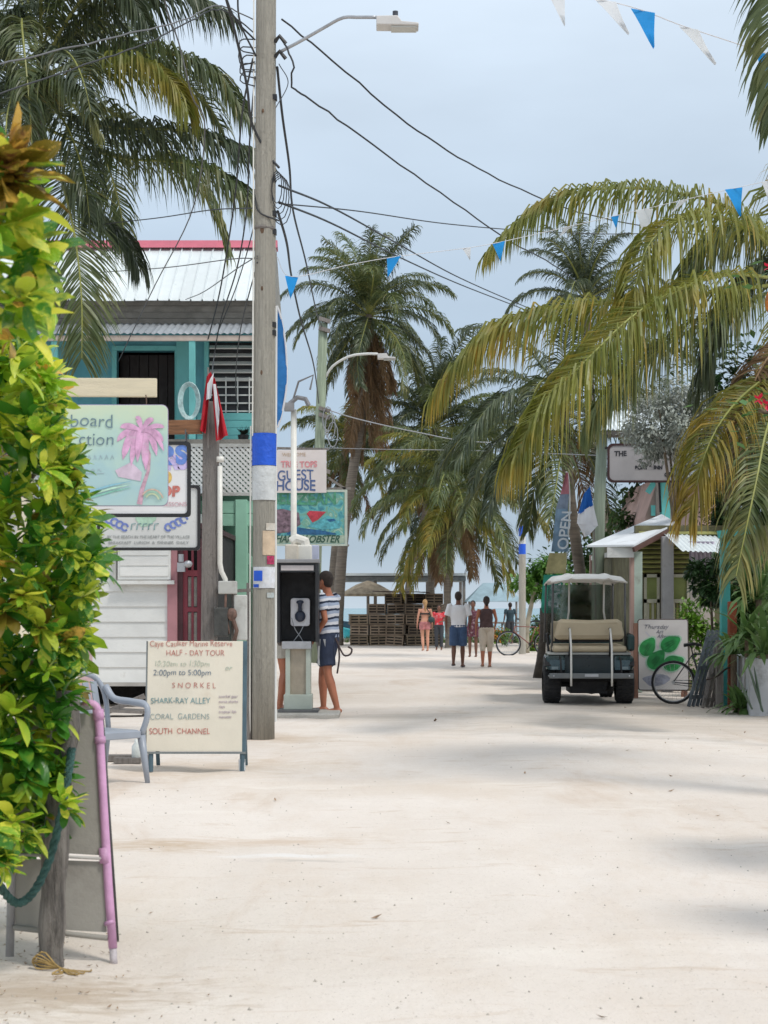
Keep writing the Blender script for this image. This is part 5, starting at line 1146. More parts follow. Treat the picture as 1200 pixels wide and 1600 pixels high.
# ------------------------------------------------------------------ people
def P3(x, y, z): return V((x, y, z))
skin_t = M('tanned_skin', (.42, .155, .085), .5, .1, 4, 0); skin_f = M('fair_skin', (.60, .29, .19), .5, .1, 4, 0); skin_b = M('brown_skin', (.17, .075, .045), .5, .1, 4, 0)
def person(loc, face, H_, label, skin, pose, hair, vox=.014, female=False, hairlen=0, clothes=(), bald=False, extra=None):
    """local frame: +y is where the person faces, x to their right; pose overrides joints"""
    rt = root('person', loc, label, 'person', rot=(0, 0, rad(face)))
    k = H_ / 1.75; sw = .175 if female else .195; hw = .095
    J = dict(hipL=(-hw, 0, .93), hipR=(hw, 0, .93), kneeL=(-hw, .02, .50), kneeR=(hw, .02, .50), ankL=(-hw, -.01, .085), ankR=(hw, -.01, .085),
             shL=(-sw, 0, 1.43), shR=(sw, 0, 1.43), elL=(-sw - .07, -.02, 1.14), elR=(sw + .07, -.02, 1.14), wrL=(-sw - .08, .06, .89), wrR=(sw + .08, .06, .89),
             head=(0, .01, 1.635), chest=(0, 0, 1.3), pel=(0, 0, .97), footL=0, footR=0)
    J.update(pose); J = {a: (V(b) * k if hasattr(b, '__len__') else b) for a, b in J.items()}
    b = MB(); th = .085 if not female else .09
    def limb(p, q, r0, rm, r1, n=10):
        p, q = V(p), V(q); b.tube([p, p.lerp(q, .3), p.lerp(q, .65), q], [r0 * k, rm * k, (rm + r1) / 2 * k, r1 * k], n)
        b.ell(q, (r1 * k,) * 3, 8, 6)
    for s_ in 'LR':
        limb(J['hip' + s_], J['knee' + s_], th, th * .9, .054); limb(J['knee' + s_], J['ank' + s_], .052, .059, .036)
        a = J['ank' + s_]; f = rad(J['foot' + s_] if not hasattr(J['foot' + s_], '__len__') else 0); fd = V((math.sin(f), math.cos(f), 0))
        fl = V((a.x, a.y, 0)); hz = a.z - .085 * k
        b.tube([fl - fd * .06 * k + V((0, 0, .04 * k + hz)), fl + V((0, 0, .05 * k + hz)), fl + fd * .09 * k + V((0, 0, .035 * k + hz)), fl + fd * .165 * k + V((0, 0, .022 * k + hz)), fl + fd * .19 * k + V((0, 0, .018 * k + hz))], [.034 * k, .042 * k, .042 * k, .036 * k, .016 * k], 8, sy=.75)
        limb(J['sh' + s_], J['el' + s_], .052, .046, .036, 8); limb(J['el' + s_], J['wr' + s_], .037, .037, .024, 8)
        e, w_ = J['el' + s_], J['wr' + s_]; d = (w_ - e).normalized(); inn = V((1 if s_ == 'L' else -1, 0, 0)); inn = (inn - d * inn.dot(d)).normalized(); fw = d.cross(inn); 
        if fw.y < 0: fw = -fw
        pm = w_ + d * .045 * k; b.tube([w_, pm, w_ + d * .09 * k], [.024 * k, .036 * k, .034 * k], 8, sy=.5)
        for i, (o, l) in enumerate(((-.027, .062), (-.009, .074), (.009, .07), (.026, .055))):
            q = w_ + (d * .085 + fw * o) * k; q2 = q + (d * l * .55 + inn * .008) * k; b.tube([q, q2, q2 + (d * l * .4 + inn * .022) * k], [.0105 * k, .0098 * k, .008 * k], 6)
        q = w_ + (d * .03 + fw * .028) * k; b.tube([q, q + (d * .03 + fw * .022) * k, q + (d * .055 + fw * .026 + inn * .01) * k], [.013 * k, .011 * k, .009 * k], 6)
    pc, cc = J['pel'], J['chest']; sh = (J['shL'] + J['shR']) / 2; hd = J['head']
    wz = .115 if female else .135; hp = .165 if female else .155
    def at(t): return pc.lerp(sh, t)
    sc = [(-.18, .05, .05), (-.13, .105, .075), (-.05, hp, .105), (.05, hp * .97, .11), (.3, wz, .092), (.5, wz * 1.08, .1), (.72, .155 if not female else .14, .115), (.88, .165 if not female else .145, .1), (.98, sw * .8, .075), (1.05, .06, .055)]
    b.loft([(at(t).x, at(t).y, at(t).z, rx * k, ry * k) for t, rx, ry in sc], 16, 2.3)
    if female: b.ell(at(.7) + V((-.06, .09, 0)) * k, (.055 * k,) * 3); b.ell(at(.7) + V((.06, .09, 0)) * k, (.055 * k,) * 3)
    for s_ in (-1, 1): b.ell(pc + V((s_ * .07, -.035, -.04)) * k, (.08 * k, .07 * k, .085 * k))
    b.tube([sh + V((0, -.005, -.03)) * k, sh.lerp(hd, .5), hd - V((0, .0, .05)) * k], [.065 * k, .052 * k, .055 * k], 10)
    b.ell(hd, (.074 * k, .094 * k, .108 * k), 14, 10); b.ell(hd + V((0, .035, -.06)) * k, (.05 * k, .055 * k, .055 * k))
    b.ell(hd + V((0, .095, -.015)) * k, (.012 * k, .02 * k, .024 * k), 6, 5)
    b.ell(hd + V((0, .082, -.058)) * k, (.024 * k, .014 * k, .01 * k), 6, 5)
    for s_ in (-1, 1): b.ell(hd + V((s_ * .076, -.005, -.008)) * k, (.012 * k, .02 * k, .032 * k), 6, 6)
    body = b.build('body', skin, rt, local=True); remesh(body, vox * k, 3)
    eb = MB()
    for s_ in (-1, 1): eb.ell(hd + V((s_ * .03, .083, .012)) * k, (.012 * k, .01 * k, .008 * k), 6, 5)
    eb.build('eyes', black, rt, local=True, smooth=True)
    # hair
    b = MB(); b.ell(hd + V((0, -.018, .022)) * k, (.086 * k, .096 * k, .102 * k), 14, 10)
    if not bald: b.ell(hd + V((0, -.045, -.025)) * k, (.078 * k, .06 * k, .07 * k))
    if hairlen: b.tube([hd + V((0, -.05, .02)) * k, hd + V((0, -.085, -.08)) * k, hd + V((0, -.09, -.08 - hairlen)) * k], [.085 * k, .075 * k, .04 * k], 10, sy=.6)
    r = random.Random(int(loc[0] * 100))
    for i in range(26): a = r.random() * 6.28; e = r.uniform(-.1, 1.5); p = hd + V((.083 * math.cos(a) * math.cos(e), -.03 + .09 * math.sin(a) * math.cos(e), .02 + .095 * math.sin(e))) * k; 
    hb = b.build('hair', M('dark_brown_hair', (.03, .018, .013), .7, .4, 30, .3, 90) if hair == 'dark' else M('blond_hair', (.45, .26, .11), .7, .35, 30, .3, 90), rt, local=True); remesh(hb, .012, 2)
    J['_at'] = at; J['k'] = k
    def shirt(m, ln=.0, sleeve=.55, loose=1.13, z0=.0, nm='shirt', neck=1.03):
        b = MB(); q = [(z0 - .02, hp * 1.10, .125), (.08, hp * 1.06, .125), (.3, max(wz * loose, hp * .93), .112), (.55, wz * 1.15 * loose, .118), (.74, (.158 if not female else .142) * 1.07, .128), (.9, sw * .98, .105), (1.0, sw * .74, .08), (neck, .07, .062)]
        b.loft([(at(t).x, at(t).y, at(t).z, rx * k, ry * k) for t, rx, ry in q], 18, 2.3)
        if female: b.ell(at(.7) + V((-.06, .09, 0)) * k, (.06 * k,) * 3); b.ell(at(.7) + V((.06, .09, 0)) * k, (.06 * k,) * 3)
        if sleeve:
            for s_ in 'LR':
                p, q_ = J['sh' + s_], J['el' + s_]; e = p.lerp(q_, sleeve); b.tube([p.lerp(sh, .25), p, e], [.06 * k, .068 * k, .064 * k], 10)
        o = b.build(nm, m, rt, local=True); return remesh(o, .013 * k, 2)
    def shorts(m, ln=.85, loose=1.22, nm='shorts', top=.06):
        b = MB(); q = [(-.2, .10, .08), (-.12, hp * 1.0, .115), (-.03, hp * 1.12, .128), (top, hp * 1.04, .122)]
        b.loft([(at(t).x, at(t).y, at(t).z, rx * k, ry * k) for t, rx, ry in q], 16, 2.3)
        for s_ in 'LR':
            p, q_ = J['hip' + s_], J['knee' + s_]
            if ln <= 1: e = p.lerp(q_, ln); b.tube([p, p.lerp(e, .5), e], [th * loose * k, th * loose * k, th * loose * .98 * k], 12)
            else: a = q_.lerp(J['ank' + s_], ln - 1); b.tube([p, p.lerp(q_, .6), q_, a], [th * 1.15 * k, th * 1.12 * k, .075 * k, .066 * k], 12)
        o = b.build(nm, m, rt, local=True); return remesh(o, .013 * k, 2)
    return rt, J, shirt, shorts

def stripe_mat():
    m = bpy.data.materials.new('navy_striped_jersey'); m.use_nodes = True; nt = m.node_tree; N = nt.nodes.new; L = nt.links.new; bs = nt.nodes['Principled BSDF']; bs.inputs['Roughness'].default_value = .85
    tc = N('ShaderNodeTexCoord'); sp = N('ShaderNodeSeparateXYZ'); L(tc.outputs['Object'], sp.inputs[0])
    ma = N('ShaderNodeMath'); ma.operation = 'MULTIPLY_ADD'; ma.inputs[1].default_value = .22; L(sp.outputs['Y'], ma.inputs[0]); L(sp.outputs['Z'], ma.inputs[2])
    n = N('ShaderNodeTexNoise'); n.inputs['Scale'].default_value = 5; L(tc.outputs['Object'], n.inputs[0]); m3 = N('ShaderNodeMath'); m3.operation = 'MULTIPLY_ADD'; m3.inputs[1].default_value = .05; L(n.outputs[0], m3.inputs[0]); L(ma.outputs[0], m3.inputs[2])
    mo = N('ShaderNodeMath'); mo.operation = 'MODULO'; mo.inputs[1].default_value = .098; L(m3.outputs[0], mo.inputs[0])
    lt = N('ShaderNodeMath'); lt.operation = 'LESS_THAN'; lt.inputs[1].default_value = .026; L(mo.outputs[0], lt.inputs[0])
    l2 = N('ShaderNodeMath'); l2.operation = 'GREATER_THAN'; l2.inputs[1].default_value = .062; L(mo.outputs[0], l2.inputs[0])
    x1 = N('ShaderNodeMix'); x1.data_type = 'RGBA'; x1.inputs[6].default_value = (.68, .68, .72, 1); x1.inputs[7].default_value = (.36, .42, .55, 1); L(l2.outputs[0], x1.inputs[0])
    x = N('ShaderNodeMix'); x.data_type = 'RGBA'; L(x1.outputs[2], x.inputs[6]); x.inputs[7].default_value = (.02, .03, .06, 1); L(lt.outputs[0], x.inputs[0]); L(x.outputs[2], bs.inputs['Base Color']); return m
navy = M('navy_shorts_cloth', (.025, .035, .07), .85, .2, 6, .1)
# man at the payphone: faces left (towards the booth), seen from his left-back side
D = 20.5
rt, J, shirt, shorts = person((GX(513, D), D, 0), 68, 1.76, 'barefoot man in a navy striped shirt and dark shorts at the payphone', skin_t,
    dict(shL=(-.18, .02, 1.43), shR=(.19, -.02, 1.43), elL=(-.23, -.06, 1.15), wrL=(-.16, .10, .96), elR=(.26, .14, 1.24), wrR=(.18, .34, 1.34), head=(0, .05, 1.63),
         hipL=(-.095, 0, .93), kneeL=(-.13, -.05, .5), ankL=(-.10, -.16, .085), footL=-10, hipR=(.095, 0, .93), kneeR=(.1, .12, .5), ankR=(.08, .10, .085), footR=-15), 'dark', vox=.011)
shirt(stripe_mat(), sleeve=.62, z0=-.06)
shorts(navy, .80, 1.28)
b = MB(); b.prism([(-.205, -.05, .60), (-.205, .05, .60), (-.196, .05, .92), (-.196, -.05, .92)], (-.006, 0, 0)); b.build('shorts_stripe', white_cloth, rt, local=True)
b = MB(); b.tube(spline([(-.12, -.15, .93), (-.16, -.24, .78), (-.18, -.3, .72), (-.2, -.38, .74), (-.2, -.40, .80), (-.2, -.35, .83)], 14), .011, 6); b.tube(spline([(-.1, -.17, .9), (-.12, -.2, .7), (-.14, -.18, .5)], 8), .012, 6); b.build('bag_strap', M('dark_strap', (.06, .04, .04), .7), rt, local=True)
# person standing left of the payphone, mostly hidden by pole and booth
D = 20.9
rt, J, shirt, shorts = person((GX(440, D), D, 0), -75, 1.70, 'person behind the payphone showing only a bare leg beside the utility pole', skin_t,
    dict(kneeL=(-.09, .05, .5), ankL=(-.09, .0, .085), kneeR=(.09, .03, .5), ankR=(.1, -.05, .085), elL=(-.2, .12, 1.2), wrL=(-.12, .3, 1.3)), 'dark', vox=.013)
shirt(M('dark_brown_shirt', (.05, .03, .03), .85, .3, 12, .1)); shorts(M('khaki_white_shorts', (.45, .42, .36), .85, .15), .55)
for s_ in (-1, 1):
    b = MB(); b.ell((s_ * .09, .04, .02), (.048, .13, .014)); b.build('sandal', black, rt, local=True)
# couple walking away
D = 36.5
rt, J, shirt, shorts = person((GX(716, D), D, 0), -3, 1.66, 'man in a white t-shirt and blue denim shorts walking away down the sand street', skin_b,
    dict(kneeL=(-.1, .0, .5), ankL=(-.11, -.12, .12), kneeR=(.1, .05, .5), ankR=(.1, .08, .085), footR=12, elL=(-.28, -.04, 1.15), wrL=(-.27, .05, .91), elR=(.28, -.03, 1.15), wrR=(.27, .07, .91)), 'dark', vox=.014)
shirt(M('white_tshirt', (.76, .76, .78), .85, .05, 6, .1), sleeve=.85, loose=1.3, z0=-.08); shorts(M('denim_blue', (.045, .085, .17), .85, .15, 10, .1), 1.0, 1.3)
for a in ('ankL', 'ankR'):
    b = MB(); p = J[a]; b.ell((p.x, p.y + .05, p.z - .06), (.05, .13, .022)); b.build('sandal', M('dark_sandal', (.05, .045, .05)), rt, local=True)
rt, J, shirt, shorts = person((GX(760, D + .1), D + .1, 0), 2, 1.56, 'woman in a brown sleeveless top and cream capri trousers walking beside the man in white', skin_t,
    dict(kneeL=(-.09, .0, .5), ankL=(-.1, -.08, .1), kneeR=(.09, .04, .5), ankR=(.09, .06, .085), elR=(.25, .03, 1.17), wrR=(.22, .12, .98)), 'dark', female=True, hairlen=.05, vox=.014)
shirt(M('brown_top', (.085, .05, .05), .85, .2, 10, .1), sleeve=0, loose=1.25); shorts(M('cream_trousers', (.62, .54, .44), .85, .08, 5, .1), 1.28, 1.2, 'trousers')
for a in ('ankL', 'ankR'):
    b = MB(); p = J[a]; b.ell((p.x, p.y + .05, p.z - .06), (.045, .12, .022)); b.build('sandal', M('tan_sandal', (.3, .2, .13)), rt, local=True)
# beyond: woman in bikini, person in red, person in dark floral
D = 50
rt, J, shirt, shorts = person((GX(664, D), D, 0), 10, 1.56, 'blond woman in a dark bikini top and pink wrap skirt walking left of the couple', skin_f,
    dict(kneeL=(-.08, .05, .5), ankL=(-.07, -.05, .1)), 'blond', female=True, hairlen=.22, vox=.017)
b = MB(); b.loft([(0, 0, 1.24 * .89, .15, .115), (0, 0, 1.29 * .89, .152, .118)], 14, 2.3); b.build('bikini_top', black, rt, local=True)
shorts(M('pink_wrap', (.52, .20, .20), .8, .2, 10, .1), .45, 1.15, 'wrap_skirt')
b = MB(); b.ell((.17, -.12, .95), (.10, .05, .09)); b.tube([(.17, -.1, 1.02), (.1, -.1, 1.2), (.02, -.05, 1.33)], .012, 5); b.build('shoulder_bag', M('dark_bag', (.02, .05, .05)), rt, local=True)
D = 51.5
rt, J, shirt, shorts = person((GX(686, D), D, 0), 175, 1.40, 'person in a bright red and white shirt and dark trousers standing between the walkers', skin_b, dict(elL=(-.22, .1, 1.15), wrL=(-.12, .22, 1.1)), 'dark', vox=.018)
shirt(M('red_floral_shirt', (.62, .035, .05), .8, .2, 9, 0, col2=(.62, .035, .05), dirt=.35, dirtcol=(.7, .62, .62), dscale=9), sleeve=.6); shorts(M('dark_grey_trousers', (.05, .055, .065), .85), 1.9, 1.1, 'trousers')
D = 44
rt, J, shirt, shorts = person((GX(739, D), D, 0), 170, 1.50, 'person in a dark floral dress half hidden between the walking couple', skin_b, {}, 'dark', female=True, hairlen=.1, vox=.018)
shirt(M('dark_floral', (.12, .03, .05), .85, .3, 16, 0, dirt=.35, dirtcol=(.6, .5, .5), dscale=14), sleeve=.4); shorts(M('dark_floral', (.12, .03, .05)), .7, 1.5, 'skirt')
D = 60
rt, J, shirt, shorts = person((GX(797, D), D, 0), 20, 1.5, 'tiny far off person in dark clothes standing by the blue canopy', skin_b, {}, 'dark', vox=.022)
shirt(M('dark_teal_shirt', (.03, .06, .08), .85)); shorts(M('dark_grey_trousers', (.05, .055, .065)), 1.8, 1.1, 'trousers')
# ------------------------------------------------------------------ golf cart (seen from behind)
GCx = GX(921, 22.5)
GC = root('golf_cart', (GCx, 22.5, 0), 'dark green golf cart with beige rear seat and white canopy seen from behind', 'golf cart', rot=(0, 0, rad(-2.5)))
grn = M('dark_cart_green', (.012, .035, .035), .25, .2, 4, .01, coat=.4, dirt=.15, dirtcol=(.08, .09, .08)); beige = M('beige_vinyl', (.46, .38, .26), .5, .06, 3, .06, dirt=.1, dirtcol=(.33, .26, .18)); cw = M('cart_white', (.66, .64, .60), .4, .05)
ch = M('chassis_black', (.015, .015, .017), .7, .2); 
def L_(mb, nm, m, par=GC, **k): return mb.build(nm, m, par, local=True, **k)
def wheel(x, y, r, w_):
    b = MB(); n = 28; prof = [(-.5, .62), (-.5, .86), (-.42, .96), (-.2, 1), (.2, 1), (.42, .96), (.5, .86), (.5, .62)]
    vs = [(x + a * w_, y + r * q * math.cos(2 * math.pi * j / n), r + r * q * math.sin(2 * math.pi * j / n)) for a, q in prof for j in range(n)]; k = len(prof)
    b.add(vs, [(i * n + j, i * n + (j + 1) % n, (i + 1) * n + (j + 1) % n, (i + 1) * n + j) for i in range(k - 1) for j in range(n)])
    for j in range(n):
        a = 2 * math.pi * (j + .5) / n
        for dx in (-.3, 0, .3): b.obox((x + dx * w_, y + r * 1.003 * math.cos(a), r + r * 1.003 * math.sin(a)), (w_ * .22, .03, .014), (a - math.pi / 2 + (.2 if dx else 0), 0, 0))
    W = L_(b, 'wheel', rubber); b = MB(); b.tube([(x - w_ * .42, y, r), (x - w_ * .2, y, r), (x + w_ * .2, y, r), (x + w_ * .42, y, r)], [r * .62, r * .5, r * .5, r * .62], 18); b.build('rim', M('grey_rim', (.3, .3, .3), .4, .1), W, local=True)
for sx in (-.495, .495): wheel(sx, .3, .27, .24); wheel(sx * .81, 2.0, .25, .2)
b = MB(); b.prism([(-.44, -.02, .40), (-.44, .05, .62), (-.44, .75, .66), (-.44, .78, .30), (-.44, .1, .30)], (.88, 0, 0)); L_(b, 'body', ch, bevel=.02)
for s in (-1, 1):
    b = MB(); x0 = s * .32; b.prism([(x0, -.06, .46), (x0, -.03, .66), (x0, .5, .68), (x0, .62, .45)], (s * .27, 0, 0)); L_(b, 'fender', grn, bevel=.04)
    b = MB(); b.obox((s * .44, -.055, .53), (.20, .02, .13)); L_(b, 'tail_light', M('teal_panel', (.06, .105, .125), .3, .2))
    b = MB(); b.obox((s * .47, -.068, .49), (.09, .012, .04)); L_(b, 'reflector', M('dull_lens', (.22, .28, .30), .2, .2))
b = MB(); b.box(-.33, .33, -.03, -.01, .40, .66); L_(b, 'rear_panel', M('dark_blue_panel', (.012, .022, .026), .35, .2))
b = MB(); b.box(-.56, .56, -.34, .0, .375, .40); b.box(-.56, .56, -.36, -.33, .36, .43); L_(b, 'step', M('grey_step', (.15, .16, .165), .5, .1, dirt=.2), bevel=.01)
for x in (-.27, .27):
    b = MB(); b.tube([(x, -.36, .26), (x, -.37, .42), (x, -.34, .78), (x, -.10, 1.02)], .014, 8); L_(b, 'grab_bar', cw, smooth=True)
    b = MB(); b.tube([(x, -.02, .64), (x, -.08, .73), (x, -.1, 1.02), (x, .3, 1.02)], .014, 8); L_(b, 'seat_bracket', ch, smooth=True)
b = MB(); b.box(-.56, .56, .0, .5, .665, .70); L_(b, 'seat_base', M('grey_white_trim', (.5, .5, .47)), bevel=.01)
b = MB(); b.box(-.50, .50, -.04, .42, .705, .79); L_(b, 'seat', beige, bevel=.035)
b = MB(); b.prism([(-.455, .02, .87), (-.475, .02, .93), (-.43, .0, 1.12), (-.38, .0, 1.15), (0, .0, 1.135), (.38, .0, 1.15), (.43, .0, 1.12), (.475, .02, .93), (.455, .02, .87)], (0, .1, 0)); bb = L_(b, 'backrest', beige, bevel=.045)
b = MB(); b.box(-.46, .46, .12, .16, .84, .9); L_(b, 'back_frame', ch)
b = MB(); b.box(-.5, .5, .62, 1.1, .70, .80); L_(b, 'front_seat', beige, bevel=.03)
b = MB(); b.prism([(-.49, .52, .84), (-.49, .47, 1.12), (.49, .47, 1.12), (.49, .52, .84)], (0, .09, 0)); L_(b, 'front_backrest', beige, bevel=.03)
for s in (-1, 1):
    for y0, y1 in ((.16, .10), (2.05, 1.85)):
        b = MB(); b.tube([(s * .50, y0, .6 if y0 < 1 else .8), (s * .485, y1, 1.66)], .015, 8); L_(b, 'roof_strut', M('dark_strut', (.1, .1, .1), .4), smooth=True)
    b = MB(); b.tube([(s * .30, .55, .85), (s * .24, .55, 1.25), (s * .24, .5, 1.66)], .013, 8); L_(b, 'roof_strut', cw, smooth=True)
    b = MB(); b.tube([(s * .55, -.05, .72), (s * .58, .05, .93), (s * .55, .3, .95), (s * .52, .42, .8)], .016, 8); L_(b, 'armrest', ch, smooth=True)
# canopy: shallow moulded shell
b = MB(); nx_, ny_ = 16, 14; 
for side in (0, 1):
    vs = []
    for j in range(ny_ + 1):
        for i in range(nx_ + 1):
            u, v_ = i / nx_ * 2 - 1, j / ny_ * 2 - 1; x = .505 * u; y = 1.0 + 1.08 * v_; e = max(abs(u), abs(v_))
            z = 1.70 + .045 * (1 - u * u) + .035 * (1 - v_ * v_) - .05 * max(0, e - .88) / .12 + (.018 * (abs(u) > .45 and abs(u) < .62)) - .03 * side * (e < .95) - (.0 if not side else .02)
            vs.append((x, y, z))
    b.add(vs, [(j * (nx_ + 1) + i, j * (nx_ + 1) + i + 1, (j + 1) * (nx_ + 1) + i + 1, (j + 1) * (nx_ + 1) + i) for j in range(ny_) for i in range(nx_)])
q = (nx_ + 1) * (ny_ + 1); bd = [i for i in range(nx_ + 1)] + [j * (nx_ + 1) + nx_ for j in range(1, ny_ + 1)] + [ny_ * (nx_ + 1) + i for i in range(nx_ - 1, -1, -1)] + [j * (nx_ + 1) for j in range(ny_ - 1, 0, -1)]
b.f += [(bd[i], bd[(i + 1) % len(bd)], bd[(i + 1) % len(bd)] + q, bd[i] + q) for i in range(len(bd))]; b.m += [0] * len(bd)
L_(b, 'canopy', cw, smooth=True)
b = MB(); b.prism([(-.46, 2.1, .35), (-.46, 2.62, .45), (-.46, 2.5, .78), (-.46, 2.0, .92), (-.46, 1.95, .35)], (.92, 0, 0)); L_(b, 'cowl', grn, bevel=.05)
b = MB(); b.box(-.46, .46, .7, 2.1, .28, .34); L_(b, 'floor', ch)
b = MB(); b.prism([(-.46, 2.03, .92), (-.46, 1.88, 1.64), (.46, 1.88, 1.64), (.46, 2.03, .92)], (0, .006, 0)); 
gl = M('clear_screen', (.45, .5, .5), .05, 0, 3, 0); gl.node_tree.nodes['Principled BSDF'].inputs['Transmission Weight'].default_value = 1; L_(b, 'windscreen', gl)
b = MB(); b.tube([(-.24 + .17 * math.cos(a), 1.62 + .07 * math.sin(a), .98 + .15 * math.sin(a)) for a in [i * .393 for i in range(17)]], .013, 6); b.tube([(-.24, 1.62, .98), (-.24, 1.95, .8)], .015, 6); L_(b, 'steering_wheel', ch)
for x in (-.40, .40):
    b = MB(); b.tube([(x, -.35, .41), (x, -.2, .60), (x, .0, .64)], .012, 6); L_(b, 'step_stay', ch, smooth=True)
for x in (-.5, 0, .5):
    b = MB(); b.ell((x, -.37, .395), (.012, .008, .012), 8, 5); L_(b, 'bolt', steel)
b = MB(); b.box(-.3, .3, -.036, -.032, .63, .64); L_(b, 'panel_seam', black)
b = MB(); b.box(-.09, .09, -.375, -.362, .385, .42); L_(b, 'hitch_plate', steel)
for s_ in (-1, 1):
    b = MB(); b.prism([(s_ * .60, -.08, .52), (s_ * .60, .0, .62), (s_ * .60, .5, .64), (s_ * .60, .62, .5), (s_ * .60, .55, .48), (s_ * .60, .3, .57), (s_ * .60, .05, .5)], (-s_ * .08, 0, 0)); L_(b, 'wheel_arch', ch, bevel=.01)
b = MB(); b.box(-.25, .25, .1, 1.0, .14, .32); b.tube([(-.5, .3, .26), (.5, .3, .26)], .04, 8); b.ell((.05, .3, .24), (.14, .14, .12)); b.tube([(.2, .0, .22), (.25, .12, .2), (.2, .3, .22)], .03, 8); L_(b, 'axle', ch)
b = MB(); b.obox((.56, .1, .83), (.09, .3, .22)); L_(b, 'side_bag', M('dark_bag', (.02, .05, .05)), bevel=.03)

# ------------------------------------------------------------------ bicycles
def bicycle(loc, rz, label, col, fixfork=0):
    rt = root('bicycle', loc, label, 'bicycle', rot=(rad(4), 0, rz))
    fm = M(col[0], col[1], .35, .1); r = .33
    for x in (-.52, .52):
        b = MB(); n = 32; b.tube([(x + r * math.cos(2 * math.pi * i / n), 0, r + r * math.sin(2 * math.pi * i / n)) for i in range(n + 1)], .02, 8); W = b.build('wheel', rubber, rt, local=True, smooth=True)
        b = MB(); b.tube([(x + (r - .025) * math.cos(2 * math.pi * i / n), 0, r + (r - .025) * math.sin(2 * math.pi * i / n)) for i in range(n + 1)], .01, 6); b.build('rim', steel, W, local=True, smooth=True)
        b = MB()
        for i in range(24): a = i * math.pi / 12; b.tube([(x, .015 * (-1) ** i, r), (x + (r - .02) * math.cos(a + .2), 0, r + (r - .02) * math.sin(a + .2))], .0018, 3)
        b.build('spokes', steel, W, local=True); b = MB(); b.cyl((x, -.04, r), (x, .04, r), .025); b.build('hub', steel, W, local=True)
    b = MB(); bbk = (-.08, 0, .30); st = (-.22, 0, .78); hdt = (.34, 0, .80); hb = (.37, 0, .66)
    for a, c, q in ((bbk, st, .015), (st, hdt, .014), (bbk, hb, .017), (hdt, hb, .018), ((-.52, 0, r), bbk, .01), ((-.52, 0, r), st, .009), (hb, (.52, 0, r), .012)): b.tube([a, c], q, 8)
    b.build('frame', fm, rt, local=True, smooth=True)
    b = MB(); b.tube([st, (-.24, 0, .90)], .012, 6); b.prism([(-.36, -.08, .9), (-.36, .08, .9), (-.2, .03, .92), (-.08, .015, .9), (-.08, -.015, .9), (-.2, -.03, .92)], (0, 0, .045)); b.build('saddle', black, rt, local=True, bevel=.012)
    b = MB(); b.tube([hdt, (.32, 0, .93)], .013, 6); b.tube(spline([(.22, -.29, .99), (.3, -.2, 1.0), (.34, 0, .94), (.3, .2, 1.0), (.22, .29, .99)], 16), .012, 7); b.build('handlebar', black, rt, local=True, smooth=True)
    b = MB(); b.tube([(-.08, -.05, .3), (-.08, .05, .3)], .04, 10); b.tube([(-.08, .07, .3), (-.0, .08, .17), (.0, .15, .17)], .01, 5); b.tube([(-.08, -.07, .3), (-.16, -.08, .43), (-.16, -.15, .43)], .01, 5); b.tube([(-.52, .035, r + .03), (-.08, .045, .36), (-.02, .045, .3), (-.08, .045, .24), (-.52, .035, r - .03)], .005, 4); b.build('crank', ch, rt, local=True)
    return rt
b1 = bicycle((GX(1104, 22.7), 22.7, 0), rad(-8), 'black bicycle leaning in front of the green leaf sign board', ('dark_bike_frame', (.03, .03, .035)))
b1.scale = (.86,) * 3
b2 = bicycle((GX(824, 45.5), 45.5, 0), rad(172), 'far bicycle with a brown basket parked left of the tree stump', ('rust_bike_frame', (.25, .1, .08)))
b = MB(); b.box(-.75, -.32, -.2, .2, .55, .85); b.build('basket', M('wicker_brown', (.16, .06, .035), .8, .35, 20, .3), b2, local=True)

# ------------------------------------------------------------------ leaf sign A-board
D = 24.0; k = 2600 / D
LS_ = root('sign_board', (GX(1037, D), D, 0), 'white A-board painted with four green leaves standing behind the black bicycle', 'sign board', rot=(rad(-5), 0, rad(-3)))
w_, zt, zb = 77 / k, (1090 - 967) / k, (1090 - 1077) / k
b = MB(); b.prism([(x - w_ / 2, 0, z + zb) for x, z in rrect(w_, zt - zb, .03)], (0, .02, 0)); LBd = b.build('board', M('pinkish_white_board', (.62, .59, .58), .6, .05, 3, .03, dirt=.12, dirtcol=(.48, .44, .42)), LS_, local=True)
b = MB(); r_ = rrect(w_, zt - zb, .03); b.tube([(x - w_ / 2, .01, z + zb) for x, z in r_ + r_[:1]], .012, 5); b.build('edging', M('dark_brown_edge', (.07, .05, .045), .7), LS_, local=True)
for x in (-w_ / 2 - .04,):
    b = MB(); b.box(x - .03, x + .03, -.01, .05, 0, zt - .05); b.build('leg', wood_red, LS_, local=True)
b = MB(); b.beam((-w_ / 2, .05, zt - .1), (-w_ / 2, .5, .04), .05, .03); b.beam((w_ / 2 - .02, .05, zt - .1), (w_ / 2 - .02, .5, .04), .05, .03); b.box(w_ / 2 - .06, w_ / 2 - .01, .025, .05, 0, zb + .02); b.build('leg', wood_red, LS_, local=True)
def lp(px, py): return ((px - 1037) / k, (1090 - py) / k)
lg = M('leaf_paint_green', (.025, .27, .07), .6, .3, 12, 0); lh = M('leaf_paint_halo', (.42, .66, .50), .6, .1, 12, 0); ld = M('leaf_vein_green', (.01, .13, .035), .6)
def heart(cx, cz, r, a, sy=1.1):
    o = []
    for i in range(26):
        t = 2 * math.pi * i / 26; rr_ = r * (1 - .12 * math.cos(t)) * (1 + .42 * max(0, math.cos(t)) ** 8); x, z = rr_ * math.cos(t) * sy, rr_ * math.sin(t) * .92; o.append((cx + x * math.cos(a) - z * math.sin(a), cz + x * math.sin(a) + z * math.cos(a)))
    return o
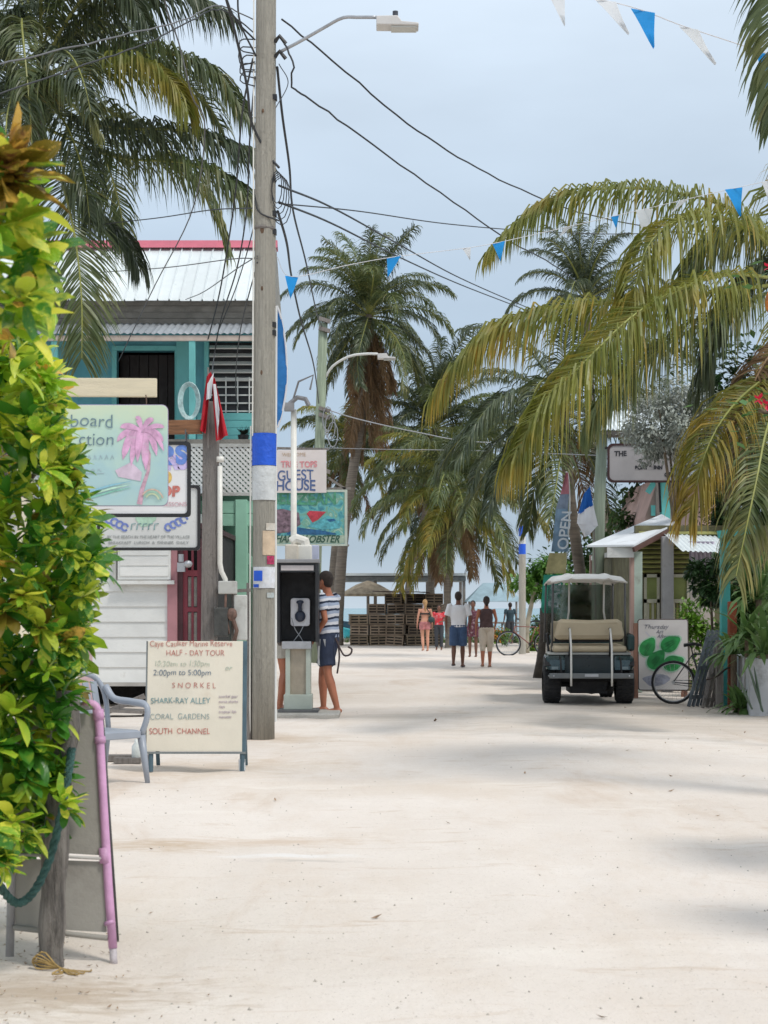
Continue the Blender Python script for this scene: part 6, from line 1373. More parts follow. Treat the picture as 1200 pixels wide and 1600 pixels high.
for i, (px, py, r, a) in enumerate(((1013, 1010, .115, 1.0), (1048, 1005, .12, .55), (1026, 1030, .125, .9), (1052, 1035, .12, .35))):
    x, z = lp(px, py); flat(LBd, heart(x, z, r * 1.16, a), lh, -.003 - i * .001, .0003, 'leaf_print'); flat(LBd, heart(x, z, r, a), lg, -.008 - i * .001, .0003, 'leaf_print')
    for q in (-.4, 0, .4): flat(LBd, stroke([(x - r * .7 * math.cos(a), z - r * .7 * math.sin(a) + q * r), (x + r * .5 * math.cos(a + q), z + r * .5 * math.sin(a + q))], .004), ld, -.013, .0003, 'leaf_print')
flat(LBd, blobpts(*lp(1026, 1062), .19, .085, 18, .15), M('lavender_grey_paint', (.33, .34, .42), .7, .3, 10, 0), nm='print'); 
hl = M('charcoal_lettering', (.2, .2, .24), .7, .3, 30, 0)
text(LBd, 'Thursday', *lp(1007, 981), .085, hl, shear=.3, sx=1.1); text(LBd, 'Art', *lp(1026, 988), .075, hl, shear=.3); text(LBd, 'Afternoon', *lp(1027, 996), .075, hl, shear=.3)
flat(LBd, stroke([lp(1010, 986), lp(1020, 998), lp(1030, 1012), lp(1036, 1002), lp(1032, 990)], .01), M('pale_lavender_swirl', (.56, .54, .60), .7), -.002, .0004)

# unseen awnings added past the right edge to shade patches of the sand
for (ax, ay, sx_, sy_, z_, lab) in ((2.85, 7.35, 1.5, 1.0, 2.4, 'farther unseen awning added outside the right edge to shade the sand'), (2.5, 5.75, 1.4, .6, 2.2, 'nearer unseen awning added outside the right edge to shade the sand')):
    rt = root('awning', (ax + sx_ / 2, ay + sy_ / 2, 0), lab, 'awning'); b = MB(); b.box(ax, ax + sx_, ay, ay + sy_, z_, z_ + .03); b.build('canvas', blue_cloth, rt)
    for x in (ax + .05, ax + sx_ - .05):
        for y in (ay + .05, ay + sy_ - .05): b = MB(); b.cyl((x, y, -.05), (x, y, z_), .025); b.build('pole', steel, rt)

# ------------------------------------------------------------------ shop front and lean-to on the right
SH = root('shop', (4.6, 27, 0), 'low shop with sage green shutters under a white tin lean-to right of the golf cart', 'shop')
sage = M('sage_green_panel', (.24, .28, .09), .6, .2, 2, .08, dirt=.2, dirtcol=(.15, .17, .07)); olive = M('olive_slat', (.30, .30, .10), .6, .25, 3, .05); crm = M('aged_cream_trim', (.50, .48, .38), .6, .1, 3, .05, dirt=.15)
x0, x1 = GX(996, 26), GX(1160, 26)
b = MB(); b.box(x0, x1 + 1.6, 26.2, 26.35, 0, 2.6); b.box(x0, x0 + .12, 26.35, 31.5, 0, 2.5); b.box(x0, x1 + 1.6, 31.4, 31.5, 0, 2.6); b.build('wall', M('drab_olive_wall', (.13, .12, .06), .8, .3, 3), SH)
for (a, c) in ((1008, 1032), (1049, 1079)):
    xa, xb = GX(a, 26), GX(c, 26); z0, z1 = GZ(1015, 26), GZ(897, 26)
    b = MB()
    for q in ((xa, xa + .04, z0, z1), (xb - .04, xb, z0, z1), (xa, xb, z1 - .05, z1), (xa, xb, GZ(936, 26) - .06, GZ(936, 26)), (xa, xb, z0, z0 + .06)): b.box(q[0], q[1], 26.08, 26.13, q[2], q[3])
    G_ = b.build('shutter', crm, SH)
    b = MB(); b.box(xa + .04, xb - .04, 26.11, 26.125, GZ(936, 26), z1 - .05); b.build('panel', sage, G_)
    n = max(3, int((xb - xa) / .06))
    for i in range(n):
        b = MB(); q = xa + .045 + i * (xb - xa - .09) / n; b.box(q, q + .035, 26.105 + .006 * (i % 2), 26.125, z0 + .06, GZ(936, 26) - .06); b.build('slat', olive if i % 2 else crm, G_)
for i in range(9):
    b = MB(); z = GZ(892, 26) + i * .075; b.obox(((x0 + x1) / 2, 26.16, z), (x1 - x0 - .1, .07, .014), (.6, 0, 0)); b.build('louvre_slat', olive, SH)
b = MB(); b.box(GX(1034, 25.9), GX(1052, 25.9), 25.85, 26.0, 0, GZ(838, 25.9)); b.build('post', M('lavender_grey_post', (.38, .37, .38), .7, .1, 3, .1, dirt=.15), SH, bevel=.01)
b = MB(); b.box(GX(990, 25.7), GX(1003, 25.7), 25.65, 25.78, 0, GZ(862, 25.7)); b.build('post', M('pale_mint_post', (.40, .48, .42), .7, .1, 3, .1, dirt=.2), SH, bevel=.008)
b = MB(); b.box(GX(983, 25.8), GX(989, 25.8), 25.65, 25.78, 0, GZ(866, 25.7)); b.build('post', M('pinkish_post', (.42, .28, .24), .7, .1, 3, .1), SH, bevel=.008)
b = MB(); b.box(GX(921, 31.5), GX(927, 31.5), 31.4, 31.5, 0, 2.3); b.build('post', M('pinkish_post', (.42, .28, .24)), SH)
AW = MB(); AW.beam((3.92, 25.8, 2.22), (3.92, 31.6, 2.24), .03, .08); AW = AW.build('awning', M('off_white_fascia', (.62, .62, .60), .6, .06, dirt=.12), SH)
b = MB(); A_, B_2, C_2, D_2 = P(917, 855, 25.6), P(991, 854, 25.45), P(1056, 819, 26.4), P(1034, 806, 28.3)
b.prism([A_, B_2, C_2, D_2], (0, 0, .03)); b.build('roof_panel', M('white_roof_sheet', (.72, .75, .78), .5, .05, 2, .03, dirt=.08), AW)
b = MB(); b.beam(P(990, 859, 25.43), P(1056, 824, 26.38), .04, .07); b.build('rafter', M('dark_rafter', (.10, .05, .04), .7), AW)
b = MB(); b.box(GX(918, 28), GX(990, 25.56), 25.53, 25.56, GZ(871, 25.5), GZ(855, 25.5)); b.build('fascia', M('off_white_fascia', (.62, .62, .60)), AW)
# hanging pale curtain
b = MB(); b.sheet((GX(1076, 25.4), 25.4, GZ(846, 25.4)), (GX(1117, 25.4), 25.4, GZ(846, 25.4)), (GX(1078, 25.4), 25.4, GZ(893, 25.4)), 28, 6, lambda u, v: (0, .035 * math.sin(u * 40), 0)); tag(b.build('curtain', M('lilac_cloth', (.55, .48, .58), .8, .1, trans=.2), base=(GX(1095, 25.4), 25.4, GZ(846, 25.4)), smooth=True), 'pale lilac pleated cloth hung under the eave right of the sage shutters', 'curtain')
b = MB(); b.box(GX(1078, 25.45), GX(1116, 25.45), 25.42, 25.5, 0.2, GZ(893, 25.4)); tag(b.build('wall_panel', M('pinkish_beige_panel', (.48, .42, .38), .7, .12, 3, .1, dirt=.2), base=(GX(1097, 25.45), 25.45, 0)), 'pinkish beige wall panel below the lilac cloth', 'panel')
b = MB(); tin(b, (GX(1060, 24.8), 24.6, GZ(862, 24.8)), (GX(1145, 24.8), 24.6, GZ(866, 24.8)), (GX(1060, 24.8), 26.3, GZ(862, 24.8) + .35), 11, .02); tag(b.build('tin_eave', roof_w, base=(GX(1100, 24.8), 24.8, GZ(862, 24.8))), 'strip of pale corrugated eave partly hidden by the hanging frond', 'roof')
# turquoise gate post with red lower post
TP_ = root('gate_post', (GX(1132, 22), 22, 0), 'turquoise timber gate post with a rusty red lower post by the strap leaved plants', 'post')
b = MB(); b.box(GX(1126, 22), GX(1140, 22), 21.95, 22.07, 0, GZ(835, 22)); b.build('post', M('turquoise_paint_post', (.06, .36, .34), .6, .12, 3, .08, dirt=.15, dirtcol=(.05, .2, .18)), TP_, bevel=.008)
b = MB(); b.beam((GX(1120, 22), 21.93, GZ(836, 22)), (GX(1200, 21.5), 21.9, GZ(826, 22)), .1, .1); b.build('beam', M('turquoise_paint_post', (.06, .36, .34)), TP_)
b = MB(); b.box(GX(1137, 21.8), GX(1149, 21.8), 21.7, 21.82, 0, GZ(940, 21.8)); b.build('post', M('rusty_red_post', (.30, .07, .03), .8, .25, 3, .2), TP_, bevel=.006)
b = MB(); b.box(GX(1118, 21.7), GX(1128, 21.7), 21.6, 21.7, 0, GZ(1000, 21.7)); b.build('post', wood_grey, TP_)
# leaning slatted shutters / pallets
slm = M('blue_grey_slat', (.13, .15, .17), .8, .25, 4, .2, 30, stretch=(6, 6, 1))
for j, (pa, pb_, la) in enumerate((((1076, 1104, 22.0), (1108, 985, 22.4), 'blue grey slatted shutter leaning behind the bicycle, the taller one'), ((1098, 1106, 21.7), (1120, 1005, 22.1), 'shorter weathered slatted shutter leaning against the red post'))):
    a, c = P(*pa), P(*pb_); a.z = .0; rt = root('slatted_shutter', a, la, 'shutter')
    side = V((.26 if j == 0 else .2, .2, 0)); m_ = slm if j == 0 else wood_grey
    for i in range(5 if j == 0 else 4):
        b = MB(); q = side * (i / 4 if j == 0 else i / 3); b.beam(a + q, c + q, .045, .02, (0, 1, 0)); b.build('slat', m_, rt)
    for t in (.12, .5, .88):
        b = MB(); p = a.lerp(c, t) - V((0, .022, 0)); b.beam(p - V((.02, 0, 0)), p + side + V((.02, 0, 0)), .02, .05); b.build('crosspiece', m_, rt)
b = MB(); a = P(1104, 1062, 21.6); b.tube(spline([a, P(1120, 1057, 21.5), P(1135, 1045, 21.5), P(1150, 1041, 21.5)], 8), .012, 6); tag(b.build('branch', M('dark_branch', (.05, .035, .03), .8), base=a), 'thin dark bent branch sticking out of the leaning shutters', 'branch')
# white garden wall
b = MB(); x0, x1 = GX(1148, 20.9), GX(1400, 20.9)
GW = root('garden_wall', (GX(1180, 20.9), 20.9, 0), 'low white rendered garden wall at the right edge behind strap leaved plants', 'wall')
b.prism([(GX(1147, 22.5), 22.5, -.1), (3.95 + .5, 20.2, -.1), (6.8, 20.2, -.1), (6.8, 20.4, -.1), (4.6, 20.4, -.1), (GX(1158, 22.5), 22.5, -.1)], (0, 0, .78)); b.build('wall', M('white_render', (.52, .53, .55), .8, .08, 2, .1, dirt=.45, dirtcol=(.22, .22, .2)), GW)

# ------------------------------------------------------------------ upper right: pole, tin roof, sign, turquoise gable
U3 = root('utility_pole', (GX(938, 29), 29, 0), 'slim pale green pole beside the framed sign behind the golf cart canopy', 'pole')
b = MB(); b.tube([(GX(932, 29), 29, -.1), (GX(936, 29), 29, 3), (GX(943, 29), 29, GZ(640, 29))], [.11, .105, .09], 12); b.build('pole', M('pale_green_pole', (.30, .36, .28), .8, .15, 3, .2, 20, stretch=(10, 10, .5)), U3, smooth=True)
b = MB(); b.tube([P(944, 668, 28.9), P(945, 606, 28.9)], .018, 6); b.tube([P(950, 668, 28.9), P(951, 612, 28.9)], .012, 6); b.build('mast', white, U3)
b = MB(); tin(b, (GX(934, 28.6), 28.5, GZ(673, 28.5)), (GX(1040, 28.6), 28.5, GZ(671, 28.5)), (GX(934, 28.6), 30, GZ(673, 28.5) + .5), 14, .03); tag(b.build('tin_roof', roof_w, base=P(985, 665, 28.6)), 'small pale corrugated tin roof over the framed sign', 'roof')
b = MB(); b.box(GX(940, 28.6), GX(1036, 28.6), 28.55, 28.6, GZ(679, 28.6), GZ(674, 28.6)); b.box(GX(1030, 28.6), GX(1036, 28.6), 28.9, 29, 0, GZ(675, 28.6)); b.beam((GX(938, 29), 29, GZ(676, 28.6)), (GX(1036, 29), 29, GZ(676, 28.6)), .08, .08); tag(b.build('roof_frame', wood_grey, base=P(985, 676, 28.6)), 'grey timber frame carrying the small tin roof on the pale green pole', 'frame')
S5, B5, f5, k5 = framed(27.5, 949, 1066, 693, 754, 'long black framed grey sign half hidden by the silver leaved bush', M('lavender_grey_sign', (.44, .42, .43), .5, .05, 3, .02, dirt=.1), fw=.035, r=.09, fm=M('dark_maroon_frame', (.05, .02, .022), .5))
x_, z_ = f5(960, 712); text(B5, 'THE', x_, z_, .11, ink_k, offset=.004); x_, z_ = f5(992, 733); text(B5, 'BOAT & INN', x_, z_, .085, ink_k, offset=.006, sx=.95)
x_, z_ = f5(1038, 744); text(B5, 'GRILL', x_, z_, .09, ink_k, offset=.005)
b = MB(); b.beam(P(945, 700, 27.6), P(1070, 700, 27.6), .04, .04); b.tube([P(1030, 754, 27.6), P(1032, 800, 27.7)], .02, 6); b.build('bracket', black, S5)
TG = root('house', (GX(1030, 31), 31, 0), 'pink and turquoise gabled house showing under the framed sign behind the tin lean-to', 'house')
b = MB(); b.prism([(GX(1008, 31), 31, 0), (GX(1120, 31), 31, 0), (GX(1120, 31), 31, 3.6), (GX(1030, 31), 31, 3.75), (GX(1008, 31), 31, 3.0)], (0, 4, 0)); b.build('wall', M('faded_pink_wall', (.52, .36, .32), .8, .1, 2, .08), TG)
tq = M('bright_turquoise', (.16, .60, .58), .6, .12, 3)
b = MB(); b.box(GX(1033, 30.9), GX(1046, 30.9), 30.8, 30.99, 0, 3.7); b.build('post', tq, TG); b = MB(); b.box(GX(1018, 30.9), GX(1046, 30.9), 30.9, 30.985, GZ(806, 31), GZ(790, 31)); b.build('rail', tq, TG)
b = MB(); b.beam(P(1012, 770, 30.9), P(1032, 738, 30.9), .05, .1); b.build('brace', tq, TG)
b = MB(); tin(b, (GX(1000, 31), 30.6, 3.7), (GX(1130, 31), 30.6, 3.7), (GX(1000, 31), 35, 4.4), 20, .03); b.build('roof', roof_g, TG)

# ------------------------------------------------------------------ flags and feather banners
FB = root('feather_banner', (GX(852, 30), 30, 0), 'tall feather banner in red, blue, yellow and green left of the curved palm trunk', 'banner')
secs = [(738, 884, 887, (.50, .20, .24)), (772, 876, 889, (.26, .32, .42)), (795, 869, 888, (.24, .36, .48)), (862, 861, 888, (.34, .44, .52)), (864, 858, 885, (.56, .50, .26)), (896, 852, 884, (.50, .44, .18)), (898, 850, 882, (.04, .34, .24)), (950, 845, 872, (.04, .34, .24)), (958, 848, 866, (.04, .34, .24))]
for i in range(0, len(secs) - 1):
    a, c = secs[i], secs[i + 1]; y = 30 + .01 * (i % 2)
    if c[0] - a[0] < 3: continue
    b = MB(); b.sheet(P(a[1], a[0], y), P(a[2], a[0], y), P(c[1], c[0], y), 4, 6, lambda u, v: (0, .05 * math.sin(u * 5 + v * 2), 0)) if False else None
    n = 6; vs = []
    for s_ in (0, 1):
        for j in range(n + 1):
            t = j / n; py = a[0] + (c[0] - a[0]) * t; l, r_ = a[1] + (c[1] - a[1]) * t, a[2] + (c[2] - a[2]) * t
            for u in (0, .33, .66, 1): vs.append(P(l + (r_ - l) * u, py, y) + V((0, .05 * math.sin(u * 5 + py * .05) + .004 * s_, 0)))
    b = MB(); b.add(vs, [(o + j * 4 + i2, o + j * 4 + i2 + 1, o + j * 4 + i2 + 5, o + j * 4 + i2 + 4) for o in (0, 4 * (n + 1)) for j in range(n) for i2 in range(3)]); b.build('cloth', M('banner_cloth_%s' % 'abcdefghi'[i], a[3], .8, .2, 5, .05, trans=.2), FB, smooth=True)
b = MB(); b.tube(spline([(GX(868, 30), 30.03, 0), (GX(882, 30), 30.03, 1.8), P(890, 800, 30.03), P(888, 745, 30.03), P(884, 737, 30.03)], 16), .015, 6); b.build('mast', white, FB)
for i, (s_, py, c) in enumerate((('O', 805, white_cloth), ('P', 825, white_cloth), ('E', 843, white_cloth), ('N', 860, white_cloth))):
    pass
q = P(881, 812, 29.9); text(FB, 'OPEN', q.x - wloc(FB).x + .07, q.z - .55, .27, M('white_print', (.62, .66, .70), .7), y=-.14, rot=(rad(90), rad(-84), 0), offset=.004)
q = P(866, 950, 29.9); text(FB, 'BAR', q.x - wloc(FB).x + .06, q.z, .24, M('white_print', (.6, .6, .62)), y=-.14, rot=(rad(90), rad(-84), 0), offset=.004)
ST_ = root('tree_stump', (GX(853, 31), 31, 0), 'dark ivy covered tree stump just left of the golf cart', 'stump')
b = MB(); b.tube([(GX(850, 31), 31, -.05), (GX(851, 31), 31, .3), (GX(855, 31), 31, .8), (GX(856, 31), 31, GZ(950, 31))], [.22, .16, .14, .15], 12); b.build('trunk', M('dark_stump_bark', (.055, .045, .035), .9, .4, 4, .5, 16), ST_, smooth=True)
BF = root('flag', (GX(926, 27), 27, 0), 'blue and white flag hanging limp on a thin staff above the golf cart canopy', 'flag')
b = MB(); b.tube([(GX(933, 27), 27, 0), (GX(928, 27), 27, 2.6), P(916, 755, 27)], .014, 6); b.build('staff', wood_grey, BF)
b = MB(); drape(P(912, 772, 26.95), P(922, 760, 26.95), P(903, 805, 26.95), P(926, 790, 26.95), b, 6, 6, .04); b.build('cloth', blue_cloth, BF, smooth=True)
b = MB(); drape(P(903, 803, 26.94), P(927, 788, 26.94), P(902, 818, 26.94), P(934, 822, 26.94), b, 6, 5, .04); drape(P(902, 817, 26.945), P(934, 821, 26.945), P(914, 839, 26.945), P(920, 836, 26.945), b, 6, 5, .03); b.build('cloth', white_cloth, BF, smooth=True)
# far pole with blue and white bands
U4 = root('utility_pole', (GX(816, 47), 47, 0), 'distant pole with blue and white painted bands by the small round tree', 'pole')
for a, c, m_ in ((-.0, GZ(866, 47), wood_pole), (GZ(866, 47), GZ(850, 47), bluew), (GZ(850, 47), GZ(838, 47), whitew), (GZ(838, 47), GZ(822, 47), bluew), (GZ(822, 47), GZ(760, 47), M('pale_far_pole', (.42, .46, .50), .8, .1))):
    b = MB(); b.cyl((GX(816, 47), 47, a - (.1 if a <= 0 else 0)), (GX(816, 47), 47, c), .10, .10); b.build('band' if a > 0 else 'pole', m_, U4)

# ------------------------------------------------------------------ bushes, broad leaved trees
def blades(mb, c, n, l0, l1, w_, r, el=(.2, 1.4), droop=.5, seg=4):
    for i in range(n):
        a = r.random() * 6.28; e = r.uniform(*el); l = r.uniform(l0, l1); d = V((math.cos(a) * math.cos(e), math.sin(a) * math.cos(e), math.sin(e))); p = V(c) + V((r.gauss(0, .04), r.gauss(0, .04), 0)); sd = V((-math.sin(a), math.cos(a), 0)); vs = []
        for k_ in range(seg + 1):
            t = k_ / seg; hw = w_ * (.5 + .7 * math.sin(t * 2.6)) * (1 if k_ < seg else 0) * .5; vs += [p - sd * hw, p + sd * hw]; p = p + d * (l / seg); d = (d + V((0, 0, -droop / seg * (1 + t)))).normalized()
        mb.add(vs, [(2 * k_, 2 * k_ + 1, 2 * k_ + 3, 2 * k_ + 2) for k_ in range(seg)])
def leafcloud(mb, cen, rad_, n, ls, r, clumps=14, flat_=1.0):
    cl = []
    for i in range(clumps):
        a = r.random() * 6.28; z = r.uniform(-1, 1); q = r.uniform(.45, 1); s_ = math.sqrt(1 - z * z); cl.append((V(cen) + V((rad_[0] * q * s_ * math.cos(a), rad_[1] * q * s_ * math.sin(a), rad_[2] * q * z)), r.uniform(.22, .42)))
    for i in range(n):
        c, cr_ = r.choice(cl); d = V((r.gauss(0, 1), r.gauss(0, 1), r.gauss(0, 1))).normalized(); p = c + V((d.x * rad_[0], d.y * rad_[1], d.z * rad_[2])) * cr_ * r.random() ** .4
        u = (d + V((r.gauss(0, .5), r.gauss(0, .5), r.gauss(0, .5) - .3))).normalized(); s_, t_ = orth(u); l = ls * r.uniform(.6, 1.3); ww = l * .28
        mb.add([p, p + u * l * .5 + s_ * ww, p + u * l - V((0, 0, l * .15)), p + u * l * .5 - s_ * ww], [(0, 1, 2, 3)])
rv = random.Random(77)
lfm = lambda nm, c, c2=None, tr=.25, v=.35: M(nm, c, .5, v, 1.4, 0, col2=c2, trans=tr, jit=.1)
def bush(name, loc, label, cat, cen, rad_, n, ls, m_, clumps=14, trunk_pts=None, trunk_r=.05, extra=None, tm=stem_m):
    rt = root(name, loc, label, cat); b = MB(); leafcloud(b, cen, rad_, n, ls, rv, clumps); b.build('crown', m_, rt)
    if trunk_pts:
        for tp in trunk_pts: b = MB(); b.tube(spline(tp, 10), [trunk_r * (1 - .05 * i) for i in range(11)], 8); b.build('trunk', tm, rt, smooth=True)
    return rt
g1 = lfm('mid_green_leaf', (.06, .13, .025)); g2 = lfm('bright_green_leaf', (.09, .22, .02), (.16, .30, .03)); g3 = lfm('dark_green_leaf', (.03, .07, .02)); sv = lfm('silver_grey_leaf', (.30, .33, .28), (.50, .52, .48), .2); g4 = lfm('olive_leaf', (.10, .13, .03))
bush('silver_bush', (GX(1040, 26), 26.4, 0), 'silvery grey leaved tree spilling over the framed sign', 'tree', P(1048, 655, 26.4), (.78, .6, .58), 7500, .075, sv, 34, [[(GX(1075, 26.6), 26.8, 0), (GX(1068, 26.6), 26.8, 1.8), P(1045, 690, 26.5)], [(GX(1070, 26.6), 26.8, 1.6), P(1030, 640, 26.3)]], .035)
b = MB(); leafcloud(b, P(1015, 705, 26.7), (.28, .25, .2), 700, .07, rv, 7); leafcloud(b, P(1090, 690, 26.3), (.5, .4, .8), 2600, .075, rv, 14); o = [q for q in bpy.data.objects if q.name.startswith('silver_bush')][0]; b.build('crown', sv, o)
bush('broadleaf_tree', (GX(838, 48), 48, 0), 'small round bright green tree beside the distant banded pole', 'tree', P(842, 905, 48), (.72, .7, .66), 2600, .17, lfm('fresh_green_leaf', (.09, .22, .03), (.14, .30, .05)), 18, [[(GX(822, 48), 48, 0), (GX(824, 48), 48, .8), P(838, 910, 48)]], .10, tm=M('pale_trunk', (.36, .32, .24), .9, .2))
bush('broadleaf_tree', (GX(990, 34), 35, 0), 'dense green tree filling the gap behind the tin lean-to', 'tree', (GX(1000, 35), 35, 2.0), (1.15, 1.0, 1.5), 5000, .18, g1, 30, [[(GX(990, 35), 35, 0), (GX(985, 35), 35, 1), (GX(980, 35), 35, 2)]], .12)
bush('broadleaf_tree', (GX(1110, 33), 34, 0), 'tall dark green tree at the far right behind the shop', 'tree', (GX(1130, 34), 34, 4.0), (2.0, 1.5, 2.4), 8500, .2, g3, 34, [[(GX(1110, 34), 34, 0), (GX(1115, 34), 34, 2), (GX(1130, 34), 34, 4)]], .16)
bush('broadleaf_tree', (GX(1190, 26), 27, 0), 'dark leafy tree at the right edge behind the hanging frond', 'tree', (GX(1185, 27), 27, 2.6), (1.1, 1.0, 2.0), 6500, .15, g3, 26, [[(GX(1190, 27), 27, 0), (GX(1188, 27), 27, 2.5)]], .12)
bush('garden_shrub', (GX(1105, 24), 24.5, 0), 'yellow green shrub between the beige panel and the slatted shutters', 'shrub', (GX(1098, 24.6), 24.6, 1.0), (.35, .3, .7), 1700, .09, g2, 14, [[(GX(1100, 24.6), 24.6, 0), (GX(1098, 24.6), 24.6, .8)]], .03)
bush('garden_shrub', (GX(1120, 23), 23.3, 0), 'dark green shrub behind the turquoise gate post', 'shrub', (GX(1108, 23.3), 23.3, 1.75), (.42, .3, .45), 1700, .10, g3, 12, [[(GX(1118, 23.3), 23.3, 0), (GX(1110, 23.3), 23.3, 1.6)]], .03)
bush('garden_shrub', (GX(1180, 22.5), 23, 0), 'leafy green shrub behind the white garden wall', 'shrub', (GX(1180, 23), 23, 1.2), (.6, .4, .8), 2600, .12, g1, 16, [[(GX(1180, 23), 23, 0), (GX(1180, 23), 23, 1)]], .04)
bush('garden_shrub', (GX(1060, 29), 29.5, 0), 'leafy shrub behind the louvred shutters', 'shrub', (GX(1020, 32.5), 32.5, 2.7), (.9, .5, .6), 1800, .13, g1, 12, [[(GX(1020, 32.5), 32.5, 0), (GX(1020, 32.5), 32.5, 2.5)]], .05)
bush('garden_shrub', (GX(915, 29), 29.4, 0), 'dark shrub seen through the open cabin of the golf cart', 'shrub', (GX(915, 29.4), 29.4, .95), (.45, .4, .62), 2200, .11, g3, 14, [[(GX(915, 29.4), 29.4, 0), (GX(915, 29.4), 29.4, .8)]], .03)
# strap leaved plants
for i, (px, py, D, l, lab) in enumerate(((1146, 1010, 21.4, .55, 'spider lily clump drooping from the top of the red post'), (1168, 985, 20.9, .85, 'broad strap leaved plant arching over the white wall'), (1196, 1010, 20.3, .8, 'strap leaved plant at the right edge above the white wall'), (1158, 1105, 20.7, .5, 'grassy clump at the foot of the red post'), (1185, 925, 21.6, .9, 'tall strap leaved plant behind the white wall'))):
    D_ = D; c = P(px, py, D_); rt = root('strap_leaf_plant', (c.x, c.y, 0), lab, 'plant'); zz = max(.05, c.z - .1)
    b = MB(); blades(b, (c.x, c.y, zz), 46, l * .55, l, .05, rv, (-.2, 1.4), 1.1); b.build('foliage', lfm('strap_leaf_green', (.07, .14, .035), (.13, .22, .06)), rt)
    b = MB(); b.tube([(c.x, c.y, -.02), (c.x, c.y, zz)], .04, 7); b.build('stem', stem_m, rt)
b = MB(); r0 = root('agave_plant', (GX(1165, 20.3), 20.15, 0), 'agave with two long stiff grey green leaves against the white wall', 'plant')
for a, c in (((1192, 1112), (1166, 1030)), ((1190, 1110), (1178, 1040)), ((1175, 1108), (1150, 1050))):
    A_, C_ = P(a[0], a[1], 20.1), P(c[0], c[1], 20.05); A_.z = max(A_.z, 0); b.tube([A_, A_.lerp(C_, .4), A_.lerp(C_, .8), C_], [.03, .045, .03, .004], 6, sy=.35)
b.build('foliage', M('agave_grey_green', (.12, .17, .12), .5, .15, 4), r0)
# hibiscus with red flowers, right edge
for px, py, lab in ((1200, 435, 'red and orange hibiscus bloom high at the right edge in front of the palm'), (1185, 640, 'hibiscus twig with red bloom and broad leaves below the right palm crown')):
    D = 15.5; c = P(px, py, D); rt = root('hibiscus_branch', (c.x + .9, D, 0), lab, 'shrub'); r = rv
    b = MB(); b.tube(spline([(c.x + .9, D, 0), (c.x + .8, D, c.z * .6), c + V((.3, 0, -.2)), c], 14), .02, 6); b.build('stem', stem_m, rt, smooth=True)
    b = MB()
    for i in range(60 if py > 500 else 22):
        p = c + V((r.gauss(.05, .22), r.gauss(0, .1), r.gauss(-.02, .12))); a = r.random() * 6.28; u = V((math.cos(a), math.sin(a) * .6, r.uniform(-.5, .3))).normalized(); s_, t_ = orth(u); l = r.uniform(.09, .15); b.add([p, p + u * l * .4 + s_ * l * .35, p + u * l, p + u * l * .4 - s_ * l * .35], [(0, 1, 2, 3)])
    b.build('foliage', lfm('hibiscus_leaf', (.06, .16, .04), (.12, .24, .08)), rt)
    for i in range(3):
        b = MB(); p = c + V((-.02 + .07 * i, -.12, .08 - .05 * i)); 
        for j in range(5):
            a = j * 1.257 + i; u = V((math.cos(a), -.5, math.sin(a))).normalized(); s_, t_ = orth(u); b.add([p, p + u * .035 + s_ * .028, p + u * .07, p + u * .035 - s_ * .028], [(0, 1, 2, 3)])
        b.build('flower', M('red_petal', (.60, .015, .06), .6, .2, trans=.2), rt)
    if py < 500:
        b = MB(); b.ell(c + V((.01, -.1, -.24)), (.06, .06, .12)); b.build('seed_head', M('orange_fruit', (.50, .16, .02), .6, .4, 12, .3), rt, smooth=True)
# ------------------------------------------------------------------ beach background
rb = random.Random(5)
# open pier shelter
PSH = root('beach_shelter', (GX(625, 68), 68, 0), 'long open timber shelter with a thin flat roof behind the lobster traps', 'shelter')
b = MB(); b.box(GX(526, 68), GX(727, 68), 67.5, 71, GZ(908, 68), GZ(901, 68)); b.build('roof', M('dark_roof_edge', (.20, .21, .21), .7, .2), PSH)
b = MB(); b.box(GX(530, 68), GX(735, 68), 67.4, 71.2, GZ(900, 68), GZ(896, 68)); b.build('roof_sheet', roof_w, PSH)
for px in (528, 584, 625, 668, 722):
    b = MB(); b.box(GX(px, 68), GX(px, 68) + .12, 67.6, 67.75, -.6, GZ(908, 68)); b.build('post', wood_grey, PSH)
    b = MB(); b.box(GX(px, 68), GX(px, 68) + .12, 70.6, 70.75, -.8, GZ(908, 68)); b.build('post', wood_grey, PSH)
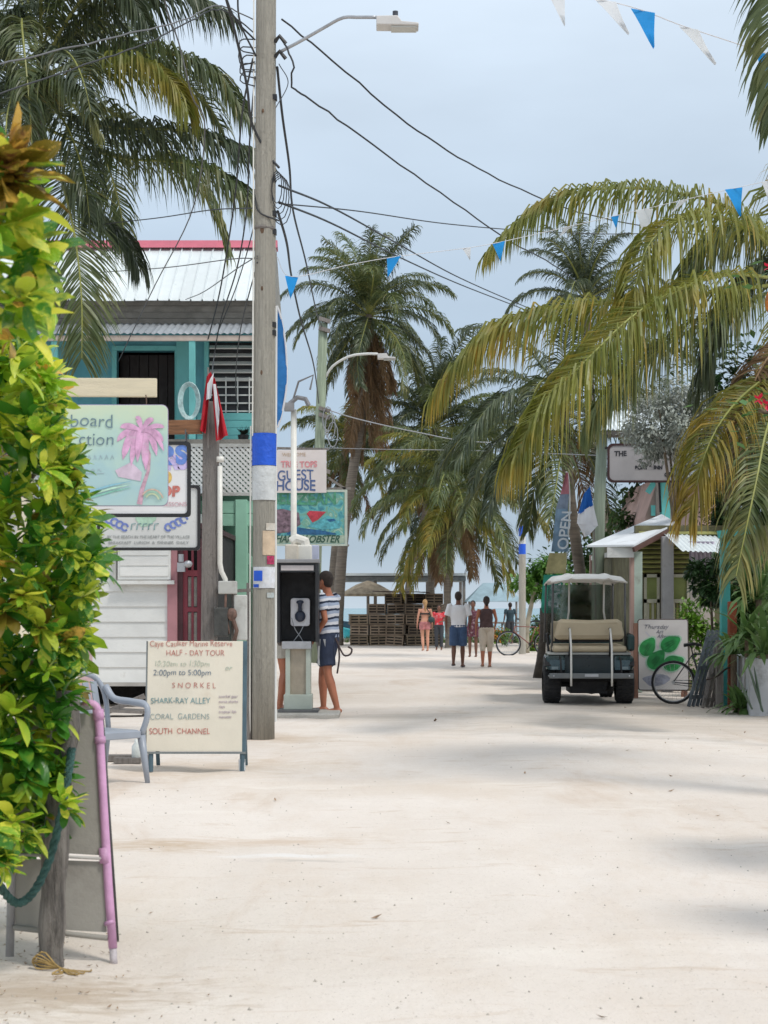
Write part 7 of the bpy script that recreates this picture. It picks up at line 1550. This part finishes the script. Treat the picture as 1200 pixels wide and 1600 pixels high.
# thatched parasol + boats
TH = root('thatched_parasol', (GX(575, 67), 66.6, 0), 'thatched beach parasol behind the left end of the lobster traps', 'parasol')
b = MB(); c = P(575, 912, 66.6); b.tube([c + V((0, 0, .12)), c + V((0, 0, -.05)), c + V((0, 0, -.42)), c + V((0, 0, -.5))], [.05, .5, 1.15, 1.1], 18); b.build('thatch', M('dry_thatch', (.34, .27, .19), .95, .3, 5, .5, 20, stretch=(1, 1, .3)), TH)
b = MB(); b.cyl((c.x, c.y, -.2), (c.x, c.y, c.z), .06); b.build('pole', wood_grey, TH)
def boat(px0, px1, py, D, label, hull, h=.55, canopy=None):
    x0, x1 = GX(px0, D), GX(px1, D); z = -.42; l = x1 - x0; rt = root('boat', ((x0 + x1) / 2, D, -.4), label, 'boat'); b = MB(); n = 10
    top, bo = [], []
    for s_ in (1, -1):
        for i in range(n + 1) if s_ > 0 else range(n, -1, -1):
            t = i / n; w_ = .9 * math.sin(math.pi * (.08 + .92 * t)) ** .5 if t < .99 else .02; top.append((x0 + l * t, D + s_ * w_, z + h * (1 + .35 * (1 - t) ** 2))); bo.append((x0 + l * (.06 + .88 * t), D + s_ * w_ * .6, z - .05))
    m = len(top); b.add(top + bo, [(i, (i + 1) % m, m + (i + 1) % m, m + i) for i in range(m)] + [tuple(range(m, 2 * m))]); b.add([(v[0], v[1] * 1, v[2] - .12) for v in top], [tuple(range(m))]); b.build('hull', hull, rt)
    if canopy:
        b = MB(); b.box(x0 + l * .25, x0 + l * .8, D - .8, D + .8, z + h + 1.2, z + h + 1.26); b.build('canopy', canopy, rt); b = MB()
        for t in (.28, .76):
            for s_ in (-.7, .7): b.cyl((x0 + l * t, D + s_, z + .2), (x0 + l * t, D + s_, z + h + 1.2), .03, .03, 6)
        b.build('canopy_post', white, rt)
    return rt
hw = M('white_hull', (.72, .74, .74), .3, .05); ht = M('turquoise_hull', (.10, .45, .45), .3, .1)
boat(722, 775, 945, 88, 'white skiff with a canopy on the shallow sea behind the couple', hw, canopy=hw)
boat(536, 575, 950, 84, 'turquoise hulled skiff on the sea left of the lobster traps', ht)
boat(640, 700, 950, 110, 'far white motor boat on the horizon behind the traps', hw, .7, canopy=M('blue_canopy', (.12, .3, .42), .6))
boat(520, 560, 950, 120, 'far dark boat on the horizon right of the payphone', M('dark_hull', (.08, .1, .13), .4), .7)
# blue roofed palapa / canopy, right of couple
BC = root('beach_canopy', (GX(770, 64), 66, 0), 'pale blue canopy on posts at the beach to the right of the walking couple', 'canopy')
c = P(770, 918, 66); b = MB(); x0, x1 = GX(728, 66), GX(815, 66); z = GZ(940, 66)
b.add([(x0, 65, z), (x1, 65, z), (x1, 68, z), (x0, 68, z), ((x0 + x1) / 2 - .4, 66.5, z + .75), ((x0 + x1) / 2 + .4, 66.5, z + .75)], [(0, 1, 5, 4), (1, 2, 5), (2, 3, 4, 5), (3, 0, 4), (3, 2, 1, 0)]); b.build('roof', M('pale_blue_canvas', (.30, .42, .48), .7, .15, 2, .05), BC)
for x in (x0 + .05, x1 - .1):
    for y in (65.1, 67.8): b = MB(); b.box(x, x + .08, y, y + .08, -.3, z); b.build('post', wood_grey, BC)
for i, (px, D) in enumerate(((782, 62), (806, 61.5), (768, 63.5))):
    rt = root('picnic_table', (GX(px, D), D, 0), ['dark picnic table under the blue canopy near the flower bed', 'picnic table at the right end of the blue canopy', 'picnic table behind the woman in cream trousers'][i], 'table'); b = MB(); b.box(GX(px, D) - .5, GX(px, D) + .5, D - .35, D + .35, .72, .77); b.build('top', wood_grey, rt)
    for s_ in (-.4, .4): b = MB(); b.beam((GX(px, D) + s_, D - .4, 0), (GX(px, D) + s_, D + .1, .72), .05, .08); b.beam((GX(px, D) + s_, D + .4, 0), (GX(px, D) + s_, D - .1, .72), .05, .08); b.build('leg', wood_grey, rt)
    b = MB(); b.box(GX(px, D) - .5, GX(px, D) + .5, D - .75, D - .5, .42, .46); b.build('bench', wood_grey, rt)
# stack of slatted lobster traps
tm_ = M('weathered_trap_wood', (.17, .12, .08), .9, .4, 3, .2, jit=.5, col2=(.28, .21, .15)); tm2 = M('pale_trap_wood', (.22, .165, .11), .9, .3, 3, .2, jit=.3)
def trap_mesh(m):
    b = MB(); W_, Dp, Hh = .62, .45, .34
    for z in (.02, .12, .22, .315): b.box(-W_ / 2, W_ / 2, -Dp / 2, -Dp / 2 + .02, z - .02, z + .03)
    for z in (.015, .09, .165, .24, .315):
        b.box(-W_ / 2, -W_ / 2 + .02, -Dp / 2 + .022, Dp / 2, z - .018, z + .022); b.box(W_ / 2 - .02, W_ / 2, -Dp / 2 + .022, Dp / 2, z - .018, z + .022)
    for i in range(6): y = -Dp / 2 + .03 + i * .08; b.box(-W_ / 2, W_ / 2, y, y + .045, Hh, Hh + .015)
    for x in (-W_ / 2, W_ / 2 - .04, -.02): b.box(x, x + .04, -Dp / 2 - .012, -Dp / 2 - .001, 0, Hh)
    b.mat(1).box(-W_ / 2 + .03, W_ / 2 - .03, -Dp / 2 + .04, Dp / 2 - .03, .01, Hh - .01)  # black core puts the shade between the slats into colour
    return b.mesh('lobster_trap', [m, dark])
tms = [trap_mesh(tm_), trap_mesh(tm2), trap_mesh(tm_)]
cols = [(545, 1.15, 4), (572, 1.6, 5), (600, 1.75, 5), (628, 1.75, 5), (655, 1.75, 5)]
for row, Dd in ((0, 58.0), (1, 58.6)):
    for i in range(5):
        nst = (3, 4, 5, 5, 5)[i] - (row == 0 and i in (1, 3)) - (2 if row == 0 and i == 2 else 0)
        for j in range(nst):
            o = bpy.data.objects.new('lobster_trap', tms[rb.choice((0, 0, 1, 2))]); COL.objects.link(o); x = GX(561 + i * 29, Dd) + rb.gauss(0, .03)
            o.location = (x, Dd + rb.gauss(0, .04), j * .362); o.rotation_euler = (rb.gauss(0, .02), rb.gauss(0, .03), rb.gauss(0, .16)); tag(o, 'brown slatted lobster trap in the big stack at the end of the street', 'lobster trap', 'stacked lobster traps at the end of the street')
tb = root('tarp', (GX(625, 57.6), 57.9, 1.8), 'dark brown tarpaulin strip laid over the top of the lobster trap stack', 'tarp'); b = MB(); b.sheet((GX(582, 57.7), 57.6, 1.86), (GX(672, 57.7), 57.6, 1.83), (GX(582, 57.7), 58.9, 1.9), 10, 4, lambda u, v: (0, 0, .03 * math.sin(u * 9 + v * 4))); b.build('cloth', M('brown_tarp', (.09, .05, .04), .8, .3, 3, .1), tb, smooth=True)
# flower bed
fl1 = M('orange_flower', (.62, .22, .02), .6, .3, trans=.2)
for i, (px, D, lab) in enumerate(((775, 55, 'low flower bed of orange blooms right of the woman in cream trousers'), (838, 50, 'orange flowered bed behind the far bicycle'))):
    rt = root('flower_bed', (GX(px, D), D, 0), lab, 'flowers'); b = MB(); leafcloud(b, (GX(px, D), D, .3), (.55, .4, .38), 900, .12, rb, 10); tag(b.build('foliage', g2, rt), kind='stuff'); b = MB(); leafcloud(b, (GX(px, D), D - .15, .5), (.5, .3, .28), 160, .09, rb, 9); tag(b.build('blooms', fl1, rt), kind='stuff')
bush('garden_shrub', (GX(858, 52), 52, 0), 'green shrub behind the tree stump', 'shrub', (GX(865, 52), 52, .8), (.7, .5, .8), 1400, .14, g1, 12, [[(GX(862, 52), 52, 0), (GX(864, 52), 52, .8)]], .05)
bush('broadleaf_tree', (GX(930, 55), 56, 0), 'broad green tree far behind the golf cart', 'tree', (GX(925, 56), 56, 2.4), (2.2, 1.2, 2.4), 4200, .25, g1, 24, [[(GX(930, 56), 56, 0), (GX(928, 56), 56, 2)]], .15)

# ------------------------------------------------------------------ bunting
def bunting(name, pts, flags, label, sc=1, mw=white_pl):
    q = [P(*p) for p in pts]; rt = root(name, q[0], label, 'bunting'); path = spline(q, 80); b = MB(); b.tube(path, .0035 * sc, 4); b.build('string', white_cloth, rt)
    for px, col, s_, lean, tw in flags:
        k_ = min(range(81), key=lambda i: abs(path[i].x * F / path[i].y + 600 - px)); p = path[k_]; t = (path[min(80, k_ + 1)] - path[max(0, k_ - 1)]).normalized()
        ct, st = math.cos(tw), math.sin(tw); ax = V((t.x * ct, t.x * st, t.z * ct)).normalized() if tw else t
        w_ = s_ * .72; b = MB(); n = 5; vs = []
        for side in (0, 1):
            for j in range(n + 1):
                v_ = j / n; h = w_ * (1 - v_)
                for u in (-1, 0, 1): vs.append(p + ax * u * h / 2 + V((lean * v_ * s_, .12 * s_ * math.sin(v_ * 3 + u) * v_ + .002 * side, -s_ * v_)))
        o = 3 * (n + 1); b.add(vs, [(e + 3 * j + i, e + 3 * j + i + 1, e + 3 * j + i + 4, e + 3 * j + i + 3) for e in (0, o) for j in range(n) for i in (0, 1)])
        b.build('pennant', blue_pl if col == 'b' else mw, rt, smooth=True)
bunting('bunting', [(800, -60, 10.5), (870, -8, 10.8), (940, 0, 11), (1000, 15, 11.2), (1060, 38, 11.4), (1120, 58, 11.7), (1200, 84, 12)],
        [(866, 'w', .2, .3, .5), (945, 'w', .22, .7, .4), (1003, 'b', .25, .3, .3), (1075, 'w', .25, .75, .55), (1200, 'b', .28, .0, .3)], 'nearest string of blue and white plastic pennants crossing the sky at the upper right', 1.2)
bunting('bunting', [(432, 400, 16.5), (455, 432, 16.7), (540, 415, 17), (612, 402, 17.3), (725, 388, 17.6), (783, 378, 17.8), (880, 356, 18), (1010, 326, 18), (1148, 294, 17.9), (1260, 270, 17.8)],
        [(459, 'b', .23, -.05, .7), (612, 'b', .22, -.3, .3), (725, 'w', .13, .3, .2), (783, 'b', .20, .1, .2), (890, 'w', .13, -.9, .2), (955, 'b', .13, .1, .1), (1012, 'w', .36, .05, .6), (1075, 'w', .15, -1.0, .2), (1146, 'b', .30, .25, .3), (1195, 'w', .2, .1, .3)], 'long string of blue and white pennants running from the tall pole to the right palm', 1)

# ------------------------------------------------------------------ overhead cables
def wire(pts, label, m=cable_m, r=.012, n=40, wob=0):
    q = spline([P(*p) for p in pts], n)
    if wob:
        q = [p + V((rb.gauss(0, wob), 0, rb.gauss(0, wob))) if 0 < i < n else p for i, p in enumerate(q)]
    b = MB(); b.tube(q, r * .82, 5); tag(b.build('overhead_cable', m, base=q[0], smooth=True), label, 'cable', 'overhead cables strung from the poles')
wire([(440, 30, 16.5), (520, 95, 17), (620, 180, 18), (700, 235, 19), (780, 280, 21), (870, 320, 23), (960, 345, 26), (1100, 368, 30), (1260, 390, 34)], 'upper thick black cable curving from the lamp bracket down to the right palm', wob=.006)
wire([(444, 68, 16.4), (458, 100, 16.3), (456, 135, 16.4), (480, 152, 16.6), (540, 195, 17.5), (630, 260, 19), (720, 325, 21), (800, 378, 23), (860, 410, 26), (900, 440, 30)], 'lower thick black cable with a loop at the pole running to the dark tufted palm', wob=.006)
wire([(433, 105, 16.5), (441, 180, 17.5), (452, 260, 19), (458, 330, 22), (478, 410, 28), (495, 490, 36), (503, 510, 40)], 'cable sweeping from the tall pole down to the second pole, inner run', r=.017)
wire([(434, 330, 16.5), (448, 380, 18), (455, 430, 22), (470, 500, 26), (490, 570, 32), (498, 630, 39.8)], 'black cable dropping right beside the blue pennant to the second pole', r=.017)
wire([(436, 290, 16.5), (520, 325, 20), (620, 380, 26), (720, 435, 34), (830, 483, 44), (900, 510, 50)], 'twin sagging cable above the skirted palm, upper one', r=.015)
wire([(436, 316, 16.5), (520, 350, 20), (620, 400, 26), (720, 445, 34), (835, 490, 44), (900, 520, 50)], 'twin sagging cable above the skirted palm, lower one', r=.015)
wire([(436, 318, 16.6), (560, 330, 19), (700, 350, 22), (850, 362, 25), (1000, 365, 27), (1230, 352, 29)], 'thin nearly level cable crossing the sky under the upper bunting', r=.009)
wire([(505, 638, 39.9), (560, 655, 42), (650, 675, 46), (740, 690, 50), (890, 695, 54), (945, 690, 29)], 'pale grey cable from the second pole across the beach palms', cable_g, .018)
wire([(510, 700, 39.8), (600, 702, 40), (740, 704, 42), (945, 712, 29)], 'thin grey cable just below the pale one across the palms', cable_g, .010)
wire([(395, 30, 16.5), (340, 8, 15.5), (290, 30, 14.5), (190, 55, 13), (45, 90, 12), (-60, 110, 11)], 'wavy grey cable running from the pole top across the big left palm', M('mid_grey_cable', (.12, .12, .125), .6), .008, wob=.004)
wire([(395, 50, 16.5), (345, 15, 15.5), (300, 32, 15), (235, 65, 14.5), (150, 95, 14), (-40, 160, 13)], 'second wavy cable below it into the left palm crown', r=.009, wob=.004)
wire([(336, -60, 15), (362, 30, 15.5), (385, 130, 16), (393, 190, 16.3), (418, 240, 16.45), (436, 262, 16.4)], 'thick dark cable descending from the top edge to the left side of the pole', r=.016)
wire([(343, -40, 16), (365, 25, 16.2), (398, 62, 16.4)], 'short black cable from the top edge to the pole bracket', r=.012)
wire([(372, -40, 16), (374, 30, 16.2), (400, 88, 16.4)], 'short sagging black cable close by the pole at the top', r=.012)
wire([(250, -40, 15), (262, 20, 15.4), (279, 66, 15.8), (300, 150, 16), (320, 200, 17), (300, 330, 19), (240, 450, 22), (185, 565, 25.9)], 'thin cable falling past the palm to the teal balcony opening', M('mid_grey_cable', (.12, .12, .125)), .009)
wire([(395, 92, 16.5), (378, 180, 18), (368, 300, 20), (350, 420, 22), (338, 480, 24), (325, 530, 26)], 'black service cable falling from the pole to the awning, left run', r=.013)
wire([(398, 120, 16.5), (390, 220, 18), (385, 330, 20), (370, 420, 22), (345, 500, 24), (334, 560, 25), (330, 600, 15.9)], 'black service cable falling beside it to the red flag', r=.012)
wire([(397, 150, 16.5), (396, 300, 20), (398, 345, 22), (372, 440, 24), (340, 520, 25.8)], 'loose black cable close to the pole before the metal roof', r=.010)
wire([(398, 296, 16.5), (404, 330, 16.4), (436, 345, 16.4)], 'short cable wrapping across the face of the tall pole', r=.011)
wire([(402, 404, 16.4), (360, 405, 19), (260, 418, 23), (150, 426, 26)], 'thin wire crossing the pale metal roof', M('mid_grey_cable', (.12, .12, .125)), .008)
wire([(402, 400, 16.4), (370, 420, 19), (320, 455, 23), (290, 468, 26)], 'thin slanting wire over the pale metal roof to its eave', M('mid_grey_cable', (.12, .12, .125)), .008)
wire([(398, 325, 16.5), (330, 328, 18), (250, 340, 20), (150, 352, 22), (20, 372, 25)], 'level black wire behind the drooping left palm frond', r=.008)
wire([(436, 100, 16.5), (450, 130, 17), (430, 170, 16.6)], 'small loose loop of wire right of the pole below the lamp', r=.006)
wire([(402, 410, 16.4), (375, 520, 20), (368, 600, 24), (372, 640, 26)], 'dark drop wire beside the pole down to the barred window', r=.009)

finalize()
